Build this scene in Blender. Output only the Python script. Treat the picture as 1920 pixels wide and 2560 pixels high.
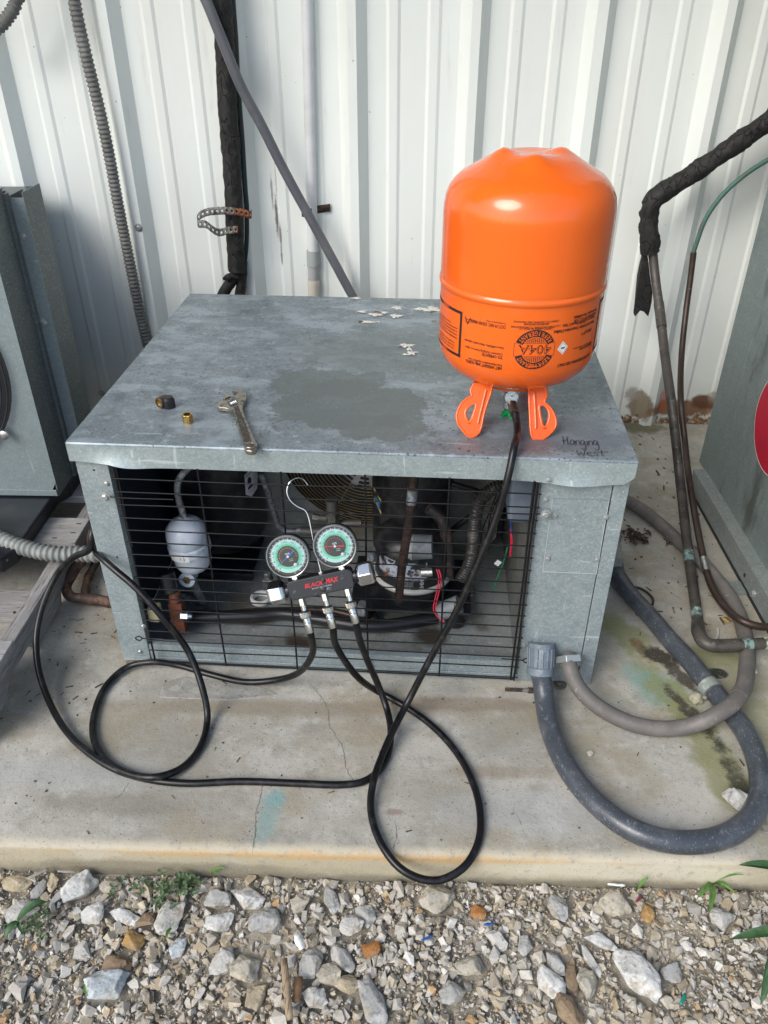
import bpy, bmesh, math, random
import numpy as np
from mathutils import Vector, Matrix, Euler, noise
from math import radians as R, sin, cos, pi
random.seed(7)
rng = np.random.default_rng(7)
SC = bpy.context.scene
COL = SC.collection
for o in list(bpy.data.objects): bpy.data.objects.remove(o)

# ---------------------------------------------------------------- camera
cd = bpy.data.cameras.new("camera"); cam = bpy.data.objects.new("camera", cd); COL.objects.link(cam)
cd.sensor_fit = 'HORIZONTAL'; cd.sensor_width = 36; cd.lens = 36*1990.68/1920
cd.clip_start = .02; cd.clip_end = 200
_F = Matrix.Rotation(R(1.5804), 4, 'Z') @ Matrix.Rotation(R(90-33.4434), 4, 'X')
cam.matrix_world = Matrix.Translation((.09358, -2.27490, 1.14450)) @ _F
SC.camera = cam

# ---------------------------------------------------------------- daylight (soft, sun through thin cloud from front left)
SUN_EL, SUN_AZ = R(39), R(-42)          # azimuth measured from -Y towards -X
world = bpy.data.worlds.new("World"); SC.world = world; world.use_nodes = True
wn = world.node_tree; bg = wn.nodes['Background']
sky = wn.nodes.new('ShaderNodeTexSky'); sky.sky_type = 'NISHITA'; sky.sun_disc = False
sky.sun_elevation = SUN_EL; sky.sun_rotation = pi + SUN_AZ*-1
sky.air_density = 1.0; sky.dust_density = 2.0; sky.ozone_density = 1.0
wn.links.new(sky.outputs[0], bg.inputs['Color']); bg.inputs['Strength'].default_value = .15
sd = bpy.data.lights.new("sun", 'SUN'); sun = bpy.data.objects.new("sun", sd); COL.objects.link(sun)
sd.energy = 1.5; sd.angle = R(32); sd.color = (1, .985, .965)
sdir = Vector((sin(SUN_AZ)*cos(SUN_EL), -cos(SUN_AZ)*cos(SUN_EL), sin(SUN_EL)))
sun.rotation_euler = sdir.to_track_quat('Z', 'Y').to_euler(); sun.location = sdir*6
SC.view_settings.view_transform = 'Standard'; SC.view_settings.look = 'None'
SC.view_settings.exposure = 0.58; SC.view_settings.gamma = 1; SC.view_settings.use_curve_mapping = False

# ---------------------------------------------------------------- materials
def _mix(nt, fac, a, b):
    n = nt.nodes.new('ShaderNodeMix'); n.data_type = 'RGBA'
    for s, v in ((n.inputs[0], fac), (n.inputs[6], a), (n.inputs[7], b)):
        if isinstance(v, (int, float)): s.default_value = v
        elif isinstance(v, tuple): s.default_value = (*v[:3], 1)
        else: nt.links.new(v, s)
    return n.outputs[2]
def _mixf(nt, fac, a, b):
    n = nt.nodes.new('ShaderNodeMix')
    for s, v in ((n.inputs[0], fac), (n.inputs[2], a), (n.inputs[3], b)):
        if isinstance(v, (int, float)): s.default_value = v
        else: nt.links.new(v, s)
    return n.outputs[0]
def _m(nt, op, a, b=None, c=None, clamp=False):
    n = nt.nodes.new('ShaderNodeMath'); n.operation = op; n.use_clamp = clamp
    for i, v in enumerate((a, b, c)):
        if v is None: continue
        if isinstance(v, (int, float)): n.inputs[i].default_value = v
        else: nt.links.new(v, n.inputs[i])
    return n.outputs[0]
def _ramp(nt, x, lo, hi):
    n = nt.nodes.new('ShaderNodeMapRange'); n.interpolation_type = 'SMOOTHSTEP'
    nt.links.new(x, n.inputs[0]); n.inputs[1].default_value = lo; n.inputs[2].default_value = hi
    return n.outputs[0]
def _coord(nt, stretch, off=(0, 0, 0), scale=(1, 1, 1)):
    tc = nt.nodes.get('TC') or nt.nodes.new('ShaderNodeTexCoord'); tc.name = 'TC'
    mp = nt.nodes.new('ShaderNodeMapping'); mp.inputs['Scale'].default_value = stretch; mp.inputs['Location'].default_value = off
    nt.links.new(tc.outputs['Object'], mp.inputs[0]); return mp.outputs[0]
def _noise(nt, scale, detail=4, rough=.6, stretch=(1, 1, 1), off=(0, 0, 0), dist=0):
    n = nt.nodes.new('ShaderNodeTexNoise'); nt.links.new(_coord(nt, stretch, off), n.inputs['Vector'])
    n.inputs['Scale'].default_value = scale; n.inputs['Detail'].default_value = detail; n.inputs['Roughness'].default_value = rough
    n.inputs['Distortion'].default_value = dist
    return n.outputs[0]
def _spots(nt, scale, rad, prob=1., stretch=(1, 1, 1), soft=.3, off=(0, 0, 0)):
    v = nt.nodes.new('ShaderNodeTexVoronoi'); v.inputs['Scale'].default_value = scale
    nz = nt.nodes.new('ShaderNodeTexNoise'); nz.inputs['Scale'].default_value = scale*2.2
    co = _coord(nt, stretch, off); nt.links.new(co, nz.inputs['Vector'])
    ad = nt.nodes.new('ShaderNodeVectorMath'); ad.operation = 'MULTIPLY_ADD'
    nt.links.new(nz.outputs[1], ad.inputs[0]); ad.inputs[1].default_value = (.45/scale,)*3; nt.links.new(co, ad.inputs[2])
    nt.links.new(ad.outputs[0], v.inputs['Vector'])
    d = _ramp(nt, v.outputs['Distance'], rad, rad*(1-soft))
    sp = nt.nodes.new('ShaderNodeSeparateColor'); nt.links.new(v.outputs['Color'], sp.inputs[0])
    k = _m(nt, 'LESS_THAN', sp.outputs[0], prob)
    return _m(nt, 'MULTIPLY', d, k)
def _blob(nt, c, r, nscale=30, amp=.5, soft=.4, detail=5, rot=0):
    mp = nt.nodes.new('ShaderNodeVectorMath'); mp.operation = 'SUBTRACT'
    nt.links.new(_coord(nt, (1, 1, 1)), mp.inputs[0]); mp.inputs[1].default_value = c
    if rot:
        vr = nt.nodes.new('ShaderNodeVectorRotate'); vr.rotation_type = 'Z_AXIS'; vr.inputs['Angle'].default_value = -rot; nt.links.new(mp.outputs[0], vr.inputs['Vector']); mp = vr
    dv = nt.nodes.new('ShaderNodeVectorMath'); dv.operation = 'DIVIDE'; nt.links.new(mp.outputs[0], dv.inputs[0]); dv.inputs[1].default_value = r
    ln = nt.nodes.new('ShaderNodeVectorMath'); ln.operation = 'LENGTH'; nt.links.new(dv.outputs[0], ln.inputs[0])
    nz = _noise(nt, nscale, detail, .65, off=(c[0]*7, c[1]*3, 0))
    d = _m(nt, 'ADD', ln.outputs['Value'], _m(nt, 'MULTIPLY', _m(nt, 'SUBTRACT', nz, .5), amp*2))
    return _ramp(nt, d, 1, 1-soft)
def mat(name, base, rough=.5, metal=0, layers=(), bump=(), spec=.5, coat=0, attr=None, **kw):
    m = bpy.data.materials.new(name); m.use_nodes = True; nt = m.node_tree
    b = nt.nodes['Principled BSDF']; col = base; rg = rough
    if attr:
        a = nt.nodes.new('ShaderNodeAttribute'); a.attribute_name = attr; col = a.outputs['Color']
    for L in layers:
        L = dict(L); k = L.pop('k'); c = L.pop('c', None); amt = L.pop('a', 1.); rr = L.pop('r', None); mul = L.pop('mask', None)
        if k == 'n':
            lo, hi = L.pop('lo', .4), L.pop('hi', .6); f = _ramp(nt, _noise(nt, **L), lo, hi)
        elif k == 's': f = _spots(nt, **L)
        elif k == 'v':   # per-grain tone of a crystalline surface
            vv = nt.nodes.new('ShaderNodeTexVoronoi'); vv.inputs['Scale'].default_value = L['scale']; nt.links.new(_coord(nt, L.get('stretch', (1, 1, 1))), vv.inputs['Vector'])
            sc_ = nt.nodes.new('ShaderNodeSeparateColor'); nt.links.new(vv.outputs['Color'], sc_.inputs[0]); f = _ramp(nt, sc_.outputs[0], L.get('lo', .3), L.get('hi', 1))
        elif k == 'b': f = _blob(nt, L.pop('at'), L.pop('rad'), **L)
        elif k == 'z':   # by height / axis
            sx = nt.nodes.new('ShaderNodeSeparateXYZ'); nt.links.new(_coord(nt, (1, 1, 1)), sx.inputs[0])
            ax = sx.outputs[L.get('ax', 2)]
            nz = _noise(nt, L.get('scale', 20), 4); v = _m(nt, 'ADD', ax, _m(nt, 'MULTIPLY', _m(nt, 'SUBTRACT', nz, .5), L.get('amp', .02)))
            f = _ramp(nt, v, L['lo'], L['hi'])
        if mul: f = _m(nt, 'MULTIPLY', f, _ramp(nt, _noise(nt, mul[0], 3), mul[1], mul[2]))
        if amt != 1: f = _m(nt, 'MULTIPLY', f, amt)
        if c is not None: col = _mix(nt, f, col, c)
        if rr is not None: rg = _mixf(nt, f, rg, rr)
    def put(s, v):
        if isinstance(v, (int, float)): b.inputs[s].default_value = v
        elif isinstance(v, tuple): b.inputs[s].default_value = (*v[:3], 1)
        else: nt.links.new(v, b.inputs[s])
    put('Base Color', col); put('Roughness', rg); put('Metallic', metal); put('Specular IOR Level', spec)
    if coat: put('Coat Weight', coat); put('Coat Roughness', .08)
    for k, v in kw.items(): put(k, v)
    prev = None
    for (sc, st, di, *rest) in bump:
        bn = nt.nodes.new('ShaderNodeBump'); bn.inputs['Strength'].default_value = st; bn.inputs['Distance'].default_value = di
        stt = rest[0] if rest else (1, 1, 1)
        nt.links.new(_noise(nt, sc, 5, .6, stretch=stt), bn.inputs['Height'])
        if prev: nt.links.new(prev, bn.inputs['Normal'])
        prev = bn.outputs[0]
    if prev: nt.links.new(prev, b.inputs['Normal'])
    return m
def plain(name, c, rough=.5, metal=0, **k): return mat(name, c, rough, metal, **k)

# ---------------------------------------------------------------- geometry collector
class G:
    def __init__(s): s.v = []; s.f = []
    def add(s, vs, fs, M=None):
        n = len(s.v)
        s.v += [tuple(M @ Vector(p)) if M else tuple(p) for p in vs]
        s.f += [tuple(i+n for i in f) for f in fs]; return s
    def box(s, x0, x1, y0, y1, z0, z1, M=None):
        vs = [(x, y, z) for z in (z0, z1) for y in (y0, y1) for x in (x0, x1)]
        return s.add(vs, [(0, 2, 3, 1), (4, 5, 7, 6), (0, 1, 5, 4), (2, 6, 7, 3), (0, 4, 6, 2), (1, 3, 7, 5)], M)
    def prism(s, pts, a, b, fn):  # 2D outline extruded between a and b; fn(u,v,w)->point
        n = len(pts); vs = [fn(u, v, a) for u, v in pts]+[fn(u, v, b) for u, v in pts]
        fs = [tuple(range(n))[::-1], tuple(range(n, 2*n))]+[(i, (i+1) % n, n+(i+1) % n, n+i) for i in range(n)]
        return s.add(vs, fs)
    def lathe(s, prof, seg=24, M=None, caps=True, fn=None):
        vs = []; fs = []
        for r, z in prof:
            for k in range(seg):
                a = 2*pi*k/seg; p = (r*cos(a), r*sin(a), z); vs.append(fn(p) if fn else p)
        for i in range(len(prof)-1):
            for k in range(seg):
                a, b = i*seg+k, i*seg+(k+1) % seg; fs.append((a, b, b+seg, a+seg))
        if caps:
            fs.append(tuple(range(seg))[::-1]); fs.append(tuple(range((len(prof)-1)*seg, len(prof)*seg)))
        return s.add(vs, fs, M)
    def cyl(s, p0, p1, r0, r1=None, seg=16, prof=None):
        p0, p1 = Vector(p0), Vector(p1); d = p1-p0; L = d.length
        M = Matrix.Translation(p0) @ d.to_track_quat('Z', 'Y').to_matrix().to_4x4()
        r1 = r0 if r1 is None else r1
        return s.lathe(prof or [(r0, 0), (r1, L)], seg, M)
    def tube(s, pts, r, seg=12, n=None, step=.008, cap=True, sm=True, flat=1.):
        P_ = spline(pts, step) if sm else [Vector(p) for p in pts]
        m = len(P_); T = [(P_[min(i+1, m-1)]-P_[max(i-1, 0)]).normalized() for i in range(m)]
        N = Vector((0, 0, 1)) if abs(T[0].z) < .9 else Vector((1, 0, 0))
        N = (N-T[0]*N.dot(T[0])).normalized(); vs = []; acc = 0
        for i in range(m):
            if i: acc += (P_[i]-P_[i-1]).length; N = (N-T[i]*N.dot(T[i])); N.normalize()
            B = T[i].cross(N); rr = r(acc, i/(m-1)) if callable(r) else r
            for k in range(seg):
                a = 2*pi*k/seg; vs.append(P_[i]+N*rr*cos(a)*flat+B*rr*sin(a))
        fs = [(i*seg+k, i*seg+(k+1) % seg, (i+1)*seg+(k+1) % seg, (i+1)*seg+k) for i in range(m-1) for k in range(seg)]
        if cap: fs += [tuple(range(seg))[::-1], tuple(range((m-1)*seg, m*seg))]
        return s.add(vs, fs)
    def hexn(s, p0, p1, r, M=None): return s.cyl(p0, p1, r, seg=6)
def spline(pts, step=.008):
    pts = [Vector(p) for p in pts]
    if len(pts) == 2:
        n = max(2, int((pts[1]-pts[0]).length/step)); return [pts[0].lerp(pts[1], i/n) for i in range(n+1)]
    Q = [pts[0]*2-pts[1]]+pts+[pts[-1]*2-pts[-2]]; out = []
    for i in range(1, len(Q)-2):
        a, b, c, d = Q[i-1:i+3]; n = max(2, int((c-b).length/step))
        # centripetal Catmull-Rom
        t1 = max((b-a).length, 1e-5)**.5; t2 = t1+max((c-b).length, 1e-5)**.5; t3 = t2+max((d-c).length, 1e-5)**.5
        for k in range(n):
            t = t1+(t2-t1)*k/n
            A1 = a*((t1-t)/t1)+b*(t/t1); A2 = b*((t2-t)/(t2-t1))+c*((t-t1)/(t2-t1)); A3 = c*((t3-t)/(t3-t2))+d*((t-t2)/(t3-t2))
            B1 = A1*((t2-t)/t2)+A2*(t/t2); B2 = A2*((t3-t)/(t3-t1))+A3*((t-t1)/(t3-t1))
            out.append(B1*((t2-t)/(t2-t1))+B2*((t-t1)/(t2-t1)))
    out.append(pts[-1]); return out
def mk(name, g, m, parent=None, smooth=None, bevel=0, label=None, kind=None, loc=None):
    me = bpy.data.meshes.new(name); me.from_pydata(g.v, [], g.f); me.validate()
    bm = bmesh.new(); bm.from_mesh(me); bmesh.ops.recalc_face_normals(bm, faces=bm.faces); bm.to_mesh(me); bm.free()
    if smooth is not None:
        me.polygons.foreach_set('use_smooth', [True]*len(me.polygons)); me.set_sharp_from_angle(angle=R(smooth))
    o = bpy.data.objects.new(name, me); COL.objects.link(o); me.materials.append(m)
    if bevel:
        b = o.modifiers.new('bevel', 'BEVEL'); b.width = bevel; b.segments = 2; b.limit_method = 'ANGLE'; b.harden_normals = False
    if parent: o.parent = parent
    if loc: o.location = loc
    if label: o['label'] = label
    if kind: o['kind'] = kind
    return o
def tag(o, label, cat, group=None, kind=None):
    if label: o['label'] = label
    if cat: o['category'] = cat
    if group: o['group'] = group
    if kind: o['kind'] = kind
    return o
def thing(name, loc, label, cat, group=None, rot=(0, 0, 0)):
    o = bpy.data.objects.new(name, None); COL.objects.link(o); o.location = loc; o.rotation_euler = rot; o.empty_display_size = .02
    bpy.context.view_layer.update()
    return tag(o, label, cat, group)
def child(o, parent):     # geometry given in world space, hung under a moved parent
    o.parent = parent; o.matrix_parent_inverse = parent.matrix_world.inverted(); return o
def copyp(src, parent, loc=None, rot=None):
    o = src.copy(); COL.objects.link(o); o.parent = parent
    if loc is not None: o.location = loc
    if rot is not None: o.rotation_euler = rot
    return o
def textgeo(s, h, width=None, align='CENTER', shear=0, offset=0, res=2):
    c = bpy.data.curves.new('t', 'FONT'); c.body = s; c.size = 1; c.align_x = 'LEFT'; c.shear = shear; c.offset = offset; c.resolution_u = res
    o = bpy.data.objects.new('t', c); me = bpy.data.meshes.new_from_object(o)
    v = np.array([x.co[:] for x in me.vertices]); f = [tuple(p.vertices) for p in me.polygons]
    bpy.data.objects.remove(o); bpy.data.curves.remove(c); bpy.data.meshes.remove(me)
    v[:, 1] *= h/.7
    w = v[:, 0].max(); v[:, 0] *= (width/w if width else h/.7)
    w = v[:, 0].max()
    if align == 'CENTER': v[:, 0] -= w/2; v[:, 1] -= h/2
    return [tuple(p) for p in v], f
# ================================================================ materials used widely
GALV = dict(rough=.5, metal=.35, spec=.4)
def galv(name, base=(.265, .32, .335), hi=(.41, .465, .475), lo=(.16, .205, .22), grime=None, speck=.75, **k):
    L = [dict(k='n', c=hi, scale=20, lo=.35, hi=.80, detail=10, a=.55), dict(k='n', c=lo, scale=7, lo=.45, hi=.80, detail=10, a=.45),
         dict(k='n', c=hi, scale=260, lo=.48, hi=.68, detail=4, a=.65),
         dict(k='s', c=(.62, .67, .68), scale=170, rad=.22, prob=.16, a=speck, r=.35),
         dict(k='s', c=(.7, .74, .74), scale=420, rad=.3, prob=.10, a=speck)]
    L += [dict(k='v', c=hi, scale=150, lo=.3, hi=1, a=.28), dict(k='v', c=lo, scale=230, lo=.4, hi=1, a=.28), dict(k='n', c=tuple(min(.7, x*1.5) for x in hi), scale=60, stretch=(1, 1, .12), lo=.66, hi=.72, detail=3, a=.5), dict(k='n', c=tuple(min(.7, x*1.5) for x in hi), scale=70, stretch=(.08, 1, 1), lo=.67, hi=.73, detail=3, a=.5)]
    if grime: L += grime
    kk = dict(GALV); kk.update(k)
    return mat(name, base, layers=L, bump=[(60, .12, .002), (500, .12, .0005)], **kk)
m_galv = galv('galvanized_steel')
m_galv_shaded = galv('galvanized_shaded_side', base=(.14, .165, .165), hi=(.20, .225, .225), lo=(.09, .105, .105))  # darker copy of the steel, the shade of the right-facing sides in its colour
m_black = plain('black_rubber', (.012, .012, .014), .38, bump=[(700, .15, .0004)])
m_blackmetal = mat('black_enamel', (.010, .011, .014), .35, layers=[dict(k='s', c=(.3, .32, .33), scale=330, rad=.2, prob=.10), dict(k='n', c=(.035, .035, .035), scale=30, lo=.45, hi=.7)])
m_chrome = plain('chrome', (.75, .76, .76), .16, 1)
m_steel = mat('bright_steel', (.6, .6, .58), .32, 1, layers=[dict(k='n', c=(.35, .34, .31), scale=200, lo=.45, hi=.7, r=.5)])
m_brass = mat('brass', (.55, .38, .13), .35, 1, layers=[dict(k='n', c=(.25, .15, .05), scale=300, lo=.45, hi=.7)])
m_dark = plain('dark_paint', (.015, .017, .02), .6)
m_white = mat('white_plastic', (.72, .73, .72), .5)

# ================================================================ concrete slab
slabL = [dict(k='n', c=(.46, .44, .385), scale=6, lo=.38, hi=.62, detail=10, a=.85), dict(k='n', c=(.26, .245, .205), scale=17, lo=.50, hi=.66, detail=10, a=.6, off=(2, 2, 0)), dict(k='n', c=(.50, .485, .44), scale=38, lo=.52, hi=.66, detail=10, a=.6, off=(7, 3, 0)), dict(k='n', c=(.33, .27, .18), scale=8, lo=.52, hi=.66, detail=9, a=.55, off=(2, 7, 0)),
         dict(k='n', c=(.28, .265, .22), scale=3.2, lo=.47, hi=.64, detail=8, a=.75, off=(3, 1, 0)),
         dict(k='n', c=(.47, .455, .42), scale=14, lo=.52, hi=.75, detail=8, a=.55, off=(1, 9, 0), stretch=(.5, 1.6, 1)),
         dict(k='n', c=(.19, .185, .165), scale=120, lo=.58, hi=.72, detail=6, a=.7),
         dict(k='n', c=(.29, .25, .175), scale=5, lo=.50, hi=.66, detail=8, a=.7, off=(8, 2, 0)),
         dict(k='s', c=(.11, .105, .09), scale=150, rad=.22, prob=.18, a=.8),
         dict(k='s', c=(.55, .54, .51), scale=400, rad=.2, prob=.05, a=.7)]
def blob(at, rad, c, nscale=25, amp=.5, soft=.6, a=.7, **k):
    at = tuple(at)+(0,)*(3-len(at)); rad = (*rad, 1) if len(rad) == 2 else rad
    return dict(k='b', at=at, rad=rad, c=c, nscale=nscale, amp=amp, soft=soft, a=a, **k)
TQ = (.22, .32, .30); MOSS = (.20, .215, .085); SOOT = (.05, .043, .032); TANST = (.27, .22, .13)
for p, r, c, kw in (
    ([(-0.1183,-1.4517,0.0)][0], (.03, .055), TQ, dict(a=.7, amp=.6, soft=.7)),
    ([(-0.1122,-1.4241,0.0)][0], (.022, .022), (.16, .35, .36), dict(a=.5, amp=.5)),
    ([(-0.1264,-1.4857,0.0)][0], (.018, .05), TQ, dict(a=.5)),
    ([(0.5945,-1.1516,0.0)][0], (.06, .06), (.19, .31, .27), dict(a=.75, amp=.5, soft=.5)),
    ([(0.5657,-1.1089,0.0)][0], (.045, .04), (.17, .29, .26), dict(a=.6, amp=.4)),
    ([(0.5738,-1.0029,0.0)][0], (.14, .045), MOSS, dict(a=.75, amp=.9, nscale=22, rot=-1.05)),
    ([(0.6249,-1.1821,0.0)][0], (.15, .05), MOSS, dict(a=.75, amp=.9, nscale=22, rot=-1.15)),
    ([(0.6562,-1.3234,0.0)][0], (.19, .055), (.22, .22, .09), dict(a=.75, amp=.9, nscale=18, rot=-1.4)),
    ([(0.7157,-1.059,0.0)][0], (.10, .05), (.22, .23, .10), dict(a=.7, amp=.6)),
    ([(0.7609,-1.2475,0.0)][0], (.06, .3), (.23, .23, .12), dict(a=.6, amp=.6)),
    ([(0.5903,-1.0389,0.0)][0], (.016, .05), (.16, .09, .04), dict(a=.8, amp=.8, nscale=40, rot=.3)),
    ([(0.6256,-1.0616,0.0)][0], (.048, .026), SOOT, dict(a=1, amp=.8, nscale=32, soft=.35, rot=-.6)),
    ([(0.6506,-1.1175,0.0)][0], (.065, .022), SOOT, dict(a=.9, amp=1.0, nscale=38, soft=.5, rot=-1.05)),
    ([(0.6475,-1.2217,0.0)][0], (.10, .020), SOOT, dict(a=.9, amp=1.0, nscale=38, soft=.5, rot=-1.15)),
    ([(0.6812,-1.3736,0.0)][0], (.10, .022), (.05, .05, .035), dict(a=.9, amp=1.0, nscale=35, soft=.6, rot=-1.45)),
    ([(0.7258,-1.1088,0.0)][0], (.026, .017), (.04, .045, .03), dict(a=1, amp=.12, soft=.25)),
    ([(0.8271,-0.0472,0.0)][0], (.1, .05), (.09, .09, .035), dict(a=.8, amp=.6)),
    ([(-0.3977,-0.9923,0.0)][0], (.16, .10), (.25, .23, .17), dict(a=.6, amp=.5, nscale=9)),
    ([(-0.6012,-1.1637,0.0)][0], (.10, .12), (.20, .19, .15), dict(a=.6, amp=.6, nscale=10)),
    ([(-0.133,-1.2237,0.0)][0], (.45, .03), (.24, .20, .14), dict(a=.65, amp=.4, nscale=14)),
    ([(0.2094,-1.204,0.0)][0], (.2, .025), (.20, .15, .10), dict(a=.6, amp=.5, nscale=18)),
    ([(-0.372,-1.4433,0.0)][0], (.16, .03), (.20, .19, .15), dict(a=.55, amp=.5, nscale=9)),
    ([(-0.4616,-1.3806,0.0)][0], (.25, .05), (.40, .41, .39), dict(a=.5, amp=.5, nscale=9)),
    ([(0.3631,-1.4382,0.0)][0], (.25, .06), (.38, .39, .38), dict(a=.5, amp=.5, nscale=9)),
    ([(0.271,-1.3601,0.0)][0], (.12, .02), (.24, .19, .13), dict(a=.5, amp=.6, nscale=18)),
    ([(0.0875,-1.4459,0.0)][0], (.02, .008), (.22, .10, .08), dict(a=.6, amp=.6, nscale=60))):
    slabL.append(blob(p, r, c, **kw))
# the cast front edge: cream efflorescence, orange seepage, tan face
slabL += [dict(k='z', ax=1, lo=-1.500, hi=-1.520, amp=.03, scale=18, c=(.50, .45, .34), a=.8),
          dict(k='z', ax=1, lo=-1.5225, hi=-1.5232, amp=.0, c=(.42, .37, .26), a=.9),
          blob((.05, -1.526, -.012), (.55, .02, .012), (.50, .33, .15), amp=.7, nscale=22, a=.75),
          blob((-.3, -1.526, -.05), (.35, .02, .022), (.24, .215, .15), amp=.5, nscale=12, a=.85),
          blob((.45, -1.526, -.03), (.30, .02, .03), (.58, .54, .42), amp=.5, nscale=12, a=.8),
          dict(k='z', ax=2, lo=-.048, hi=-.064, amp=.02, scale=30, c=(.20, .18, .13), a=.8),
          dict(k='n', c=(.52, .51, .48), scale=420, lo=.6, hi=.68, detail=3, a=.5), dict(k='s', c=(.12, .115, .10), scale=260, rad=.25, prob=.22, a=.75), dict(k='n', c=(.26, .255, .23), scale=55, lo=.55, hi=.7, detail=9, a=.5)]
m_slab = mat('weathered_concrete', (.37, .355, .30), .85, layers=slabL, spec=.25, bump=[(16, .25, .006), (110, .45, .0022), (420, .5, .0010)])
g = G(); xs = np.linspace(-2.6, 2.6, 261)
prof = [(.3, 0), (-.2, 0), (-.6, 0), (-1.0, 0), (-1.3, 0), (-1.45, 0), (-1.508, -.0003), (-1.517, -.0018), (-1.5225, -.006), (-1.5235, -.012), (-1.5238, -.035), (-1.5243, -.065), (-1.5243, -.16)]
vs = []
for x in xs:
    for j, (y, z) in enumerate(prof):
        w = noise.noise(Vector((x*9, j*.3, 0)))*.0022 + noise.noise(Vector((x*40, j, 3)))*.0009 if j >= 6 else 0
        vs.append((x, y + w, z + (w*.6 if 6 <= j < 10 else 0)))
n = len(prof); g.add(vs, [(i*n+j, i*n+j+1, (i+1)*n+j+1, (i+1)*n+j) for i in range(len(xs)-1) for j in range(n-1)])
slab = mk('concrete_slab', g, m_slab, smooth=50, kind='structure')
# hairline cracks, low patch and form marks are thin darker pieces laid on the slab
m_crack = plain('crack_dark', (.17, .16, .135), .9)
def crack(pts, w=.0007, jit=.003, seed=0):
    rr = random.Random(seed); Q = spline([Vector(p) for p in pts], .004); g = G(); L = []; Rr = []
    off = 0
    for i, p in enumerate(Q):
        off = off*.8+rr.uniform(-1, 1)*jit*.5; d = (Q[min(i+1, len(Q)-1)]-Q[max(i-1, 0)]).normalized(); s = Vector((-d.y, d.x, 0))
        ww = .75*w*rr.uniform(.15, 1.3)*(1 if 2 < i < len(Q)-3 else .3); c = p+s*off
        L.append(c+s*ww); Rr.append(c-s*ww)
    m = len(Q); g.add([(p.x, p.y, .0006) for p in L]+[(p.x, p.y, .0006) for p in Rr], [(i, i+1, m+i+1, m+i) for i in range(m-1)])
    mk('crack', g, m_crack, slab)
for k, (t, w) in enumerate((([(-0.0801,-1.1628,0.0),(-0.0449,-1.2219,0.0),(-0.0318,-1.2723,0.0),(-0.012,-1.3094,0.0),(-0.0032,-1.3502,0.0),(0.0224,-1.3982,0.0)], .0008), ([(-0.1391,-1.3883,0.0),(-0.1396,-1.4305,0.0),(-0.1394,-1.4792,0.0),(-0.135,-1.529,0.0)], .0009),
        ([(0.0884,-1.4598,0.0),(0.0907,-1.4855,0.0),(0.0869,-1.5228,0.0)], .0008), ([(0.2841,-1.4232,0.0),(0.2908,-1.4498,0.0),(0.2973,-1.4755,0.0)], .0005), ([(0.614,-0.736,0.0),(0.6429,-0.7795,0.0),(0.6851,-0.821,0.0),(0.7042,-0.8571,0.0),(0.7299,-0.8961,0.0)], .0006),
        ([(-0.3707,-1.3996,0.0),(-0.3775,-1.4234,0.0),(-0.3913,-1.4421,0.0)], .0009), ([(0.6915,-0.5722,0.0),(0.736,-0.5995,0.0),(0.7623,-0.643,0.0)], .0006))):
    crack(t, w, seed=k)
m_patch = mat('concrete_patch', (.27, .26, .225), .85, layers=[dict(k='n', c=(.36, .35, .31), scale=40, lo=.4, hi=.65), dict(k='n', c=(.17, .16, .14), scale=150, lo=.55, hi=.7)], bump=[(150, .4, .002)])
pq = [(-0.3718,-1.1658,0.001),(-0.332,-1.1483,0.001),(-0.1812,-1.1691,0.001),(-0.1419,-1.19,0.001),(-0.2287,-1.2068,0.001),(-0.3682,-1.2036,0.001)]
g = G(); g.prism([(p[0], p[1]) for p in pq], -.002, .0016, lambda u, v, w: (u, v, w)); mk('patch', g, m_patch, slab, smooth=40, bevel=.001)

# ================================================================ ground under the gravel
m_dirt = mat('sandy_dirt', (.38, .33, .24), .95, spec=.1, layers=[dict(k='n', c=(.36, .33, .27), scale=90, lo=.45, hi=.65, detail=8), dict(k='n', c=(.20, .17, .12), scale=40, lo=.5, hi=.68, detail=8), dict(k='n', c=(.40, .38, .34), scale=400, lo=.5, hi=.62)],
             bump=[(120, .6, .004), (500, .6, .002)])
g = G(); nx, ny = 300, 110
X = np.linspace(-1.3, 1.3, nx); Y = np.linspace(-1.50, -2.4, ny); vs = []
for x in X:
    for y in Y: vs.append((x, y, -.074 + .006*noise.noise(Vector((x*7, y*7, 0))) + .004*noise.noise(Vector((x*30, y*30, 5)))))
g.add(vs, [(i*ny+j, i*ny+j+1, (i+1)*ny+j+1, (i+1)*ny+j) for i in range(nx-1) for j in range(ny-1)])
mk('ground', g, m_dirt, smooth=180, kind='structure')
g = G(); g.box(-30, 30, -40, 8, -.4, -.1); mk('ground_beyond', g, m_dirt, kind='structure')

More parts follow.
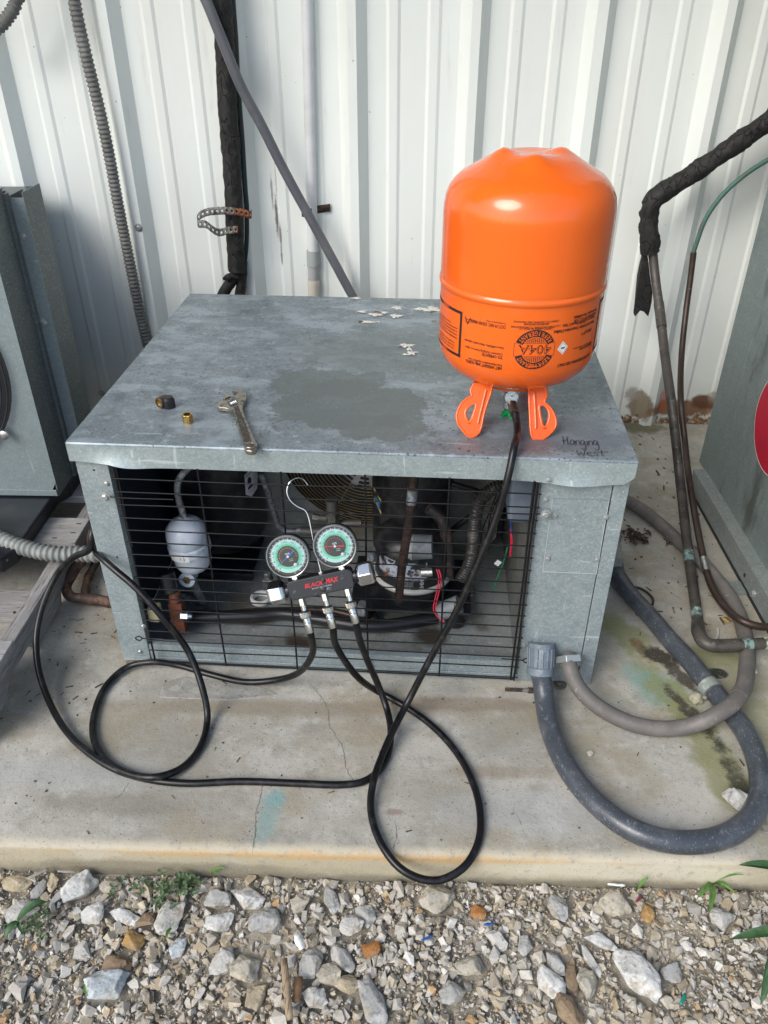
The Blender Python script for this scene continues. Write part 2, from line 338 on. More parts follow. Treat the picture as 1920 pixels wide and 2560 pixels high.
# ================================================================ ribbed metal wall
m_wall = mat('white_painted_siding', (.79, .83, .79), .42, spec=.4, coat=.15,
   layers=[dict(k='n', c=(.74, .775, .735), scale=2.2, lo=.4, hi=.7, detail=6, a=.7), dict(k='n', c=(.74, .73, .68), scale=5, lo=.52, hi=.72, detail=5, a=.4, stretch=(1, 1, .15)),
           dict(k='n', c=(.55, .56, .53), scale=30, lo=.6, hi=.75, detail=6, a=.4, stretch=(1, 1, .12)),
           dict(k='s', c=(.16, .16, .15), scale=26, rad=.05, prob=.35, a=.9, soft=.5), dict(k='s', c=(.3, .3, .28), scale=70, rad=.07, prob=.10, a=.7, soft=.5),
           dict(k='z', ax=2, lo=.30, hi=.02, amp=.25, scale=6, c=(.52, .53, .50), a=.5),
           blob([(-0.2655,0.0,0.6149)][0], (.006, .05, .07), (.12, .11, .10), amp=.55, nscale=60, a=.9), blob([(-0.2582,0.0,0.5612)][0], (.005, .05, .05), (.13, .12, .11), amp=.5, nscale=60, a=.8),
           blob([(-0.2739,0.0,0.6776)][0], (.004, .05, .06), (.2, .18, .17), amp=.5, nscale=60, a=.7), blob([(-0.2588,0.0,0.5059)][0], (.004, .05, .035), (.16, .14, .13), amp=.5, nscale=60, a=.8),
           blob([(-0.2607,0.0,0.7083)][0], (.003, .05, .09), (.35, .28, .24), amp=.5, nscale=50, a=.6),
           blob([(0.8279,0.0,0.0592)][0], (.045, .1, .055), (.22, .18, .12), amp=.5, nscale=35, a=.95, soft=.35), blob([(0.7974,0.0,0.0928)][0], (.03, .1, .03), (.33, .31, .27), amp=.6, nscale=60, a=.9),
           blob([(0.9539,0.0,0.0472)][0], (.13, .1, .035), (.20, .10, .05), amp=.5, nscale=30, a=.95, soft=.35), blob([(1.0233,0.0,0.0687)][0], (.05, .1, .03), (.12, .05, .025), amp=.5, nscale=40, a=.95, soft=.4),
           blob([(0.8992,0.0,0.0738)][0], (.02, .1, .06), (.36, .09, .03), amp=.6, nscale=50, a=.8), blob([(1.0554,0.0,0.0895)][0], (.03, .1, .03), (.33, .29, .23), amp=.6, nscale=60, a=.8)],
   bump=[(3, .15, .02, (1, 1, .3)), (250, .05, .0005)])
siding = thing('metal_wall', (0, 0, 0), 'white ribbed metal siding behind the machines, rusted through along its foot', 'wall')
C0 = -.036
def wprof(c):   # one 300 mm module, from the top right corner of a rib
    out = [(c, -.032), (c+.0255, 0)]
    for q in (c+.090, c+.190): out += [(q-.018, 0), (q-.010, -.0038), (q+.010, -.0038), (q+.018, 0)]
    return out+[(c+.3-.0475, 0), (c+.3-.022, -.032)]
ZS = [-.06]+list(np.linspace(-.005, .12, 12))+list(np.linspace(.2, 2.4, 16))
for pnl in range(-2, 3):
    base = C0+.9*pnl-.3
    pr = [(base-.0475-.004, -.0012), (base-.022, -.0335)] if pnl % 1 == 0 else []
    pr = [(base-.026, -.0345), (base-.022, -.0345)]
    for k in range(3): pr += wprof(base+.3*k) if k else [(base, -.0345)]+wprof(base)[1:]
    pr = pr[:-1]+[(base+.9-.022, -.032), (base+.9-.001, -.032), (base+.9+.024, -.002)]
    g = G(); n = len(pr); vs = []
    for z in ZS:
        for x, y in pr:
            e = 0
            if z < .12: e = .004*noise.noise(Vector((x*8, z*10, 1)))*(1-z/.12)
            zz = z + (.018*max(0, noise.noise(Vector((x*11, 0, 4))))*(1 if .55 < x < 1.2 else .15) if z <= 0 else 0)
            vs.append((x, y+e, zz if z > -.05 else zz+.052))
    g.add(vs, [(i*n+j, i*n+j+1, (i+1)*n+j+1, (i+1)*n+j) for i in range(len(ZS)-1) for j in range(n-1)])
    mk('wall_panel', g, m_wall, siding)
g = G()
g.box(-6, -2.1, .01, .1, -.06, 2.4); g.box(2.45, 6, .01, .1, -.06, 2.4); g.box(-2.1, 2.45, .05, .1, -.06, 2.4)
mk('wall_backing', g, plain('wall_backing', (.6, .62, .61), .7), siding)
m_screw = mat('zinc_screw', (.50, .53, .53), .35, .7, layers=[dict(k='n', c=(.25, .25, .23), scale=300, lo=.5, hi=.7)])
def screwmesh(r=.0045, flange=.0072, h=.004):
    g = G(); g.lathe([(flange*.6, 0), (flange, .0004), (flange, .0012), (r*.9, .0016)], 16); g.lathe([(r, .0012), (r, h), (r*.8, h+.0006)], 6); return g
scr = mk('screw', screwmesh(), m_screw, smooth=35)
def screw(parent, p, n=(0, -1, 0), s=1, first=[True]):
    o = scr if first[0] else scr.copy()
    if not first[0]: COL.objects.link(o)
    first[0] = False
    o.parent = parent; o.location = p; o.rotation_euler = Vector(n).to_track_quat('Z', 'Y').to_euler(); o.scale = (s, s, s); return o
screw(siding, ([(-0.6438,-0.034,0.5895)][0][0], -.0325, [(-0.6438,-0.034,0.5895)][0][2]), s=1.5)
screw(siding, ([(-0.858,-0.034,0.0772)][0][0], -.003, [(-0.8597,-0.03,0.0753)][0][2]), s=1.5)
# crumbling rust flakes and debris along the wall foot
m_rustf = mat('rust_flakes', (.22, .12, .06), .95, layers=[dict(k='n', c=(.40, .33, .24), scale=60, lo=.45, hi=.6), dict(k='n', c=(.09, .045, .025), scale=90, lo=.5, hi=.65)], bump=[(200, .6, .002)])
g = G(); rr = random.Random(5)
for i in range(260):
    x = rr.choice([rr.gauss(.83, .05), rr.gauss(1.0, .06), rr.uniform(.72, 1.1)]); z = abs(rr.gauss(0, .012)); s = rr.uniform(.002, .008)
    if x > 1.12 or x < .68: continue
    g.lathe([(s*.5, -s*.3), (s, 0), (s*.6, s*.4)], 5, Matrix.Translation((x, -.006-rr.random()*.012, z+.001)) @ Euler((rr.uniform(0, 3), rr.uniform(0, 3), 0)).to_matrix().to_4x4())
mk('rust_flakes', g, m_rustf, siding, kind='stuff')

# the building's eave above: its underside keeps the open sky off the lid and the cylinder's dome
roof = thing('roof_overhang', (0, 0, 2.75), 'sheet metal eave of the building, high above the machines', 'roof')
m_soffit = mat('eave_sheet', (.42, .44, .44), .6)
g = G(); g.box(-5, 5, -1.35, .1, 0, .02); mk('soffit', g, m_soffit, roof)
g = G(); g.box(-5, 5, -1.42, -1.352, -.06, .10); mk('fascia', g, m_soffit, roof, bevel=.004)

# ================================================================ the condensing unit (its own frame: x along the front, y into the box)
BY, TH, W, D, H = -1.1365, R(-2.31605), .94, .769, .5102
unit = thing('condensing_unit', (0, BY, 0), 'low galvanized steel condensing unit with a black wire grille across its front', 'condensing unit', rot=(0, 0, TH))
m_lid = galv('weathered_lid', base=(.165, .203, .222), hi=(.285, .335, .36), lo=(.10, .13, .145), speck=.35, rough=.45,
   grime=[dict(k='n', c=(.30, .355, .395), scale=12, lo=.47, hi=.62, detail=12, a=.85, stretch=(.7, 1.4, 1)), dict(k='n', c=(.36, .41, .44), scale=40, lo=.56, hi=.68, detail=10, a=.6, off=(9, 2, 0)), dict(k='n', c=(.10, .125, .14), scale=24, lo=.53, hi=.68, detail=9, a=.6, off=(5, 2, 0)),
          dict(k='s', c=(.045, .055, .058), scale=130, rad=.27, prob=.5, a=.85, mask=(6, .38, .55)),
          dict(k='s', c=(.05, .06, .062), scale=70, rad=.2, prob=.45, a=.8, mask=(5, .42, .58)),
          blob([(-0.0082,0.1765,0.51)][0], (.14, .10, .5), (.128, .150, .145), amp=.9, nscale=13, soft=.10, a=.85, detail=12),
          blob([(-0.0552,0.2608,0.51)][0], (.12, .07, .5), (.130, .152, .147), amp=.9, nscale=17, soft=.10, a=.8, detail=12),
          blob([(0.0563,0.0864,0.51)][0], (.09, .05, .5), (.128, .150, .145), amp=.9, nscale=20, soft=.10, a=.8, detail=12),
          blob([(0.3754,0.0792,0.51)][0], (.15, .08, .5), (.13, .145, .175), amp=.5, nscale=14, soft=.5, a=.7),
          blob([(0.1077,0.4319,0.51)][0], (.35, .16, .5), (.135, .155, .155), amp=.4, nscale=10, soft=.6, a=.6),
          dict(k='s', c=(.42, .46, .47), scale=300, rad=.26, prob=.05, a=.8)])
def sheet_rows(rows, xs):   # rows: list of fn(x)->(y,z)
    g = G(); n = len(rows)
    g.add([(x, *r(x)) for x in xs for r in rows], [(i*n+j, i*n+j+1, (i+1)*n+j+1, (i+1)*n+j) for i in range(len(xs)-1) for j in range(n-1)]); return g
def dent(x): return .010*math.exp(-((x+.385)/.045)**2)+.009*math.exp(-((x-.375)/.045)**2)
def zb(x):   # lower hem of the front skirt
    a = .467 + (.008 if x < -.40 else .008*max(0, 1-(x+.40)/.06)**2) ; return a-.003*math.exp(-((x-.39)/.06)**2)+max(0, x-.456)*.95
def row(t): return lambda x: (-.001-dent(x)*t**2, (H-.004)*(1-t)+zb(x)*t)
und = lambda x, y: .0016*noise.noise(Vector((x*5, y*5, 0)))+.0012*noise.noise(Vector((x*11, y*9, 3)))
xs = list(np.linspace(-W/2, W/2, 121)); ysl = np.linspace(D, .012, 60)
g = sheet_rows([(lambda x, y=y: (y, H+und(x, y)*min(1, (D-y)*12+.1, (y)*12))) for y in ysl]+[lambda x: (.004, H+.0002), lambda x: (.001, H-.0008), lambda x: (-.0005, H-.0025)]+[row(t) for t in np.linspace(0, 1, 10)]+[lambda x: (.002-dent(x), zb(x)+.0015)], xs)
# folded side and rear skirts, front corners clipped
for s in (-1, 1):
    x0 = s*W/2; cut = .018 if s > 0 else .006
    g.prism([(0, H-.001), (D, H-.001), (D, H-.043), (cut, H-.043), (0, H-.043+cut)], x0, x0+s*.0014, lambda u, v, w: (w, u, v))
g.box(-W/2, W/2, D, D+.0014, H-.043, H-.0005)
lid = mk('lid', g, m_lid, unit, smooth=30)
g = sheet_rows([(lambda x, t=t: (-.0016-dent(x)*t**2, (H-.0045)*(1-t)+(zb(x)-.0002)*t)) for t in np.linspace(0, 1, 10)], xs)
skirt_v = g
mk('front_skirt', skirt_v, galv('galvanized_skirt_lit', base=(.29, .35, .36), hi=(.42, .48, .48), lo=(.21, .26, .27), rough=.40), lid, smooth=40)  # the lid's front fold in a paler copy, its stronger light in the colour
g = G(); g.lathe([(.0042, 0), (.0042, .0012), (.002, .0022)], 16); s_ = mk('rivet', g, m_screw, lid, smooth=30); s_.location = ([(0.331,0.0,0.4752)][0][0], -.010, [(0.331,0.0,0.4752)][0][2]); s_.rotation_euler = (pi/2, 0, 0)
# bird droppings and torn sealant on the lid
m_drop = mat('dried_droppings', (.62, .62, .58), .9, layers=[dict(k='n', c=(.25, .24, .2), scale=240, lo=.55, hi=.62, detail=6)], bump=[(300, .6, .002)])
m_dropd = mat('dark_crust', (.10, .07, .05), .9, layers=[dict(k='n', c=(.35, .25, .18), scale=200, lo=.5, hi=.6)])
def splat(c, rx, ry, m, seed, h=.0012, arms=9):
    rr = random.Random(seed); g = G(); n = 44; ring = []
    ph = [rr.uniform(0, 6.28) for _ in range(4)]
    for i in range(n):
        a = 2*pi*i/n; k = .72+.16*sin(3*a+ph[0])+.14*sin(5*a+ph[1])+.14*sin(arms*a+ph[2])+rr.uniform(-.12, .12)
        ring.append((c[0]+rx*k*cos(a), c[1]+ry*k*sin(a)))
    vs = [(x, y, H+.0012) for x, y in ring]+[(c[0]+(x-c[0])*.75, c[1]+(y-c[1])*.75, H+.0012+h*rr.uniform(.5, 1)) for x, y in ring]+[(c[0], c[1], H+.0012+h)]
    g.add(vs, [(i, (i+1) % n, n+(i+1) % n, n+i) for i in range(n)]+[(n+i, n+(i+1) % n, 2*n) for i in range(n)])
    mk('dropping', g, m, lid, smooth=60)
for k, (px, rx, ry, mm) in enumerate((
    ([(0.0469,0.6971,0.511)], .013, .012, m_drop), ([(0.0456,0.6413,0.511)], .015, .012, m_drop), ([(0.0167,0.6625,0.511)], .010, .007, m_drop),
    ([(0.0018,0.6466,0.511)], .014, .010, m_drop), ([(0.0014,0.6615,0.511)], .012, .009, m_dropd), ([(-0.0115,0.6499,0.511)], .006, .005, m_drop), ([(-0.0333,0.6655,0.511)], .010, .008, m_drop),
    ([(-0.0144,0.5981,0.511)], .015, .008, m_drop), ([(-0.0322,0.5989,0.511)], .005, .006, m_dropd), ([(0.0075,0.5996,0.511)], .005, .004, m_drop),
    ([(-0.0572,0.7601,0.511)], .011, .009, m_drop), ([(0.1297,0.6919,0.511)], .020, .020, m_drop), ([(0.1033,0.6922,0.511)], .020, .010, m_drop), ([(0.1293,0.6767,0.511)], .008, .008, m_dropd),
    ([(0.0781,0.4631,0.511)], .017, .010, m_drop), ([(0.0916,0.4227,0.511)], .011, .010, m_drop), ([(0.0672,0.4571,0.511)], .008, .003, m_dropd), ([(0.0856,0.4427,0.511)], .006, .010, m_drop), ([(0.0803,0.4135,0.511)], .010, .002, m_drop),
    ([(0.1339,0.6124,0.511)], .006, .004, m_dropd))):
    splat(px[0], rx*1.2, ry*1.25, mm, k)
# felt pen handwriting "Hanging West"
m_ink = plain('felt_pen_ink', (.012, .012, .02), .6)
GL = {'H': ([(0, 0), (.06, 1)], [(-.12, .42), (.62, .62)], [(.5, 0), (.56, 1)]), 'a': ([(.5, .5), (.25, .6), (0, .25), (.15, 0), (.45, .2), (.5, .5), (.5, .1), (.62, 0)],),
      'n': ([(0, .5), (.03, 0)], [(.03, .3), (.25, .55), (.42, .45), (.45, 0)]), 'g': ([(.5, .5), (.25, .6), (0, .3), (.2, .05), (.48, .4), (.5, .5), (.45, -.4), (.2, -.6), (-.05, -.4)],),
      'i': ([(.1, .5), (.12, 0)], [(.14, .8), (.15, .86)]), 'W': ([(-.02, .8), (.12, 0), (.32, .55), (.5, 0), (.75, .8)],), 'e': ([(0, .3), (.4, .35), (.3, .6), (.02, .35), (.15, 0), (.5, .1)],),
      's': ([(.45, .55), (.15, .55), (.1, .35), (.4, .25), (.35, 0), (0, .03)],), 't': ([(.3, .95), (.28, .1), (.45, 0)], [(-.1, .55), (.95, .75)])}
AD = {'H': .78, 'a': .66, 'n': .58, 'g': .68, 'i': .28, 'W': .85, 'e': .55, 's': .55, 't': .5}
def hand(word, p0, h, wx, slope):
    g = G(); x = 0
    for ch in word:
        for st in GL[ch]:
            Q = spline([(p0[0]+(x+a)*wx, p0[1]+b*h+slope*(x+a)*wx, 0) for a, b in st], .0015) if len(st) > 2 else [Vector((p0[0]+(x+a)*wx, p0[1]+b*h+slope*(x+a)*wx, 0)) for a, b in st]
            m = len(Q); A = []; B = []
            for i, p in enumerate(Q):
                d = (Q[min(i+1, m-1)]-Q[max(i-1, 0)]).normalized(); s = Vector((-d.y, d.x, 0))*.00065; A.append((p.x+s.x, p.y+s.y, H+.0016)); B.append((p.x-s.x, p.y-s.y, H+.0016))
            g.add(A+B, [(i, i+1, m+i+1, m+i) for i in range(m-1)])
        x += AD[ch]
    mk('handwriting', g, m_ink, lid)
a0, a1 = [(0.3579,0.0448,0.51),(0.4201,0.0583,0.51)]; hand('Hanging', a0, .028, (a1[0]-a0[0])/4.5, 0.02)
a0, a1 = [(0.3757,0.0097,0.51),(0.4241,0.0214,0.51)]; hand('West', a0, .020, (a1[0]-a0[0])/2.7, .02)

# ---- cabinet sheet metal
def plate(name, x0, x1, y0, y1, z0, z1, m, parent=unit, **k):
    g = G(); g.box(x0, x1, y0, y1, z0, z1); return mk(name, g, m, parent, **k)
m_in = galv('inside_galvanized', base=(.22, .24, .23), hi=(.30, .32, .31), lo=(.14, .15, .145), speck=.3, grime=[dict(k='n', c=(.10, .085, .06), scale=7, lo=.48, hi=.65, a=.7), dict(k='n', c=(.22, .19, .13), scale=11, lo=.55, hi=.7, a=.5, off=(4, 4, 4))])
m_navy = mat('inner_side_sheet', (.035, .05, .075), .5, metal=.3, layers=[dict(k='s', c=(.3, .33, .35), scale=120, rad=.15, prob=.06, a=.6)])
post = G(); post.prism([(-.467, .0), (-.411, .0), (-.411, .474), (-.467, .474)], .010, .0125, lambda u, v, w: (u, w, v)); post.box(-.467, -.4646, .0125, .06, 0, .474); post.box(-.4126, -.411, .0125, .03, 0, .47)
post = mk('corner_post', post, m_galv, unit, bevel=.0008)
side_l = G(); side_l.box(-.4645, -.462, .0125, .757, .012, .47)
mk('side_panel', side_l, m_navy, unit)
plate('side_panel', .4645, .467, .0135, .757, .0, .47, m_galv)
plate('rear_panel', -.462, .462, .7545, .757, .012, .47, m_in)
pf = G(); pf.prism([(.3235, .0), (.440, .0), (.440, .474), (.3235, .474)], .010, .0125, lambda u, v, w: (u, w, v)); mk('control_panel', pf, m_galv, unit, bevel=.0006)
pf = G(); pf.prism([(.4415, .0), (.467, .0), (.467, .474), (.4415, .474)], .0085, .0125, lambda u, v, w: (u, w, v)); mk('corner_post', pf, m_galv, unit, bevel=.0009)
ac = G(); ac.prism([(.345, .2737), (.4395, .2737), (.4380, .4285), (.345, .428)], .0080, .0098, lambda u, v, w: (u, w, v)); ac = mk('access_cover', ac, m_galv, unit, bevel=.0007)
g = G(); g.tube([(.345, .0082, .2737), (.4395, .0082, .2737), (.4380, .0082, .4285), (.345, .0082, .428), (.345, .0082, .2737)], .0009, 6, sm=False); mk('embossed_edge', g, mat('pale_zinc_edge', (.48, .54, .55), .4, .3), ac, smooth=60)
plate('divider', .3215, .3233, .0135, .60, .012, .46, galv('divider_streaked', base=(.17, .18, .17), hi=(.27, .28, .27), lo=(.10, .10, .09), grime=[dict(k='n', c=(.08, .075, .065), scale=60, stretch=(1, 6, .3), lo=.5, hi=.65, a=.7)]))
fl = G(); fl.box(-.462, .3213, .016, .754, .008, .0115); fl.box(.3235, .462, .016, .754, .008, .0115)
m_floor = galv('floor_pan', base=(.30, .33, .325), hi=(.40, .43, .42), lo=(.19, .205, .20), speck=.5,
    grime=[dict(k='n', c=(.12, .10, .07), scale=9, lo=.5, hi=.66, a=.7), blob([(-0.1244,0.0717,0.012)][0], (.04, .04, .3), (.06, .04, .025), amp=.5, a=.9), blob([(0.155,0.1151,0.012)][0], (.05, .04, .3), (.05, .035, .02), amp=.5, a=.9), blob([(-0.2218,0.1397,0.012)][0], (.06, .03, .3), (.09, .07, .04), amp=.5, a=.7)])
mk('floor_pan', fl, m_floor, unit)
br = G(); br.box(-.411, .3215, .0125, .0145, .0, .047); br.box(-.411, .3215, .0145, .030, .0455, .047); mk('base_rail', br, m_galv, unit, bevel=.0008)
ft = G(); ft.box(-.462, -.405, .004, .010, .0, .012); ft.box(-.462, -.405, .004, .05, 0.0, .004); mk('foot', ft, m_steel, unit, bevel=.0015)
fr = G(); fr.box(-.404, .33, .0095, .0122, .0, .0165); mk('bottom_hem', fr, m_galv, unit, bevel=.001)
for p, s in (([(-0.4203,0.01,0.4257),(-0.4114,0.01,0.0987),(-0.4294,0.01,0.0303)], .8),):
    for q in p: screw(unit, (q[0], .0099, q[2]), s=s)
for q in [(0.3339,0.01,0.4255),(0.3526,0.01,0.3949),(0.3507,0.01,0.3046),(0.4379,0.01,0.3956),(0.4362,0.01,0.3065),(0.3291,0.01,0.0959)]: screw(unit, (q[0], .0079 if .274 < q[2] < .43 and q[0] > .345 else .0099, q[2]), s=.8)
for q in [(-0.4375,0.01,0.4512),(-0.4319,0.01,0.2653)]: 
    g = G(); g.lathe([(.0022, 0), (.0016, .0004)], 12); o = mk('screw_hole', g, m_dark, post); o.location = (q[0], .0098, q[2]); o.rotation_euler = (pi/2, 0, 0)
m_cop = mat('tarnished_copper', (.085, .052, .042), .45, .5, layers=[dict(k='n', c=(.035, .026, .024), scale=30, lo=.40, hi=.58), dict(k='n', c=(.26, .13, .08), scale=45, lo=.60, hi=.72)])
for q in [(0.4478,0.01,0.1152)]:
    g = G(); g.lathe([(.004, 0), (.0035, .001), (.001, .0018)], 16); o = mk('rivet', g, m_screw, unit, smooth=40); o.location = (q[0], .0085, q[2]); o.rotation_euler = (pi/2, 0, 0)

# ---- wire grille: every rod a part
grille = bpy.data.objects.new('grille', None); COL.objects.link(grille); grille.parent = unit; grille.location = (0, -.004, 0)
m_wire = plain('black_coated_wire', (.007, .007, .008), .5, spec=.3)
wr = random.Random(3)
def wire(a, b, r, bend=.0012):
    a, b = Vector(a), Vector(b); n = 14; ph = wr.uniform(0, 6)
    pts = [a.lerp(b, i/n)+Vector((0, 0, 0)) for i in range(n+1)]
    d = (b-a).normalized(); s = d.cross(Vector((0, 1, 0)))
    for i, p in enumerate(pts): p += s*bend*sin(ph+i/n*5)*sin(pi*i/n)+Vector((0, bend*.6*sin(ph*2+i/n*4), 0))
    g = G(); g.tube(pts, r, seg=7, step=.02); return mk('wire', g, m_wire, grille, smooth=60)
zr = [.4442, .4175, .3908, .3643, .3375, .3113, .2845, .2575, .2318, .2050, .1800, .1535, .1268, .0998, .0755, .0495, .0218]
for z in zr: wire((-.4015, 0, z), (.3235, 0, z+.0005*wr.uniform(-1, 1)), .0013)
for x in (-.3965, -.3935, -.2522, -.1107, .0310, .1708, .3168, .3100):
    wire((x, .0024, .468), (x+wr.uniform(-.001, .001), .0024, .0135 if x != -.3935 else .30), .0020 if abs(x) > .3 else .0018)
wire((-.40, .0045, .0135), (.3185, .0045, .0135), .0015)
for sx, zz in ((-1, .0792), (1, .0693)):
    x = -.401 if sx < 0 else .318; e = .0075
    g = G(); g.tube([(x-sx*.03, 0, zz+.001), (x, 0, zz), (x+sx*.009, 0, zz-.0005), (x+sx*(.009+e), -.001, zz+.0055), (x+sx*(.009+2*e), -.001, zz), (x+sx*(.009+e), -.001, zz-.0055), (x+sx*.010, -.001, zz+.0005)], .0012, seg=7, step=.002)
    mk('eyelet', g, m_wire, grille, smooth=60)
for q in ([(0.0049,0.01,0.9441)][0],):
    pass
for q, x in (([(-0.421,0.01,0.407)][0], -.401), ([(0.3346,0.01,0.4048)][0], .318)):
    s = 1 if x > 0 else -1
    g = G(); g.tube([(x-s*.1, 0, q[2]-.001), (x, 0, q[2]-.001), (q[0]-s*.006, 0, q[2]+.001), (q[0], 0, q[2]+.0075), (q[0]+s*.0065, 0, q[2]), (q[0], 0, q[2]-.007), (q[0]-s*.007, 0, q[2]-.001)], .0012, seg=7, step=.002)
    mk('clip_wire', g, m_wire, grille, smooth=60); screw(unit, (q[0], -.0042, q[2]), s=1.25)

# ================================================================ inside the cabinet
def lt(g, name, m, loc, parent=unit, smooth=40, rot=None, **k):
    o = mk(name, g, m, parent, smooth=smooth, **k); o.location = loc
    if rot: o.rotation_euler = rot
    return o
# receiver on its base plate
g = G(); g.lathe([(.02, -.012), (.07, -.004), (.095, .016), (.105, .04), (.106, .30), (.100, .335), (.08, .36), (.03, .375)], 56)
rec = lt(g, 'receiver', m_blackmetal, (-.346, .385, .052))
g = G(); g.box(-.44, -.256, .272, .50, .028, .031); g.box(-.44, -.256, .272, .2735, .012, .028); mk('mounting_plate', g, m_blackmetal, unit, bevel=.001)
m_lab = mat('paper_label', (.55, .56, .60), .6, layers=[dict(k='n', c=(.35, .35, .38), scale=60, lo=.55, hi=.7)])
def bent(verts, r, ang0, c, z0):   # flat (u,v) wrapped on a vertical cylinder
    return [(c[0]+r*sin(ang0+u/r), c[1]-r*cos(ang0+u/r), z0+v) for u, v, *_ in verts]
rc = (0, 0)
g = G(); n = 10; pts = [(-.020, -.027), (-.004, -.040), (.018, -.030), (.026, -.005), (.024, .036), (.020, .045), (.012, .030), (-.018, .022)]
vs = bent(pts, .1068, R(62), rc, .19); g.add(vs, [tuple(range(len(vs)))]); lb = mk('sticker', g, m_lab, rec)
v, f = textgeo('REFRIGERANT', .0055, .036); v = [(a*cos(.25)-b*sin(.25)+.002, a*sin(.25)+b*cos(.25)+.021, 0) for a, b, _ in v]
g = G(); g.add(bent(v, .1073, R(62), rc, .19), f); mk('print', g, m_ink, lb)
g = G(); g.add(bent([(-.006+.010*cos(a)*.6, .002+.010*sin(a), 0) for a in np.linspace(0, 2*pi, 14)[:-1]], .1073, R(62), rc, .19), [tuple(range(13))]); g.add(bent([(-.013, -.019), (.004, -.015), (.002, -.009), (-.012, -.012)], .1073, R(62), rc, .19), [(0, 1, 2, 3)]); mk('print', g, m_ink, lb)
# filter drier
m_drier = mat('pale_blue_enamel', (.52, .58, .66), .42, layers=[dict(k='n', c=(.30, .37, .46), scale=20, lo=.5, hi=.7), dict(k='s', c=(.08, .08, .08), scale=90, rad=.1, prob=.1)], coat=.2)
dc = (-.337, .130); tilt = (R(2), R(-4), 0)
g = G(); g.lathe([(.010, -.062), (.020, -.060), (.031, -.052), (.037, -.040), (.0385, -.012), (.0425, -.009), (.0425, .006), (.039, .009), (.0405, .014), (.0405, .030), (.037, .045), (.028, .056), (.014, .062), (.008, .066)], 48)
dr = lt(g, 'filter_drier', m_drier, (dc[0], dc[1], .212), rot=tilt)
g = G(); g.add(bent([(-.028, -.009), (.008, -.009), (.008, .011), (-.028, .011)], .0432, R(-5), (0, 0), -.003), [(0, 1, 2, 3)]); 
v = [(u, w) for u in np.linspace(-.028, .014, 8) for w in (-.010, .010)]; g = G(); g.add(bent(v, .0432, R(-5), (0, 0), -.002), [(2*i, 2*i+2, 2*i+3, 2*i+1) for i in range(7)]); lb2 = mk('sticker', g, m_white, dr)
v, f = textgeo('TRAD-164', .0028, .015); v = [(-b+.004, a, 0) for a, b, _ in v]; g = G(); g.add(bent(v, .0437, R(-5), (0, 0), -.002), f)
v, f = textgeo('R404A', .0028, .008); v = [(-b-.003, a, 0) for a, b, _ in v]; g.add(bent(v, .0437, R(-5), (0, 0), -.002), f); mk('print', g, m_ink, lb2)
g = G(); g.cyl((-.342, .128, .150), (-.345, .126, .128), .010, .011); g.hexn((-.342, .126, .150), (-.341, .128, .156), .013); mk('union_nut', g, m_drier, unit, smooth=30)
g = G(); g.cyl((-.347, .139, .133), (-.347, .110, .137), .0155, .0165, seg=28); sg = mk('sight_glass', g, m_drier, unit, smooth=40)
g = G(); g.cyl((-.347, .112, .137), (-.347, .1085, .1373), .0085, .0085, seg=6); mk('glass', g, m_brass, sg, smooth=30)
m_tubeg = mat('grey_tubing', (.16, .17, .18), .5, .3, layers=[dict(k='n', c=(.30, .34, .38), scale=60, lo=.5, hi=.62), dict(k='n', c=(.07, .06, .055), scale=90, lo=.55, hi=.65)])
g = G(); g.tube([(-.347, .135, .122), (-.343, .14, .09), (-.338, .15, .055), (-.345, .165, .035), (-.40, .19, .03)], .0095, 14); mk('liquid_line', g, m_tubeg, unit, smooth=60)
g = G(); g.tube([(-0.3382,0.13,0.2696),(-0.3396,0.13,0.2899),(-0.343,0.13,0.3198),(-0.3413,0.13,0.3493),(-0.3334,0.13,0.3689),(-0.3196,0.13,0.3847),(-0.308,0.13,0.3965)], .0065, 12); mk('liquid_line', g, m_tubeg, unit, smooth=60)
# service valve in rusty brown
m_rust = mat('rusty_brown', (.16, .045, .02), .75, layers=[dict(k='n', c=(.07, .03, .02), scale=60, lo=.45, hi=.6)], bump=[(200, .3, .001)])
g = G(); g.box(-.014, .014, -.010, .012, -.045, .032); g.cyl((0, 0, .032), (0, .005, .055), .014, .011); g.cyl((-.0, 0, .0), (.028, -.002, .0), .008)
lt(g, 'service_valve', m_rust, (-.364, .075, .078), bevel=.002, smooth=30)
g = G(); g.hexn((0, 0, 0), (.014, 0, 0), .0095); g.cyl((.014, 0, 0), (.022, 0, 0), .0085, .005, 12); lt(g, 'valve_cap', m_chrome, (-.350, .058, .088), smooth=30)
g = G(); g.cyl((-.372, .078, .132), (-.38, .09, .17), .016, .018); mk('rubber_bush', g, m_blackmetal, unit, smooth=40)
g = G(); g.box(-.408, -.385, .03, .055, .09, .125); mk('plastic_clip', g, mat('yellowed_plastic', (.35, .32, .20), .6), unit, bevel=.004)
# black hose along the front of the floor
g = G(); g.tube([(-0.3801,0.1179,0.032),(-0.3376,0.1191,0.032),(-0.2827,0.1229,0.032),(-0.2195,0.1317,0.032),(-0.1655,0.141,0.032),(0.019,0.1144,0.032),(0.0764,0.1238,0.032),(0.1291,0.1401,0.032),(0.1727,0.1542,0.032),(0.202,0.1637,0.032)], .0135, 16); mk('insulated_tube', g, m_black, unit, smooth=60)
g = G(); g.tube([(-0.3833,0.1382,0.024),(-0.2973,0.1413,0.024),(-0.2066,0.1575,0.024),(-0.0706,0.1674,0.024),(-0.039,0.1617,0.024),(-0.0001,0.1489,0.024),(0.034,0.1461,0.024),(0.0239,0.1721,0.024),(0.0717,0.2063,0.024),(0.0951,0.2479,0.024)], .007, 12); mk('copper_tube', g, m_cop, unit, smooth=60)
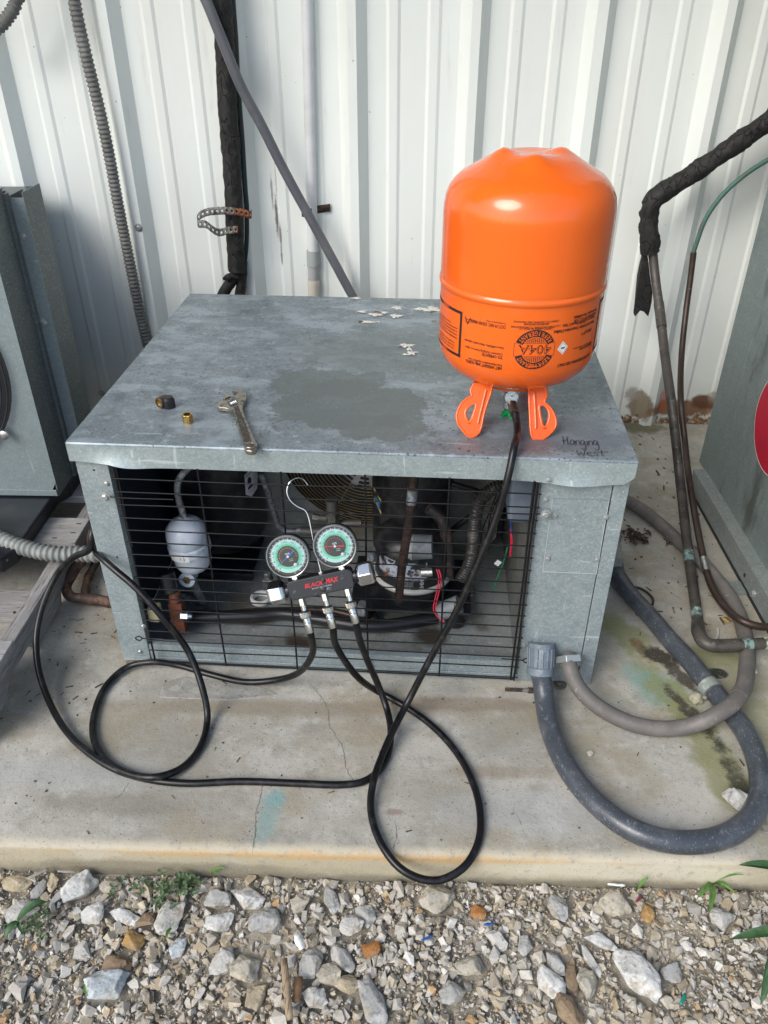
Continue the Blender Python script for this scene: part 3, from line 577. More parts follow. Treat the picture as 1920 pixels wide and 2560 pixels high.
# compressor
m_comp = m_blackmetal; cc = (.108, .222)
g = G(); g.lathe([(.03, -.06), (.066, -.055), (.078, -.038), (.079, .0), (.079, .075), (.074, .098), (.055, .115), (.02, .124)], 56)
cp = lt(g, 'compressor', m_comp, (cc[0], cc[1], .10))
g = G(); g.lathe([(.080, -.002), (.0845, .0), (.0855, .004), (.0845, .009), (.080, .011)], 56, caps=False); mk('weld_ring', g, mat('pale_ring', (.50, .50, .46), .5, .2), cp, smooth=60)
def wrapg(u0, u1, v0, v1, r, ang, n=10, z0=0):
    v = [(u, w) for u in np.linspace(u0, u1, n) for w in (v0, v1)]; g = G(); g.add(bent(v, r, ang, (0, 0), z0), [(2*i, 2*i+2, 2*i+3, 2*i+1) for i in range(n-1)]); return g
lbc = mk('sticker', wrapg(-.066, .046, .014, .078, .0795, R(-10), 16), mat('torn_label', (.45, .50, .58), .5, layers=[dict(k='n', c=(.03, .03, .035), scale=45, lo=.50, hi=.56, detail=7), dict(k='z', ax=2, lo=.045, hi=.03, amp=.0, c=(.015, .016, .02)), dict(k='n', c=(.16, .06, .03), scale=30, lo=.62, hi=.66)]), cp)
def ptext(s, h, w, x, y, mm, par, r=.0800, ang=R(-10), z0=0):
    v, f = textgeo(s, h, w); g = G(); g.add(bent([(a+x, b+y, 0) for a, b, _ in v], r, ang, (0, 0), z0), f); mk('print', g, mm, par)
m_inkw = plain('white_print', (.62, .64, .66), .6)
ptext('ADVERTENCIA', .0058, .052, .001, .038, m_inkw, lbc); ptext('WARNING', .005, .028, -.044, .050, m_inkw, lbc)
for i in range(6): ptext('Riesgo de descarga el\u00e9ctrica y fuego. Desconecte', .0017, .036, .0, .030-i*.0026, m_inkw, lbc)
ptext('\u25B2 ATENCI\u00d3N', .004, .026, .0, .0085+.004, m_inkw, lbc)
for i in range(3):   # pictogram column
    g = G(); zc = .036-i*.0105
    v = [(.036+.0042*cos(a), zc+.0042*sin(a)) for a in np.linspace(0, 2*pi, 12)[:-1]]; v2 = [(.036+.0031*cos(a), zc+.0031*sin(a)) for a in np.linspace(0, 2*pi, 12)[:-1]]
    g.add(bent(v+v2, .0800, R(-10), (0, 0), 0), [(k, (k+1) % 11, 11+(k+1) % 11, 11+k) for k in range(11)])
    g.add(bent([(.0345, zc-.002), (.0375, zc-.002), (.036, zc+.0025)], .0800, R(-10), (0, 0), 0), [(0, 1, 2)]); mk('print', g, m_inkw, lbc)
g = G(); g.add([(a, b, 0) for a, b in [(-.018, -.02), (-.0155, .030), (.012, .012), (.013, -.034)]], [(0, 1, 2, 3)])
# blue and yellow maker sticker on the tall accumulator
acc = G(); acc.lathe([(.03, 0), (.07, .005), (.085, .02), (.085, .30), (.08, .32), (.05, .335)], 48); acc = lt(acc, 'accumulator', m_blackmetal, (.100, .325, .085))
lg = mk('sticker', wrapg(-.018, .018, -.026, .030, .0855, R(-56), 8, .150), plain('sticker_black', (.02, .02, .025), .4), acc)
def quad2(par, pts, mm, z0=.150, r=.0860): g = G(); g.add(bent(pts, r, R(-56), (0, 0), z0), [tuple(range(len(pts)))]); mk('print', g, mm, par)
m_yel = plain('yellow_print', (.55, .48, .12), .5); m_blu = plain('blue_print', (.03, .19, .42), .5)
quad2(lg, [(-.016, .020), (.006, .014), (.015, .005), (.015, .013), (-.005, .024), (-.016, .029)], m_yel); quad2(lg, [(-.016, -.009), (.015, -.024), (.015, -.016), (-.004, -.006), (-.016, .004)], m_yel); quad2(lg, [(-.009, -.006), (.009, -.013), (.011, .004), (-.007, .012)], m_blu)
v, f = textgeo('E', .010, .008); g = G(); g.add(bent([(a*.9+.001, b-a*.3-.001, 0) for a, b, _ in v], .0864, R(-56), (0, 0), .150), f); mk('print', g, m_inkw, lg)
# terminal cover, contactor, pipes on the compressor
m_greyp = mat('grey_plastic', (.17, .19, .20), .5, layers=[dict(k='n', c=(.26, .28, .29), scale=60, lo=.5, hi=.7)])
g = G(); g.cyl((0, 0, 0), (.040, .004, .004), .026, .024, seg=24); tc = lt(g, 'terminal_cover', m_greyp, (.108, .155, .210), rot=(0, 0, R(-8)))
g = G(); g.cyl((-.012, -.001, 0), (.002, 0, 0), .021, .0265, seg=24); mk('cover_rim', g, mat('pale_cover', (.36, .39, .39), .5), tc, smooth=30)
g = G(); g.cyl((.128, .118, .176), (.150, .118, .178), .0095, seg=18); mk('terminal', g, m_steel, unit, smooth=30)
m_redw = plain('red_wire', (.62, .03, .07), .4); m_grnw = plain('green_wire', (.01, .16, .07), .45); m_bluw = plain('blue_wire', (.02, .07, .30), .45)
for dx in (0, .0045):
    g = G(); g.tube([(.158+dx, .125, .180), (.163+dx, .118, .168), (.162+dx, .115, .14), (.157+dx, .112, .11), (.156+dx, .108, .088), (.168+dx, .098, .076+dx), (.178, .09, .072)], .0014, 8, step=.004); mk('wire_lead', g, m_redw, unit, smooth=60)
g = G(); g.cyl((0, 0, 0), (.040, .002, .022), .019, seg=24); g.cyl((.012, -.012, .010), (.014, -.018, .012), .006); ca = lt(g, 'capacitor', m_greyp, (.168, .115, .078))
for p in ((.006, -.018, -.012), (.034, -.018, .034)):
    g = G(); g.lathe([(.007, -.004), (.007, .001), (.004, .002)], 14, Matrix.Rotation(pi/2, 4, 'X')); o = mk('mount_screw', g, m_steel, ca, smooth=30); o.location = p
g = G(); g.tube([(0.1105,0.09,0.4149),(0.1089,0.09,0.3954),(0.107,0.09,0.3657),(0.1038,0.09,0.3327),(0.1011,0.09,0.2989),(0.0954,0.09,0.2505),(0.0895,0.09,0.1918),(0.0857,0.09,0.1247)], .0085, 14)
mk('suction_line', g, m_cop, unit, smooth=60)
g = G(); g.cyl([(-0.2259,0.09,1.0191)][0] if False else [(0.108,0.09,0.3868)][0], [(0.1063,0.09,0.3557)][0], .0098); mk('pipe_coupling', g, m_tubeg, unit, smooth=40)
g = G(); g.tube([(0.1372,0.2,0.2753),(0.1539,0.2,0.2621),(0.1687,0.2,0.2404),(0.1758,0.2,0.2093),(0.1812,0.2,0.1687),(0.1853,0.2,0.1022)], .0125, 14); mk('discharge_line', g, mat('black_tube', (.03, .028, .028), .35, layers=[dict(k='n', c=(.11, .07, .06), scale=50, lo=.5, hi=.7)]), unit, smooth=60)
cor = lambda pit, a, b: (lambda s, t: a+(b-a)*(.5+.5*cos(2*pi*s/pit)))
g = G(); g.tube([(0.2857,0.2,0.3383),(0.2621,0.2,0.3254),(0.241,0.2,0.3044),(0.2331,0.2,0.2685),(0.2317,0.2,0.2178),(0.231,0.2,0.1712),(0.224,0.2,0.1288),(0.211,0.2,0.1005)], cor(.0065, .0105, .0138), 14, step=.0016); mk('corrugated_sleeve', g, mat('black_sleeve', (.035, .034, .032), .4, layers=[dict(k='n', c=(.10, .095, .085), scale=40, lo=.45, hi=.7)]), unit, smooth=60)
for i, (mm, t) in enumerate(((m_black, [(0.2778,0.28,0.261),(0.2646,0.28,0.2113),(0.2549,0.28,0.1751),(0.2529,0.28,0.1323)]), (m_black, [(0.2827,0.26,0.2766),(0.2677,0.26,0.2247),(0.265,0.26,0.1775),(0.2624,0.26,0.1288)]), (m_redw, [(0.3067,0.2,0.2214),(0.3106,0.2,0.1986),(0.3098,0.2,0.1752),(0.3116,0.2,0.1604)]), (m_redw, [(0.3039,0.2,0.2326),(0.3083,0.2,0.1926),(0.3085,0.2,0.1633)]),
    (m_bluw, [(0.3005,0.19,0.2644),(0.3035,0.19,0.2451),(0.3064,0.19,0.2283)]), (m_grnw, [(0.2996,0.18,0.2009),(0.2946,0.18,0.1627),(0.2857,0.18,0.1263),(0.2773,0.18,0.0797)]), (m_black, [(0.2224,0.14,0.1364),(0.2322,0.14,0.1279),(0.238,0.14,0.1102),(0.2314,0.14,0.1037)]))):
    g = G(); g.tube(t, .0016 if i < 6 else .003, 7, step=.004); mk('wire_lead', g, mm, unit, smooth=60)
q = [(0.2802,0.15,0.1831)][0]; g = G(); g.box(-.005, .005, -.001, .001, -.006, .006, Matrix.Rotation(.6, 4, 'Y')); lt(g, 'wire_tag', m_lab, q)
g = G(); g.box(.279, .3213, .05, .15, .348, .44); mk('electrical_box', g, mat('bluegrey_box', (.10, .13, .17), .5, layers=[dict(k='n', c=(.15, .18, .22), scale=20, lo=.45, hi=.7)]), unit, bevel=.006)
g = G(); g.tube([(0.1836,0.3,0.2745),(0.2107,0.3,0.2657),(0.2454,0.3,0.2543),(0.2659,0.3,0.2393)], .006, 8); g.tube([(0.1844,0.3,0.1488),(0.2036,0.3,0.1681),(0.2296,0.3,0.1934)], .007, 8); mk('brace', g, m_black, unit, smooth=60)
jb = G(); jb.box(.470, .582, .345, .44, .002, .066); jb.cyl((.566, .44, .036), (.574, .52, .036), .030, .033, 24); jb.cyl((.566, .455, .036), (.568, .475, .036), .035, .035, 24); jb.box(.470, .586, .392, .396, .0, .07); jb = mk('junction_box', jb, mat('old_cast_box', (.20, .21, .20), .65, .2, layers=[dict(k='n', c=(.30, .31, .29), scale=40, lo=.45, hi=.65), dict(k='n', c=(.12, .10, .07), scale=30, lo=.52, hi=.66)]), unit, bevel=.003, smooth=30)
for (a, b) in (((.203, .157, .0), (.203, .157, .06)), ((.01, .15, 0), (.01, .15, .055)), ((.203, .30, 0), (.203, .30, .05))):
    g = G(); g.lathe([(.017, 0), (.021, .006), (.016, .022), (.013, .03), (.008, .045)], 18); o = lt(g, 'rubber_foot', m_black, (a[0], a[1], .012))
g = G(); g.box(-.02, .235, .14, .33, .050, .054); mk('compressor_base', g, m_blackmetal, unit, bevel=.002)
# condenser fan shroud, guard and coil behind
m_guard = mat('brassy_guard_wire', (.23, .18, .10), .4, .6); fc = Vector((.0, .41, .285))
fan = bpy.data.objects.new('condenser_fan', None); COL.objects.link(fan); fan.parent = unit; fan.location = fc
g = G()
for i in range(15):
    r = .066+.0090*i; vs = [(r*cos(a), -.0-.028*(1-(i/14)**2), r*sin(a)) for a in np.linspace(0, 2*pi, 65)]; g.tube(vs, .0013, 5, sm=False, cap=False)
for k in range(8):
    a = k*pi/4+.3; g.tube([(.05*cos(a), -.0285, .05*sin(a)), (.14*cos(a), -.018, .14*sin(a)), (.195*cos(a), .0, .195*sin(a))], .0017, 5)
mk('fan_guard', g, m_guard, fan, smooth=60, kind='stuff')
g = G(); g.lathe([(.0, -.042), (.066, -.040), (.076, -.034), (.078, .02)], 36, Matrix.Rotation(pi/2, 4, 'X') @ Matrix.Scale(-1, 4, (0, 0, 1)) if False else Matrix.Rotation(-pi/2, 4, 'X'), caps=False); mot = mk('fan_motor', g, mat('motor_grey', (.36, .37, .36), .5, layers=[dict(k='n', c=(.2, .2, .19), scale=60, lo=.5, hi=.7)]), fan, smooth=40)
g = G()
for rr_ in (.022, .034, .046, .058, .068):
    for k in range(10 if rr_ > .03 else 6):
        a0 = 2*pi*k/(10 if rr_ > .03 else 6); da = .38 if rr_ > .03 else .6
        pts = [(rr_*cos(a0+da*t), rr_*sin(a0+da*t)) for t in np.linspace(0, 1, 5)]+[((rr_+.005)*cos(a0+da*t), (rr_+.005)*sin(a0+da*t)) for t in np.linspace(1, 0, 5)]
        g.prism(pts, -.0435, -.0405, lambda u, v, w: (u, w, v))
mk('vent_slot', g, m_dark, mot)
for k in range(4):
    g = G(); a = k*pi/2+.5; n = 8
    vs = [((.06+.115*i/n)*cos(a+j*.55*(.5+i/n*.5)/3), .02+.03*j/3, (.06+.115*i/n)*sin(a+j*.55*(.5+i/n*.5)/3)) for i in range(n+1) for j in range(4)]
    g.add(vs, [(i*4+j, i*4+j+1, (i+1)*4+j+1, (i+1)*4+j) for i in range(n) for j in range(3)]); mk('fan_blade', g, m_dark, fan, smooth=40)
sh = G(); ring = [(.205*cos(a), .205*sin(a)) for a in np.linspace(0, 2*pi, 49)[:-1]]
out = []
for a in np.linspace(0, 2*pi, 49)[:-1]:
    c_, s_ = cos(a), sin(a); X0, X1, Z0, Z1 = -.30, .30, -.272, .18
    t = min([(X1 if c_ > 0 else X0)/c_ if abs(c_) > 1e-6 else 9, (Z1 if s_ > 0 else Z0)/s_ if abs(s_) > 1e-6 else 9]); t = max(t, .2052); out.append((t*c_, t*s_))
n = 48; sh.add([(x, .012, min(z, .18)) for x, z in ring]+[(x, .012, min(z, .182)) for x, z in out], [(i, (i+1) % n, n+(i+1) % n, n+i) for i in range(n)]); mk('fan_shroud', sh, m_in, fan)
g = G(); g.box(-.46, .32, .50, .53, .012, .46); mk('condenser_coil', g, mat('dark_coil_fins', (.05, .052, .05), .7, bump=[(400, .6, .001, (1, .1, .02))]), unit)
# small parts on the floor: rubber ring, bracket, valves and cross pipes
g = G(); g.lathe([(.019, 0), (.023, .002), (.0235, .010), (.021, .0125), (.0175, .0125), (.0165, .010), (.0165, .0), (.019, 0)], 30, caps=False); lt(g, 'pipe_ring', m_white, ([(-0.2237,0.2045,0.02)][0][0], [(-0.2237,0.2045,0.02)][0][1], .012))
bx = [(-0.1939,0.1836,0.012)][0]
g = G(); g.box(-.006, .006, -.004, .004, 0, .045); g.box(-.018, .018, -.010, .010, .045, .072); g.cyl((-.006, 0, .07), (-.006, 0, .088), .009, .008); g.cyl((.012, 0, .07), (.012, 0, .092), .007); lt(g, 'valve_bracket', mat('worn_bracket', (.09, .10, .10), .5, .4, layers=[dict(k='n', c=(.2, .21, .2), scale=90, lo=.5, hi=.65)]), (bx[0], bx[1]+.01, .012), bevel=.002, smooth=30)
g = G(); g.tube([(-0.2278,0.33,0.2631),(-0.2159,0.33,0.2169),(-0.206,0.33,0.1607),(-0.1977,0.33,0.1266),(-0.1787,0.33,0.1133),(-0.1493,0.33,0.118),(-0.124,0.33,0.117)], .007, 12); mk('capillary_tube', g, m_tubeg, unit, smooth=60)
g = G(); g.tube([(-0.1435,0.3,0.1369),(-0.1008,0.3,0.1389),(-0.0471,0.3,0.1606),(-0.0068,0.3,0.1646)], .010, 12); mk('cross_pipe', g, mat('dull_pipe', (.10, .095, .09), .5, .3), unit, smooth=60)
q = [(-0.0696,0.29,0.1851)][0]; g = G(); g.hexn((0, 0, -.02), (0, 0, .012), .016); g.cyl((0, 0, .012), (0, 0, .045), .012, .014); g.cyl((-.012, -.004, -.002), (-.034, -.006, .0), .0075); g.hexn((-.03, -.006, 0), (-.042, -.006, .001), .009); lt(g, 'stop_valve', mat('valve_body', (.16, .16, .15), .45, .5, layers=[dict(k='n', c=(.07, .06, .06), scale=60, lo=.5, hi=.7)]), q, smooth=30)
for t in (([(0.0259,0.15,0.1888)][0], .011), ([(0.0125,0.09,0.0994)][0], .011), ([(0.0092,0.12,0.0776)][0], .010)):
    g = G(); g.hexn((0, 0, -.012), (0, 0, .006), t[1]); g.cyl((0, 0, .006), (0, 0, .012), t[1]*.8); lt(g, 'bolt', m_tubeg, t[0], smooth=30)
# conduit connectors on the control panel
m_conn = mat('bluegrey_connector', (.125, .155, .185), .45, layers=[dict(k='n', c=(.2, .24, .27), scale=60, lo=.5, hi=.7), dict(k='s', c=(.5, .52, .52), scale=300, rad=.2, prob=.1)])
cA = Vector([(0.361,-0.02,0.0801)][0]); cB = Vector([(0.4128,-0.012,0.0819)][0])
def ribbed(r0, r1, L, n=16):   # moulded gland with grip ribs, axis +z
    g = G(); g.lathe([(r0*1.03, 0), (r0*1.03, L*.12), (r0, L*.16)], n*2); 
    for k in range(n):
        a = 2*pi*k/n; p = (r0*cos(a), r0*sin(a), L*.15); q_ = (r0*.99*cos(a), r0*.99*sin(a), L*.72); g.cyl(p, q_, .0016, seg=5)
    g.lathe([(r0*.97, L*.14), (r0*.97, L*.72), (r1*1.1, L*.75), (r1*1.12, L*.96), (r1*.95, L)], n*2); return g
down = Vector((0, -.55, -1)).normalized()
oA = lt(ribbed(.0245, .0235, .062), 'conduit_connector', m_conn, (cA.x, .006, cA.z+.027), rot=Vector((0, -.62, -1)).to_track_quat('Z', 'Y').to_euler(), smooth=30)
g = G(); g.hexn((0, 0, 0), (0, 0, .013), .0275); g.cyl((0, 0, .013), (0, 0, .020), .0195, .0185, seg=24); lt(g, 'lock_nut', mat('cast_nut', (.33, .36, .35), .4, .6), (cB.x+.002, -.004, cB.z+.004), rot=Vector((.12, -.8, -.7)).to_track_quat('Z', 'Y').to_euler(), smooth=30, bevel=.001)

# ================================================================ orange refrigerant cylinder, standing upside down on its carrying collar
TX, TY, TR = .2855, -.96, .134
m_or = mat('orange_paint', (.80, .128, .008), .20, layers=[dict(k='n', c=(.72, .10, .007), scale=3, lo=.4, hi=.7), dict(k='n', c=(.62, .19, .07), scale=9, lo=.60, hi=.78, detail=9, a=.35, r=.5), dict(k='s', c=(.35, .2, .13), scale=60, rad=.08, prob=.12, a=.7), dict(k='n', c=(.55, .26, .14), scale=55, stretch=(1, 1, .15), lo=.68, hi=.74, a=.5, r=.5)], coat=.45, spec=.45, bump=[(7, .10, .006), (26, .05, .002)])
tank = thing('refrigerant_cylinder', (TX, TY, H), 'bright orange refrigerant cylinder standing upside down on the galvanized lid', 'gas cylinder')
TP = [(.0, .062), (.045, .063), (.075, .068), (.095, .0755), (.112, .086), (.124, .099), (.1312, .115), (.134, .133), (.134, .2255), (.1345, .2275), (.1362, .2290), (.1366, .2325), (.1362, .2360), (.1345, .2372),
      (.1342, .2385), (.1346, .240), (.1346, .335), (.1338, .350), (.1312, .364), (.127, .3745), (.120, .3845), (.110, .394), (.097, .4015), (.083, .4090), (.070, .4165), (.060, .4210), (.048, .4235), (.030, .4220), (.012, .4205), (.0, .4205)]
Q = []
for i in range(len(TP)-1):
    (r0, z0), (r1, z1) = TP[i], TP[i+1]; n = max(1, int(math.hypot(r1-r0, z1-z0)/.006)); Q += [(r0+(r1-r0)*k/n, z0+(z1-z0)*k/n) for k in range(n)]
Q.append(TP[-1])
BP = [(-.0467, -.0077), (.0394, .002), (-.0051, -.060)]
def tbump(p):
    x, y, z = p
    if z > .38:
        for bx, by in BP:
            d2 = ((x-bx)**2+(y-by)**2); z += .0040*math.exp(-d2/(2*.0130**2))
        for k in range(3):   # soft webs between the feet
            a, b = Vector(BP[k]), Vector(BP[(k+1) % 3]); q = Vector((x, y)); t = max(0, min(1, (q-a).dot(b-a)/(b-a).length_squared)); d = (q-a.lerp(b, t)).length; z += .0022*math.exp(-d*d/(2*.012**2))
    return (x, y, z)
g = G(); g.lathe([(max(r, .0004), z) for r, z in Q], 128, fn=tbump); body = mk('body', g, m_or, tank, smooth=60)
# printed matter, wrapped round the shell and upside down like the cylinder
def shellr(z):
    for i in range(7, 15):
        (r0, z0), (r1, z1) = TP[i], TP[i+1]
        if z0 <= z <= z1: return r0+(r1-r0)*(z-z0)/max(z1-z0, 1e-6)
    for i in range(7):
        (r0, z0), (r1, z1) = TP[i], TP[i+1]
        if z0 <= z <= z1: return r0+(r1-r0)*(z-z0)/max(z1-z0, 1e-6)
    return TR
def onshell(u, v, a0, z0, off=.0004, roll=0):   # u,v measured in the reading sense of upside-down print
    u, v = u*cos(roll)-v*sin(roll), u*sin(roll)+v*cos(roll)
    z = z0-H-v; r = shellr(z)+off; a = a0-u/TR; return (r*sin(a), -r*cos(a), z)
def subdiv(v, f, mx=.004):
    me = bpy.data.meshes.new('x'); me.from_pydata(v, [], f); bm = bmesh.new(); bm.from_mesh(me)
    bmesh.ops.triangulate(bm, faces=bm.faces[:])
    for _ in range(4):
        E_ = [e for e in bm.edges if e.calc_length() > mx]
        if not E_: break
        bmesh.ops.subdivide_edges(bm, edges=E_, cuts=1)
    v = [x.co[:] for x in bm.verts]; bm.verts.index_update(); f = [tuple(q.index for q in p.verts) for p in bm.faces]; bm.free(); bpy.data.meshes.remove(me); return v, f
m_pr = plain('black_print', (.018, .012, .012), .5)
def tprint(s, h, cz, w=None, bold=0, roll=0, mm=m_pr, align='CENTER'):
    v, f = textgeo(s, h*1.3, w, 'CENTER', offset=bold*1.2+.012)
    v, f = subdiv(v, f, .006); g = G(); g.add([onshell(x, y, cz[0], cz[1], roll=roll) for x, y, _ in v], f); mk('printed_text', g, mm, body)
def shape(pts, cz, mm=m_pr, off=.0003, name='printed_mark', roll=0):
    v, f = subdiv([(x, y, 0) for x, y in pts], [tuple(range(len(pts)))], .012); g = G(); g.add([onshell(x, y, cz[0], cz[1], off, roll) for x, y, _ in v], f); return mk(name, g, mm, body)
K = lambda cs: cs
def span(cs): (a0, z0), (a1, z1) = cs; return (((a0+a1)/2, (z0+z1)/2), abs(a1-a0)*TR)
for s, h, cs, b in (
    ('DOT-39 NRC 320/400 M0808', .0042, [(-0.726,0.7038),(-0.2808,0.7071)], .004), ('CYLINDERS MADE IN CHINA', .0016, [(-0.5199,0.7108),(-0.2776,0.7118)], 0),
    ('UN3337 Liquified Gas N.O.S. 2.2', .0026, [(-0.1213,0.7047),(0.2614,0.7048)], .004), ('1,1,1,2-TETRAFLUOROETHANE, 1,1,1-TRIFLUOROETHANE,', .0024, [(-0.2235,0.7074),(0.3619,0.7076)], .004),
    ('AND PENTAFLUOROETHANE', .0024, [(-0.0752,0.7126),(0.2143,0.7125)], .004), ('(CAS# 811-97-2, CAS# 420-46-2 AND CAS# 354-33-6)', .0022, [(-0.1925,0.7154),(0.3286,0.7162)], .004),
    ('Non-refillable, disposable cylinder', .0030, [(-0.8044,0.6676),(-0.279,0.675)], .004), ('Connect charging hose to valve', .0032, [(-0.7816,0.6577),(-0.2865,0.6629)], .004), ('TO OPERATE:', .0036, [(-0.5453,0.6542),(-0.2827,0.6568)], .02),
    ('Non-flammable Liquified Gas', .0031, [(-0.7226,0.6409),(-0.282,0.6434)], .004), ('NET WEIGHT 24lb.10.9KG', .0040, [(-0.7637,0.6347),(-0.2843,0.6389)], .02),
    ('FOR PROFESSIONAL USE ONLY', .0040, [(0.3854,0.6411),(0.9691,0.6413)], .02), ('MADE IN USA', .0034, [(0.6993,0.6618),(0.9688,0.6596)], .02), ('With Imported Components', .0019, [(0.5912,0.6643),(0.9558,0.6647)], .004),
    ('Federal Law Prohibits Transportation if Refilled.', .0040, [(0.2804,0.6986),(0.9463,0.6979)], .01), ('Penalty up to $500,000 Fine and 5 Years', .0040, [(0.3894,0.708),(0.943,0.7051)], .01),
    ('Imprisonment (49 U.S.C. 5124)', .0037, [(0.5439,0.7133),(0.9635,0.7086)], .01), ('Non-Reusable. Non-Refillable.', .0037, [(0.5281,0.7196),(0.9797,0.7141)], .01),
    ('EMERGENCY RESPONSE', .0022, [(0.6941,0.6862),(0.9071,0.685)], .004), ('24 HOURS 1-800', .0022, [(0.7605,0.6881),(0.9122,0.6887)], .004)):
    c_, w_ = span(cs); tprint(s, h, c_, w_, b)
# round emblem
EC = [(0.0779,0.6711)][0]; ER = .0325
def ringseg(r0, r1, a0, a1, cz, name='printed_mark', n=26):
    pts = [(r0*cos(t), r0*sin(t)) for t in np.linspace(a0, a1, n)]+[(r1*cos(t), r1*sin(t)) for t in np.linspace(a0, a1, n)]
    g = G(); g.add([onshell(x, y, cz[0], cz[1], .0003) for x, y in pts], [(i, i+1, n+i+1, n+i) for i in range(n-1)]); mk(name, g, m_pr, body)
ringseg(.0213, ER, R(22), R(158), EC); ringseg(.0213, ER, R(202), R(338), EC)
g = G()
for i in range(13):
    x = -.0178+i*.00297; hh = math.sqrt(max(.0203**2-x*x, 0)); 
    for s in (1, -1):
        if hh > .0118: g.add([onshell(u, s*v, EC[0], EC[1], .0003) for u, v in ((x-.0006, .0118), (x+.0006, .0118), (x+.0006, hh), (x-.0006, hh))], [(0, 1, 2, 3)])
mk('printed_mark', g, m_pr, body)
g = G(); bw, bh, t = .0325, .0108, .00055
for (a, b, c, d) in ((-bw, bw, bh-t, bh), (-bw, bw, -bh, -bh+t), (-bw, -bw+t, -bh, bh), (bw-t, bw, -bh, bh)):
    n = 12; us = np.linspace(a, b, n); g.add([onshell(u, v, EC[0], EC[1], .0003) for u in us for v in (c, d)], [(2*i, 2*i+2, 2*i+3, 2*i+1) for i in range(n-1)])
mk('printed_mark', g, m_pr, body)
m_orp = plain('orange_print', (.80, .118, .008), .4)
def outline_text(s, h, w):   # hollow lettering: black glyph with a thinner orange glyph on it
    v, f = textgeo(s, h, w, offset=.02); v, f = subdiv(v, f, .006); g = G(); g.add([onshell(x, y, EC[0], EC[1], .0004) for x, y, _ in v], f); mk('printed_text', g, m_pr, body)
    v, f = textgeo(s, h, w, offset=-.022); v, f = subdiv(v, f, .006); g = G(); g.add([onshell(x*.985, y*.97, EC[0], EC[1], .0007) for x, y, _ in v], f); mk('printed_text', g, m_orp, body)
outline_text('404A', .0150, .052)
for up in (1, -1):
    s = 'REFRIGERANT'; n = len(s); rr_ = .0268
    for i, ch in enumerate(s):
        a = R(90)-R(11.4)*(i-(n-1)/2) if up > 0 else R(270)+R(11.4)*(i-(n-1)/2)
        v, f = textgeo(ch, .0072, None, 'CENTER', offset=.008); mx = max(abs(x) for x, *_ in v); sx = min(1, .0024/mx)
        ph = a-pi/2 if up > 0 else a+pi/2
        g = G(); g.add([onshell(rr_*cos(a)+x*sx*cos(ph)-y*sin(ph), rr_*sin(a)+x*sx*sin(ph)+y*cos(ph), EC[0], EC[1], .0007) for x, y, _ in v], f); mk('printed_text', g, m_orp, body)
# white hazard diamond
DC = [(0.4299,0.6704)][0]
shape([(0, .0115), (.0098, .0), (0, -.0115), (-.0098, 0)], DC, m_white, .0004, 'hazard_label', roll=R(6)); 
g = G(); q = [(0, .0095), (.0078, 0), (0, -.0095), (-.0078, 0)]; q2 = [(x*.94, y*.94) for x, y in q]; g.add([onshell(x, y, DC[0], DC[1], .0007, R(6)) for x, y in q+q2], [(i, (i+1) % 4, 4+(i+1) % 4, 4+i) for i in range(4)])
g.add([onshell(x, y, DC[0], DC[1], .0007, R(6)) for x, y in ((-.0035, .0), (-.003, .0013), (.0025, .0013), (.0042, 0), (.0025, -.0013), (-.003, -.0013))], [tuple(range(6))]); mk('printed_mark', g, m_pr, body)
# A-in-triangle mark
AC = [(-0.77,0.7049)][0]; g = G()
for (x0, y0, x1, y1, t) in ((-.006, -.005, .0, .0068, .0007), (.006, -.005, 0, .0068, .0007), (-.0062, -.0015, .0062, -.0015, .0005), (-.0062, .003, .0062, .003, .0004), (-.003, -.0015, 0, .0068, .0005), (.003, -.0015, 0, .0068, .0005)):
    d = Vector((x1-x0, y1-y0)).normalized(); nn = Vector((-d.y, d.x))*t
    g.add([onshell(x, y, AC[0], AC[1]) for x, y in ((x0+nn.x, y0+nn.y), (x1+nn.x, y1+nn.y), (x1-nn.x, y1-nn.y), (x0-nn.x, y0-nn.y))], [(0, 1, 2, 3)])
mk('printed_mark', g, m_pr, body)
# framed warning blocks at both sides
def frame(aL, aR, zT, zB, side):
    g = G(); n = 16
    def strip(a0, a1, za, zb_):
        us = np.linspace(a0, a1, n); k = 14; zz = np.linspace(za, zb_, k)
        g.add([((shellr(z-H)+.0004)*sin(u), -(shellr(z-H)+.0004)*cos(u), z-H) for u in us for z in zz], [(i*k+j, (i+1)*k+j, (i+1)*k+j+1, i*k+j+1) for i in range(n-1) for j in range(k-1)])
    w = .0048; strip(aL, aR, zT, zT-w); strip(aL, aR, zB, zB+w)
    e = (w/TR); x0 = aR-e if side < 0 else aL; strip(x0, x0+e, zT, zB)
    mk('printed_mark', g, m_pr, body)
LA = [(-0.8584,0.7148),(-0.834,0.6368)]; frame(-1.9, LA[0][0], LA[0][1], LA[1][1]+.001, -1)
RA = [(1.0615,0.724),(1.076,0.6443)]; frame(RA[0][0], 1.95, RA[0][1]+.004, RA[1][1]-.002, 1)
for i, s in enumerate(('WARNING: Liquid and gas under pressure.', 'Overheating or overfilling can cause gas release', 'or violent bursting. Release of contents can cause', 'severe freeze burns and suffocation. Do not', 'reuse or refill this cylinder.')):
    tprint(s, .0022, (LA[0][0]-.40, LA[0][1]-.020-.0052*(4-i)-.006), .088 if i < 4 else .05, .004)
for i, s in enumerate(('DO NOT drop cylinder.', 'DO NOT heat above 125F.', 'DO NOT use in confined areas.')):
    tprint(s, .0022, (LA[0][0]-.34, LA[0][1]-.056-.0052*(2-i)), .060, .004)
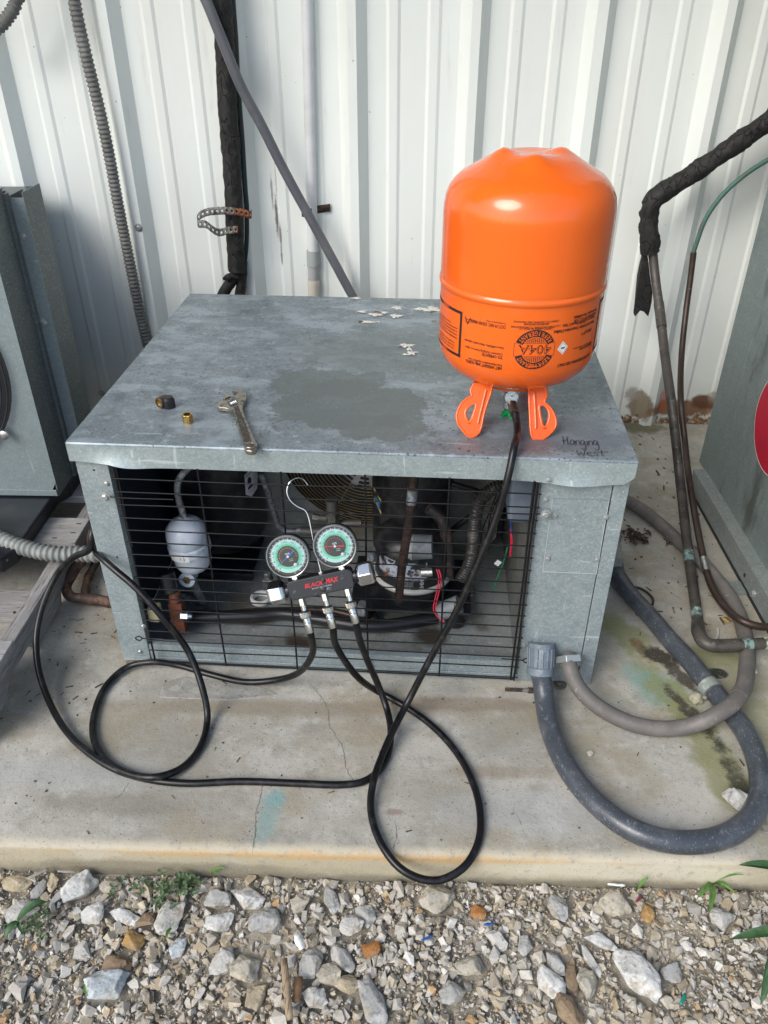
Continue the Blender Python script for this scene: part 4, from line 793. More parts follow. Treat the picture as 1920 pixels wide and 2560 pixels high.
tprint('WARNING', .0030, (LA[0][0]-.36, LA[0][1]-.0024), .022, .01, mm=m_orp); tprint('WARNING', .0030, (LA[0][0]-.36, LA[1][1]+.0034), .022, .01, mm=m_orp)
# collar handles that it stands on: bent sheet with finger loop
def leg(outer, hole, ridge):
    n_ = Vector((0, .077, -.053)).normalized(); org = Vector((TX, TY, H))
    o3 = [Vector(p)-org for p in outer]; h3 = [Vector(p)-org for p in hole]
    me = bpy.data.meshes.new('collar_leg'); bm = bmesh.new()
    ob = [bm.verts.new(p) for p in spline(o3+[o3[0]], .006)[:-1]]; hb = [bm.verts.new(p) for p in spline(h3+[h3[0]], .005)[:-1]]
    E_ = [bm.edges.new((ob[i], ob[(i+1) % len(ob)])) for i in range(len(ob))]+[bm.edges.new((hb[i], hb[(i+1) % len(hb)])) for i in range(len(hb))]
    bmesh.ops.triangle_fill(bm, edges=E_, use_beauty=True, normal=n_); bm.to_mesh(me); bm.free()
    o = bpy.data.objects.new('collar_leg', me); COL.objects.link(o); o.parent = tank; me.materials.append(m_or)
    s = o.modifiers.new('thickness', 'SOLIDIFY'); s.thickness = .0022; s.offset = 0
    g = G(); g.tube([p for p in o3]+[o3[0]], .0021, 8, step=.004, cap=False); g.tube([p+Vector((0, .003, .002)) for p in h3]+[h3[0]+Vector((0, .003, .002))], .0030, 8, step=.004, cap=False)
    mk('rolled_edge', g, m_or, o, smooth=60)
    g = G(); g.tube([Vector(p)-org+Vector((0, -.0012, .0006)) for p in ridge], .0028, 8, step=.004); mk('stiffening_rib', g, m_or, o, smooth=60)
    # the loop's return flange, running back under the cylinder
    return o
leg([(0.2103,-1.0323,0.5846),(0.2242,-1.0317,0.5855),(0.2403,-1.0341,0.582),(0.2335,-1.0505,0.5583),(0.2284,-1.0606,0.5435),(0.2238,-1.0739,0.5243),(0.22,-1.079,0.5168),(0.2103,-1.0829,0.5111),(0.2013,-1.082,0.5125),(0.1923,-1.0761,0.521),(0.185,-1.0701,0.5297),(0.1825,-1.064,0.5386),(0.1838,-1.0589,0.546),(0.1899,-1.0518,0.5564),(0.1996,-1.0461,0.5646),(0.2075,-1.044,0.5676),(0.2069,-1.0415,0.5713),(0.2056,-1.039,0.575)],
    [(0.2113,-1.0516,0.5566),(0.2025,-1.0552,0.5513),(0.1967,-1.0609,0.5431),(0.1979,-1.0659,0.5358),(0.2029,-1.0712,0.5282),(0.2076,-1.0689,0.5315),(0.2116,-1.0623,0.5411),(0.2155,-1.0546,0.5522),(0.2143,-1.0526,0.5551)], [(0.2311,-1.0378,0.5767),(0.2264,-1.0495,0.5597),(0.2217,-1.0607,0.5434),(0.2183,-1.0699,0.5301)])
leg([(0.3035,-1.0357,0.5797),(0.3168,-1.0346,0.5813),(0.332,-1.0356,0.5799),(0.3333,-1.0396,0.5741),(0.333,-1.0437,0.5682),(0.3292,-1.0488,0.5607),(0.3368,-1.0523,0.5557),(0.3449,-1.0588,0.5462),(0.3495,-1.0679,0.533),(0.3479,-1.073,0.5256),(0.3391,-1.0791,0.5167),(0.3286,-1.0837,0.5099),(0.3179,-1.0853,0.5076),(0.3108,-1.0834,0.5105),(0.3075,-1.0773,0.5193),(0.3059,-1.0641,0.5384),(0.3044,-1.05,0.559)],
    [(0.3261,-1.0518,0.5563),(0.3342,-1.0553,0.5512),(0.3387,-1.0614,0.5424),(0.338,-1.0669,0.5343),(0.3328,-1.0746,0.5232),(0.3275,-1.0741,0.5239),(0.3247,-1.0691,0.5312),(0.3218,-1.06,0.5445),(0.3212,-1.0539,0.5533)], [(0.312,-1.0397,0.5738),(0.3133,-1.0519,0.5562),(0.3148,-1.0641,0.5385),(0.3152,-1.0742,0.5238)])
g = G(); g.lathe([(.070, .060), (.070, .076)], 48, caps=False); mk('collar_ring', g, m_or, tank, smooth=40).modifiers.new('t', 'SOLIDIFY').thickness = .002
for a in (R(55), R(125)):   # rear legs of the collar, down to the lid
    g = G(); g.add([(.072*cos(a+d)*f, .072*sin(a+d)*f, z) for z, f in ((.07, 1), (.04, 1.1), (.0015, 1.2)) for d in (-.28, .28)], [(0, 1, 3, 2), (2, 3, 5, 4)]); o = mk('collar_leg', g, m_or, tank); o.modifiers.new('t', 'SOLIDIFY').thickness = .002
# valve, its side port and green hand wheel
vx, vy = -.011, -.047
m_nick = mat('nickel', (.50, .50, .48), .25, 1, layers=[dict(k='n', c=(.2, .19, .17), scale=200, lo=.5, hi=.7)])
g = G(); g.cyl((0, 0, .064), (0, 0, .050), .012); g.cyl((0, 0, .052), (-.002, -.004, .018), .0105, .0095, 20); valve = mk('valve', g, m_nick, tank, smooth=40); valve.location = (vx+.004, vy+.006, 0)
g = G(); g.cyl((0, 0, 0), (.001, -.012, .004), .0125, .0115, 28); g.cyl((.001, -.012, .004), (.0012, -.0145, .0048), .0085, .0085, 24); g.cyl((.0012, -.014, .0047), (.0017, -.022, .007), .004, .0035, 16); mk('packing_nut', g, m_nick, valve, smooth=30).location = (-.001, -.006, .040)
m_green = plain('green_plastic', (.0, .22, .06), .35, coat=.3)
g = G(); g.cyl((0, 0, .0), (-.001, -.002, .010), .0065, .0065, 14)
for k in range(4):
    a = k*pi/2+.5; g.cyl((.002*cos(a), .002*sin(a)-.001, .003), (.011*cos(a), .011*sin(a)-.003, .0005), .0042, .0036, 10); g.lathe([(.0008, -.003), (.0038, -.002), (.0038, .002), (.0008, .003)], 10, Matrix.Translation((.0115*cos(a), .0115*sin(a)-.003, .0005)))
mk('hand_wheel', g, m_green, valve, smooth=50).location = (-.003, -.009, .008)

# ================================================================ manifold gauge set hanging on the grille
uw = unit.matrix_world
MO = Vector([(-0.042,-0.064,0.2845)][0]); tl, rl = R(22), R(15)
nL = Vector((0, -cos(tl), sin(tl))); up = Vector((0, sin(tl), cos(tl))); rx = Vector((1, 0, 0))
uL = rx*cos(rl)+up*sin(rl); vL = -rx*sin(rl)+up*cos(rl)
Mman = uw @ Matrix(((uL.x, vL.x, nL.x, MO.x), (uL.y, vL.y, nL.y, MO.y), (uL.z, vL.z, nL.z, MO.z), (0, 0, 0, 1)))   # x along bar, y up, z towards viewer
man = thing('manifold_gauge_set', (0, 0, 0), 'black manifold with two round pressure gauges hooked onto the wire grille', 'gauge set'); man.matrix_world = Mman; bpy.context.view_layer.update()
m_bar = mat('scuffed_black_anodised', (.018, .02, .026), .35, layers=[dict(k='n', c=(.09, .09, .09), scale=120, lo=.62, hi=.66, detail=8), dict(k='s', c=(.4, .4, .4), scale=150, rad=.16, prob=.06)])
def rrect(w, h, r, n=6):
    return [(sx*(w-r)+r*cos(a), sy*(h-r)+r*sin(a)) for (sx, sy, a0) in ((1, 1, 0), (-1, 1, pi/2), (-1, -1, pi), (1, -1, 3*pi/2)) for a in np.linspace(a0, a0+pi/2, n)]
g = G(); g.prism(rrect(.0575, .0172, .0075), -.012, .012, lambda u, v, w: (u, v, w)); bar = mk('manifold_body', g, m_bar, man, bevel=.0016, smooth=40)
m_redp = plain('red_print', (.62, .02, .03), .5)
v, f = textgeo('BLACK', .0075, .034, shear=.25, offset=.014); v2, f2 = textgeo('MAX', .0085, .0235, shear=.25, offset=.014)
g = G(); g.add([(x-.0105, y+.0035, .0123) for x, y, _ in v], f); g.add([(x+.0215, y+.0045, .0123) for x, y, _ in v2], f2); mk('lettering', g, m_redp, bar)
v, f = textgeo('BLACK MAX SERIES', .0022, .036, shear=.2); g = G(); g.add([(x+.002, y-.0035, .0123) for x, y, _ in v], f)
for k in range(7):
    a = R(200+k*23); g.add([(.008+.003*cos(a+.1), -.006+.003*sin(a+.1), .0123), (.008+.003*cos(a-.1), -.006+.003*sin(a-.1), .0123), (.008+.012*cos(a), -.006+.007*sin(a), .0123)], [(0, 1, 2)])
mk('lettering', g, plain('silver_print', (.45, .46, .48), .4), bar)
g = G(); g.cyl((.0085, .0172, .002), (.0085, .004, .012), .0035); g.lathe([(.005, 0), (.0055, .001), (.004, .0018)], 16, Matrix.Translation((.003, -.0085, .0118))); mk('sight_glass', g, m_bar, bar, smooth=40)
m_glass = bpy.data.materials.new('gauge_glass'); m_glass.use_nodes = True; nt = m_glass.node_tree; nt.nodes.remove(nt.nodes['Principled BSDF'])
tr = nt.nodes.new('ShaderNodeBsdfTransparent'); gl = nt.nodes.new('ShaderNodeBsdfGlossy'); gl.inputs['Roughness'].default_value = .06; fx = nt.nodes.new('ShaderNodeFresnel'); fx.inputs[0].default_value = 1.45; ms = nt.nodes.new('ShaderNodeMixShader')
nt.links.new(fx.outputs[0], ms.inputs[0]); nt.links.new(tr.outputs[0], ms.inputs[1]); nt.links.new(gl.outputs[0], ms.inputs[2]); nt.links.new(ms.outputs[0], nt.nodes['Material Output'].inputs[0])
m_dk = plain('dial_black', (.02, .022, .024), .4); m_cy = plain('dial_cyan', (.46, .76, .74), .5); m_gn = plain('dial_green', (.16, .66, .42), .5); m_wt = plain('dial_white', (.75, .78, .78), .5); m_or2 = plain('dial_orange', (.7, .25, .03), .5)
def disc(r0, r1, z, n=64, a0=0, a1=2*pi):
    g = G(); A = np.linspace(a0, a1, n)
    g.add([(r*cos(a), r*sin(a), z) for a in A for r in (r0, r1)], [(2*i, 2*i+1, 2*i+3, 2*i+2) for i in range(n-1)]); return g
def gauge(cx, needle_ang, needle_m, name, hot):
    ga = bpy.data.objects.new('gauge', None); COL.objects.link(ga); ga.parent = man; ga.location = (cx, .062, .004); ga['label'] = name
    g = G(); g.lathe([(.031, -.010), (.036, -.007), (.0372, .0), (.0372, .014), (.0355, .0165), (.0345, .0165), (.0340, .0135)], 64, caps=False); g.lathe([(.0, -.010), (.031, -.010)], 48, caps=False); mk('case', g, m_black, ga, smooth=35)
    g = G(); g.lathe([(.0374, .0105), (.0378, .013), (.0370, .0165), (.0358, .0178), (.0345, .0172)], 64, caps=False); mk('bezel', g, mat('clear_bezel', (.30, .32, .32), .15, .4, spec=.8), ga, smooth=60)
    dial = mk('dial', disc(0, .0345, .0120), m_dk, ga)
    mk('dial_band', disc(.0185, .0290, .0123), m_cy, dial); mk('dial_band', disc(.0185, .0230, .0125), m_gn, dial); mk('dial_band', disc(0, .0178, .0126), m_dk, dial)
    g = G()
    def tick(r0, r1, a, w=.00022, z=.0127): c_, s_ = cos(a), sin(a); g.add([(r0*c_-w*s_, r0*s_+w*c_, z), (r0*c_+w*s_, r0*s_-w*c_, z), (r1*c_+w*s_, r1*s_-w*c_, z), (r1*c_-w*s_, r1*s_+w*c_, z)], [(0, 1, 2, 3)])
    for i in range(101):
        a = R(225-270*i/100); tick(.0284, .0305 if i % 5 else .0322, a, .00022 if i % 5 else .0004)
    mk('scale_marks', g, m_wt, dial); g = G()
    for i in range(61): tick(.0238, .0250 if i % 4 else .0270, R(225-270*i/60), .00028); tick(.0190, .0202 if i % 4 else .0216, R(225-270*i/60), .00028)
    mk('scale_marks', g, m_dk, dial); g = G()
    for i in range(40): tick(.0140, .0150 if i % 3 else .0165, R(215-230*i/40), .0003, .0129)
    mk('scale_marks', g, m_or2 if not hot else plain('dial_red', (.6, .04, .05), .5), dial)
    g = G()
    for i, t in enumerate(('0', '50', '100', '150', '200', '250', '300', '350', '500')):
        a = R(225-270*i/8); v, f = textgeo(t, .0022, None); g.add([(x+.0268*cos(a)*.97, y+.0258*sin(a), .0129) for x, y, _ in v], f)
    mk('numerals', g, m_dk, dial); g = G()
    for t, h, x0, y0 in (('cps', .0042, 0, .0055), ('R-134A', .0016, .004, -.0055), ('R-404A', .0016, .004, -.0085)):
        v, f = textgeo(t, h, None, offset=.01 if t == 'cps' else 0); g.add([(x+x0, y+y0, .0129) for x, y, _ in v], f)
    for t, x0, y0 in (('psi', .005, -.0305), ('800' if hot else '500', .014, -.0275)):
        v, f = textgeo(t, .0024, None); g.add([(x+x0, y+y0, .0129) for x, y, _ in v], f)
    mk('lettering', g, m_wt, dial)
    g = G(); c_, s_ = cos(needle_ang), sin(needle_ang); P2 = lambda u, w: (u*c_-w*s_, u*s_+w*c_)
    g.prism([P2(-.016, .0011), P2(-.016, -.0011), P2(0, -.0010), P2(.028, -.0002), P2(.028, .0002), P2(0, .0010)], .0138, .0142, lambda u, v, w: (u, v, w)); nd = mk('needle', g, needle_m, dial)
    g = G(); g.lathe([(.0022, .0135), (.0022, .0150), (.001, .0153)], 20); mk('needle_hub', g, m_wt, nd, smooth=40)
    g = G(); g.lathe([(.0030, .0160), (.0034, .0168), (.0022, .0176)], 20, Matrix.Translation((.010, -.016, 0))); mk('adjusting_screw', g, mat('clear_stud', (.42, .46, .46), .3), ga, smooth=40)
    g = G(); n = 48; g.add([(0, 0, .0178)]+[(.0348*cos(2*pi*i/n), .0348*sin(2*pi*i/n), .0166) for i in range(n)], [(0, i+1, (i+1) % n+1) for i in range(n)]); mk('glass', g, m_glass, ga, smooth=60)
    g = G(); g.hexn((0, -.0365, .001), (0, -.0425, .001), .0082); g.cyl((0, -.0420, .001), (0, -.048, .001), .0055); mk('stem_nut', g, m_chrome, ga, smooth=30)
gauge(-.0405, R(212), plain('blue_needle', (.03, .16, .55), .4), 'lower gauge with a blue needle', False)
gauge(.0425, R(170), m_redp, 'upper gauge with a red needle', True)
for s in (-1, 1):   # hexagonal hand wheels
    g = G(); g.cyl((s*.057, 0, 0), (s*.064, 0, 0), .0095, .0095, 20); mk('valve_stem', g, m_bar, man, smooth=30)
    g = G(); g.lathe([(.0135, 0), (.0185, .003), (.0215, .006), (.0215, .026), (.0195, .0300), (.013, .032)], 6, Matrix.Translation((s*.063, 0, 0)) @ Vector((s, 0, 0)).to_track_quat('Z', 'Y').to_matrix().to_4x4() @ Matrix.Rotation(R(22 if s > 0 else 5), 4, 'Z')); mk('hand_wheel', g, m_chrome, man, bevel=.0012, smooth=20)
g = G(); g.hexn((.004, .017, -.002), (.004, .0205, -.002), .006); mk('hook_nut', g, m_steel, man, smooth=30)
hk = [(.004, .02, -.002), (.0045, .07, -.003), (.005, .128, -.004), (-.006, .138, -.004), (-.016, .152, -.003), (-.0175, .168, -.002), (-.008, .183, -.003), (.004, .186, -.010), (.012, .180, -.018), (.017, .167, -.022)]
g = G(); g.tube(hk[:3]+hk[3:], .0014, 10, step=.003); mk('hook', g, m_chrome, man, smooth=60)
m_knurl = mat('knurled_steel', (.55, .54, .50), .32, 1, layers=[dict(k='n', c=(.30, .28, .24), scale=200, lo=.45, hi=.7)])
for u in (-.0412, 0, .0412):
    g = G(); g.cyl((u, -.0165, 0), (u, -.0195, 0), .0058, .0058, 20); g.hexn((u, -.019, 0), (u, -.031, 0), .0068); g.cyl((u, -.031, 0), (u, -.041, 0), .0050, .0050, 20); mk('port_fitting', g, m_chrome, man, smooth=30)
def mw(u, v, n): return man.matrix_world @ Vector((u, v, n))

# ---- charging hoses: knurled nut, crimped ferrule and rubber hose
def hose(ptsL, label, start, startdir, end=None):
    t = thing('charging_hose', start, label, 'hose', 'black charging hoses of the gauge set'); o = Vector(start)
    rel = [Vector(p)-o for p in ptsL]
    g = G(); g.tube(rel, .0063, 16, step=.006); rb = child2(mk('rubber_hose', g, m_hose, None, smooth=80), t)
    d = Vector(startdir).normalized(); q = d.to_track_quat('Z', 'Y').to_matrix().to_4x4()
    g = G(); g.lathe([(.0075, 0), (.0088, .0012), (.0088, .0105), (.0078, .012), (.006, .0125)], 28, q); kn = child2(mk('knurled_nut', g, m_knurl, None, smooth=30), t)
    g = G()
    for i in range(16):
        for s in (1, -1):
            pp = [(.0089*cos(2*pi*i/16+s*k*.10), .0089*sin(2*pi*i/16+s*k*.10), .0015+k*.0022) for k in range(5)]
            g.tube([q @ Vector(p) for p in pp], .00045, 4, sm=False)
    mk('knurling', g, m_knurl, kn, kind='stuff')
    g = G(); g.lathe([(.0066, .0125), (.0072, .016), (.0072, .020), (.0066, .021), (.0072, .022), (.0072, .037), (.0064, .040)], 24, q); child2(mk('ferrule', g, m_chrome, None, smooth=30), t)
    return t
def child2(o, p): o.parent = p; return o
m_hose = mat('black_hose_rubber', (.005, .005, .006), .33, spec=.38, layers=[dict(k='n', c=(.022, .022, .022), scale=60, lo=.5, hi=.7, r=.42)], bump=[(300, .1, .0005)])
dn = mw(0, -1, 0)-mw(0, 0, 0)
def hs(u): return [mw(u, -.066, 0), mw(u, -.082, 0)]
h1 = hs(-.0412)+[(-0.0631,-1.222,0.1484),(-0.075,-1.2155,0.111),(-0.1021,-1.1924,0.0591),(-0.142,-1.1758,0.0265),(-0.2084,-1.1656,0.008),(-0.2805,-1.1475,0.008),(-0.3479,-1.1314,0.0156),(-0.3973,-1.1324,0.0241),(-0.449,-1.1368,0.013),(-0.4773,-1.1818,0.008),(-0.4767,-1.2576,0.007),(-0.4575,-1.3152,0.007),(-0.4199,-1.361,0.0075),(-0.3665,-1.3917,0.012),(-0.317,-1.4015,0.019),(-0.2818,-1.3722,0.009),(-0.2618,-1.3244,0.007),(-0.2608,-1.2653,0.016),(-0.2714,-1.2336,0.055),(-0.2991,-1.194,0.11),(-0.3396,-1.1848,0.1891),(-0.3873,-1.1609,0.2375),(-0.4247,-1.1413,0.2596),(-0.4515,-1.1242,0.2725)]
e = Vector(h1[-1]); h1 += [tuple(uw @ Vector(p)) for p in ((-.479, .03, .265), (-.481, .12, .25), (-.481, .3, .22), (-.485, .5, .18))]
hose(h1, 'black hose from the left manifold port, looping over the slab to the left post', mw(-.0412, -.043, 0), dn)
h3 = hs(.0412)+[(0.0222,-1.2225,0.1734),(0.0354,-1.218,0.1188),(0.0519,-1.2137,0.0619),(0.0699,-1.239,0.022),(0.0787,-1.2905,0.018),(0.0747,-1.3344,0.008),(0.0595,-1.3689,0.007),(0.034,-1.3919,0.007),(-0.0012,-1.3995,0.007),(-0.0805,-1.3989,0.007),(-0.1761,-1.3977,0.007),(-0.2704,-1.4042,0.007),(-0.336,-1.3974,0.007),(-0.3978,-1.3792,0.0075),(-0.4579,-1.345,0.009),(-0.5165,-1.2965,0.012),(-0.5689,-1.2338,0.022),(-0.6037,-1.1776,0.05),(-0.6155,-1.1301,0.09),(-0.6039,-1.0917,0.14),(-0.5754,-1.0641,0.19),(-0.5281,-1.0772,0.24),(-0.4837,-1.0957,0.275)]
h3 += [tuple(uw @ Vector(p)) for p in ((-.478, .03, .305), (-.4805, .14, .30), (-.483, .3, .27))]
hose(h3, 'black hose from the right manifold port, sweeping in the widest arc over the slab', mw(.0412, -.043, 0), dn)
h2 = hs(0)+[(-0.0221,-1.2257,0.1697),(-0.0061,-1.2243,0.1261),(0.0178,-1.2173,0.0766),(0.0509,-1.1905,0.016),(0.0912,-1.2113,0.009),(0.1433,-1.2537,0.007),(0.1841,-1.3046,0.007),(0.2138,-1.3646,0.007),(0.2288,-1.4352,0.008),(0.2236,-1.4985,0.006),(0.2002,-1.5395,0.0),(0.164,-1.5574,-0.01),(0.1353,-1.5582,-0.01),(0.0992,-1.5457,-0.002),(0.0679,-1.51,0.008),(0.0491,-1.4491,0.008),(0.0512,-1.4018,0.018),(0.0653,-1.3462,0.022),(0.0822,-1.3026,0.032),(0.1082,-1.2503,0.05),(0.1481,-1.2276,0.1402),(0.1894,-1.2142,0.2381),(0.2274,-1.1957,0.347),(0.2519,-1.1787,0.4292),(0.2645,-1.1652,0.4919),(0.2732,-1.1375,0.5276)]
h2 += [(0.2825,-1.0946,0.524),(0.2839,-1.0678,0.532),(0.2815,-1.0541,0.541)]
t2 = hose(h2, 'black hose from the middle manifold port, rising to the orange cylinder', mw(0, -.043, 0), dn)
q0 = Vector(([(0.2815,-1.0541,0.541)][0]))-t2.location; q1 = Vector((TX+vx+.005, TY+vy-.004, H+.034))-t2.location
m_fer = mat('bronze_ferrule', (.20, .15, .13), .35, .9)
g = G(); g.cyl(q0, q0.lerp(q1, .75), .0085, .0082, 20); g.cyl(q0.lerp(q1, .7), q1, .0065, .006, 16); mk('end_ferrule', g, m_fer, t2, smooth=30)

# ================================================================ pipes, conduits and insulation on and before the wall
m_flex = mat('grey_flex_conduit', (.145, .145, .135), .6, layers=[dict(k='n', c=(.21, .21, .20), scale=30, lo=.45, hi=.7), dict(k='n', c=(.06, .06, .055), scale=14, lo=.55, hi=.7, a=.6)])
m_flexl = mat('pale_flex_conduit', (.20, .215, .20), .55, layers=[dict(k='n', c=(.30, .31, .29), scale=30, lo=.45, hi=.7)])
m_cond = mat('grey_vinyl_conduit', (.105, .11, .125), .32, spec=.5, layers=[dict(k='n', c=(.14, .145, .155), scale=12, lo=.45, hi=.7)], bump=[(18, .1, .002, (1, 1, 3))])
m_condb = mat('slate_vinyl_conduit', (.050, .058, .070), .33, spec=.5, coat=.1, layers=[dict(k='n', c=(.095, .105, .118), scale=22, lo=.45, hi=.68, a=.8), dict(k='s', c=(.27, .29, .30), scale=130, rad=.16, prob=.14, a=.6), dict(k='s', c=(.30, .34, .37), scale=300, rad=.24, prob=.3, a=.7), dict(k='n', c=(.20, .22, .23), scale=160, lo=.6, hi=.7, a=.6, stretch=(1, .5, 1))])
m_condbr = mat('brown_grey_conduit', (.125, .115, .105), .55, layers=[dict(k='n', c=(.17, .15, .135), scale=25, lo=.45, hi=.68), dict(k='n', c=(.32, .30, .28), scale=110, lo=.63, hi=.70, a=.7)])
m_pvc = mat('white_pipe', (.66, .68, .69), .4, layers=[dict(k='n', c=(.55, .56, .55), scale=8, lo=.45, hi=.7)])
def worldtube(name, pts, r, m, label, cat, seg=16, step=.008, group=None, **k):
    o0 = Vector(pts[0]); g = G(); g.tube([Vector(p)-o0 for p in pts], r, seg, step=step); o = mk(name, g, m, smooth=70, **k); o.location = o0; tag(o, label, cat, group); return o
worldtube('flexible_conduit', [(-.735, -.05, 2.35), (-.722, -.055, 1.8), (-.712, -.055, 1.4)]+[(-0.7006,-0.055,1.1442),(-0.7016,-0.055,1.0936),(-0.6965,-0.055,0.9975),(-0.6871,-0.055,0.8803),(-0.6833,-0.055,0.7829),(-0.6824,-0.055,0.6566),(-0.6793,-0.055,0.5343),(-0.6767,-0.055,0.4373),(-0.6768,-0.045,0.3284),(-0.6711,-0.045,0.2464)], cor(.0107, .0126, .0158), m_flex, 'grey corrugated conduit running down the white siding at the left', 'conduit', step=.0018, seg=18)
worldtube('flexible_conduit', [(-.76, -.06, 2.35), (-.765, -.09, 1.7), (-.79, -.10, 1.3)]+[(-0.8095,-0.1,1.1314),(-0.8216,-0.1,1.1173),(-0.8301,-0.1,1.1031),(-0.8447,-0.1,1.0887),(-0.8596,-0.1,1.0755),(-0.8737,-0.1,1.0658),(-0.9005,-0.1,1.0523)], cor(.0107, .0125, .0158), m_flex, 'short bend of corrugated conduit in the top left corner', 'conduit', step=.0018, seg=18)
worldtube('smooth_conduit', [(-.52, -.10, 2.35), (-.50, -.108, 1.7), (-.445, -.108, 1.35)]+[(-0.3934,-0.108,1.1531),(-0.3765,-0.108,1.1177),(-0.35,-0.108,1.0444),(-0.3143,-0.104,0.9429),(-0.2732,-0.09,0.8546),(-0.224,-0.08,0.7449),(-0.1589,-0.075,0.617),(-0.1065,-0.075,0.5161),(-0.0511,-0.08,0.4115),(-0.0057,-0.09,0.3415)], .0128, m_cond, 'smooth grey conduit slanting across the siding down behind the unit', 'conduit')
pipe = thing('plastic_pipe', (-.155, -.0155, .4), 'white plastic pipe upright on the siding with a grey coupling near its foot', 'pipe')
q = [(-0.1527,-0.0155,1.1352),(-0.1683,-0.0155,0.5244),(-0.1703,-0.0155,0.4823),(-0.1723,-0.0155,0.4428),(-0.1749,-0.0155,0.3888),(-0.1696,-0.0155,0.5243)]
def pc(z, dx=0): return (q[0][0]+(q[1][0]-q[0][0])*(z-q[0][2])/(q[1][2]-q[0][2])+dx+.155, 0, z-.4)
g = G(); g.cyl(pc(2.3), pc(q[1][2]), .0145, seg=24); child2(mk('pipe_run', g, m_pvc, None, smooth=40), pipe)
g = G(); g.cyl(pc(q[1][2]+.003), pc(q[2][2]), .0178, seg=24); child2(mk('coupling', g, mat('grey_pvc', (.36, .385, .385), .45), None, smooth=40, bevel=.001), pipe)
g = G(); g.cyl(pc(q[2][2]), pc(q[3][2]), .0150, seg=24); child2(mk('pipe_run', g, mat('dirty_pvc', (.38, .385, .37), .5), None, smooth=40), pipe)
g = G(); g.cyl(pc(q[3][2]), pc(q[3][2]-.012), .0175, .0182, seg=24); g.cyl(pc(q[3][2]-.012), pc(.2), .0168, .0172, seg=24); child2(mk('adapter', g, mat('cream_pvc', (.58, .54, .46), .45), None, smooth=30), pipe)
m_strap = mat('rusty_strap', (.11, .07, .05), .8, .3, layers=[dict(k='n', c=(.045, .035, .03), scale=60, lo=.45, hi=.6), dict(k='n', c=(.22, .21, .19), scale=40, lo=.58, hi=.68)])
q = [(-0.1756,-0.034,0.6311),(-0.1305,-0.034,0.6438)]
g = G(); z = q[0][2]+.0; x0 = pc(z)[0]-.155
g.tube([(x0-.018, -.006, z-.002), (x0-.016, -.022, z-.003), (x0, -.034, z-.001), (x0+.016, -.026, z+.002), (x0+.020, -.008, z+.004)], .0085, 8, step=.003, flat=.16) if False else None
pts = [(x0+.0185*cos(a), -.0155+.0185*sin(a)) for a in np.linspace(R(185), R(355), 12)]+[(x0+.024, -.0075), (x0+.060, -.0075)]
n = len(pts); g.add([(x, y, z+dz+(x-x0)*.14) for x, y in pts for dz in (-.010, .010)], [(2*i, 2*i+2, 2*i+3, 2*i+1) for i in range(n-1)])
o = mk('pipe_strap', g, m_strap, smooth=50); o.modifiers.new('t', 'SOLIDIFY').thickness = .0012; tag(o, 'rusty strap holding the white plastic pipe to the siding', 'strap')
# cracked black insulation at the top left, with thin green tubing and a perforated strap
def foam(pts, r, seed, flat=1., seg=26, rough=.0028, step=.006):
    g = G(); g.tube(pts, r, seg, step=step, flat=flat); vs = []
    for p in g.v:
        p = Vector(p); a = noise.noise(p*55+Vector((seed, 0, 0)))*rough + noise.noise(Vector((p.x*140, p.y*140, p.z*60))+Vector((0, seed, 0)))*rough*.55
        vs.append(tuple(p+Vector((a, -a*.8, a*.2))))
    g.v = vs; return g
m_foam = mat('cracked_black_foam', (.011, .0105, .010), .7, layers=[dict(k='n', c=(.026, .025, .024), scale=45, lo=.5, hi=.68, detail=8), dict(k='s', c=(.07, .068, .062), scale=90, rad=.18, prob=.12, a=.7)], bump=[(60, .5, .004, (1, 1, .6)), (240, .4, .0015)])
nt = m_foam.node_tree; bs = nt.nodes['Principled BSDF']; vo = nt.nodes.new('ShaderNodeTexVoronoi'); vo.feature = 'DISTANCE_TO_EDGE'; vo.inputs['Scale'].default_value = 46
cw = _coord(nt, (1, 1, .42)); nz = nt.nodes.new('ShaderNodeTexNoise'); nz.inputs['Scale'].default_value = 60; nt.links.new(cw, nz.inputs['Vector']); ad = nt.nodes.new('ShaderNodeVectorMath'); ad.operation = 'MULTIPLY_ADD'; nt.links.new(nz.outputs[1], ad.inputs[0]); ad.inputs[1].default_value = (.02, .02, .02); nt.links.new(cw, ad.inputs[2]); nt.links.new(ad.outputs[0], vo.inputs['Vector'])
bb = nt.nodes.new('ShaderNodeBump'); bb.inputs['Strength'].default_value = 1; bb.inputs['Distance'].default_value = .006; nt.links.new(_ramp(nt, vo.outputs['Distance'], 0, .035), bb.inputs['Height'])
pv = bs.inputs['Normal'].links[0].from_socket; nt.links.new(pv, bb.inputs['Normal']); nt.links.new(bb.outputs[0], bs.inputs['Normal'])
ins = thing('insulated_pipe', [(-0.3486,-0.06,1.1171)][0], 'thick cracked black foam insulation hanging down the siding, green tubing beside it', 'insulated pipe'); io = ins.location
g = foam([Vector(p)-io for p in [(-.345, -.06, 2.35), (-.352, -.062, 1.6)]+[(-0.3506,-0.062,1.1443),(-0.3499,-0.062,1.1171),(-0.353,-0.062,0.9987),(-0.36,-0.062,0.8823),(-0.3626,-0.062,0.7634),(-0.3685,-0.062,0.6602),(-0.3741,-0.062,0.5573),(-0.3793,-0.062,0.4813)]], lambda s, t: .0265-.003*t, 3); mk('foam_sleeve', g, m_foam, ins, smooth=50)
g = foam([Vector(p)-io for p in [(-0.3719,-0.06,0.5064),(-0.3817,-0.06,0.4742),(-0.3971,-0.06,0.4513),(-0.4201,-0.06,0.4214),(-0.4446,-0.06,0.3808)]], .0155, 5); mk('foam_sleeve', g, m_foam, ins, smooth=50)
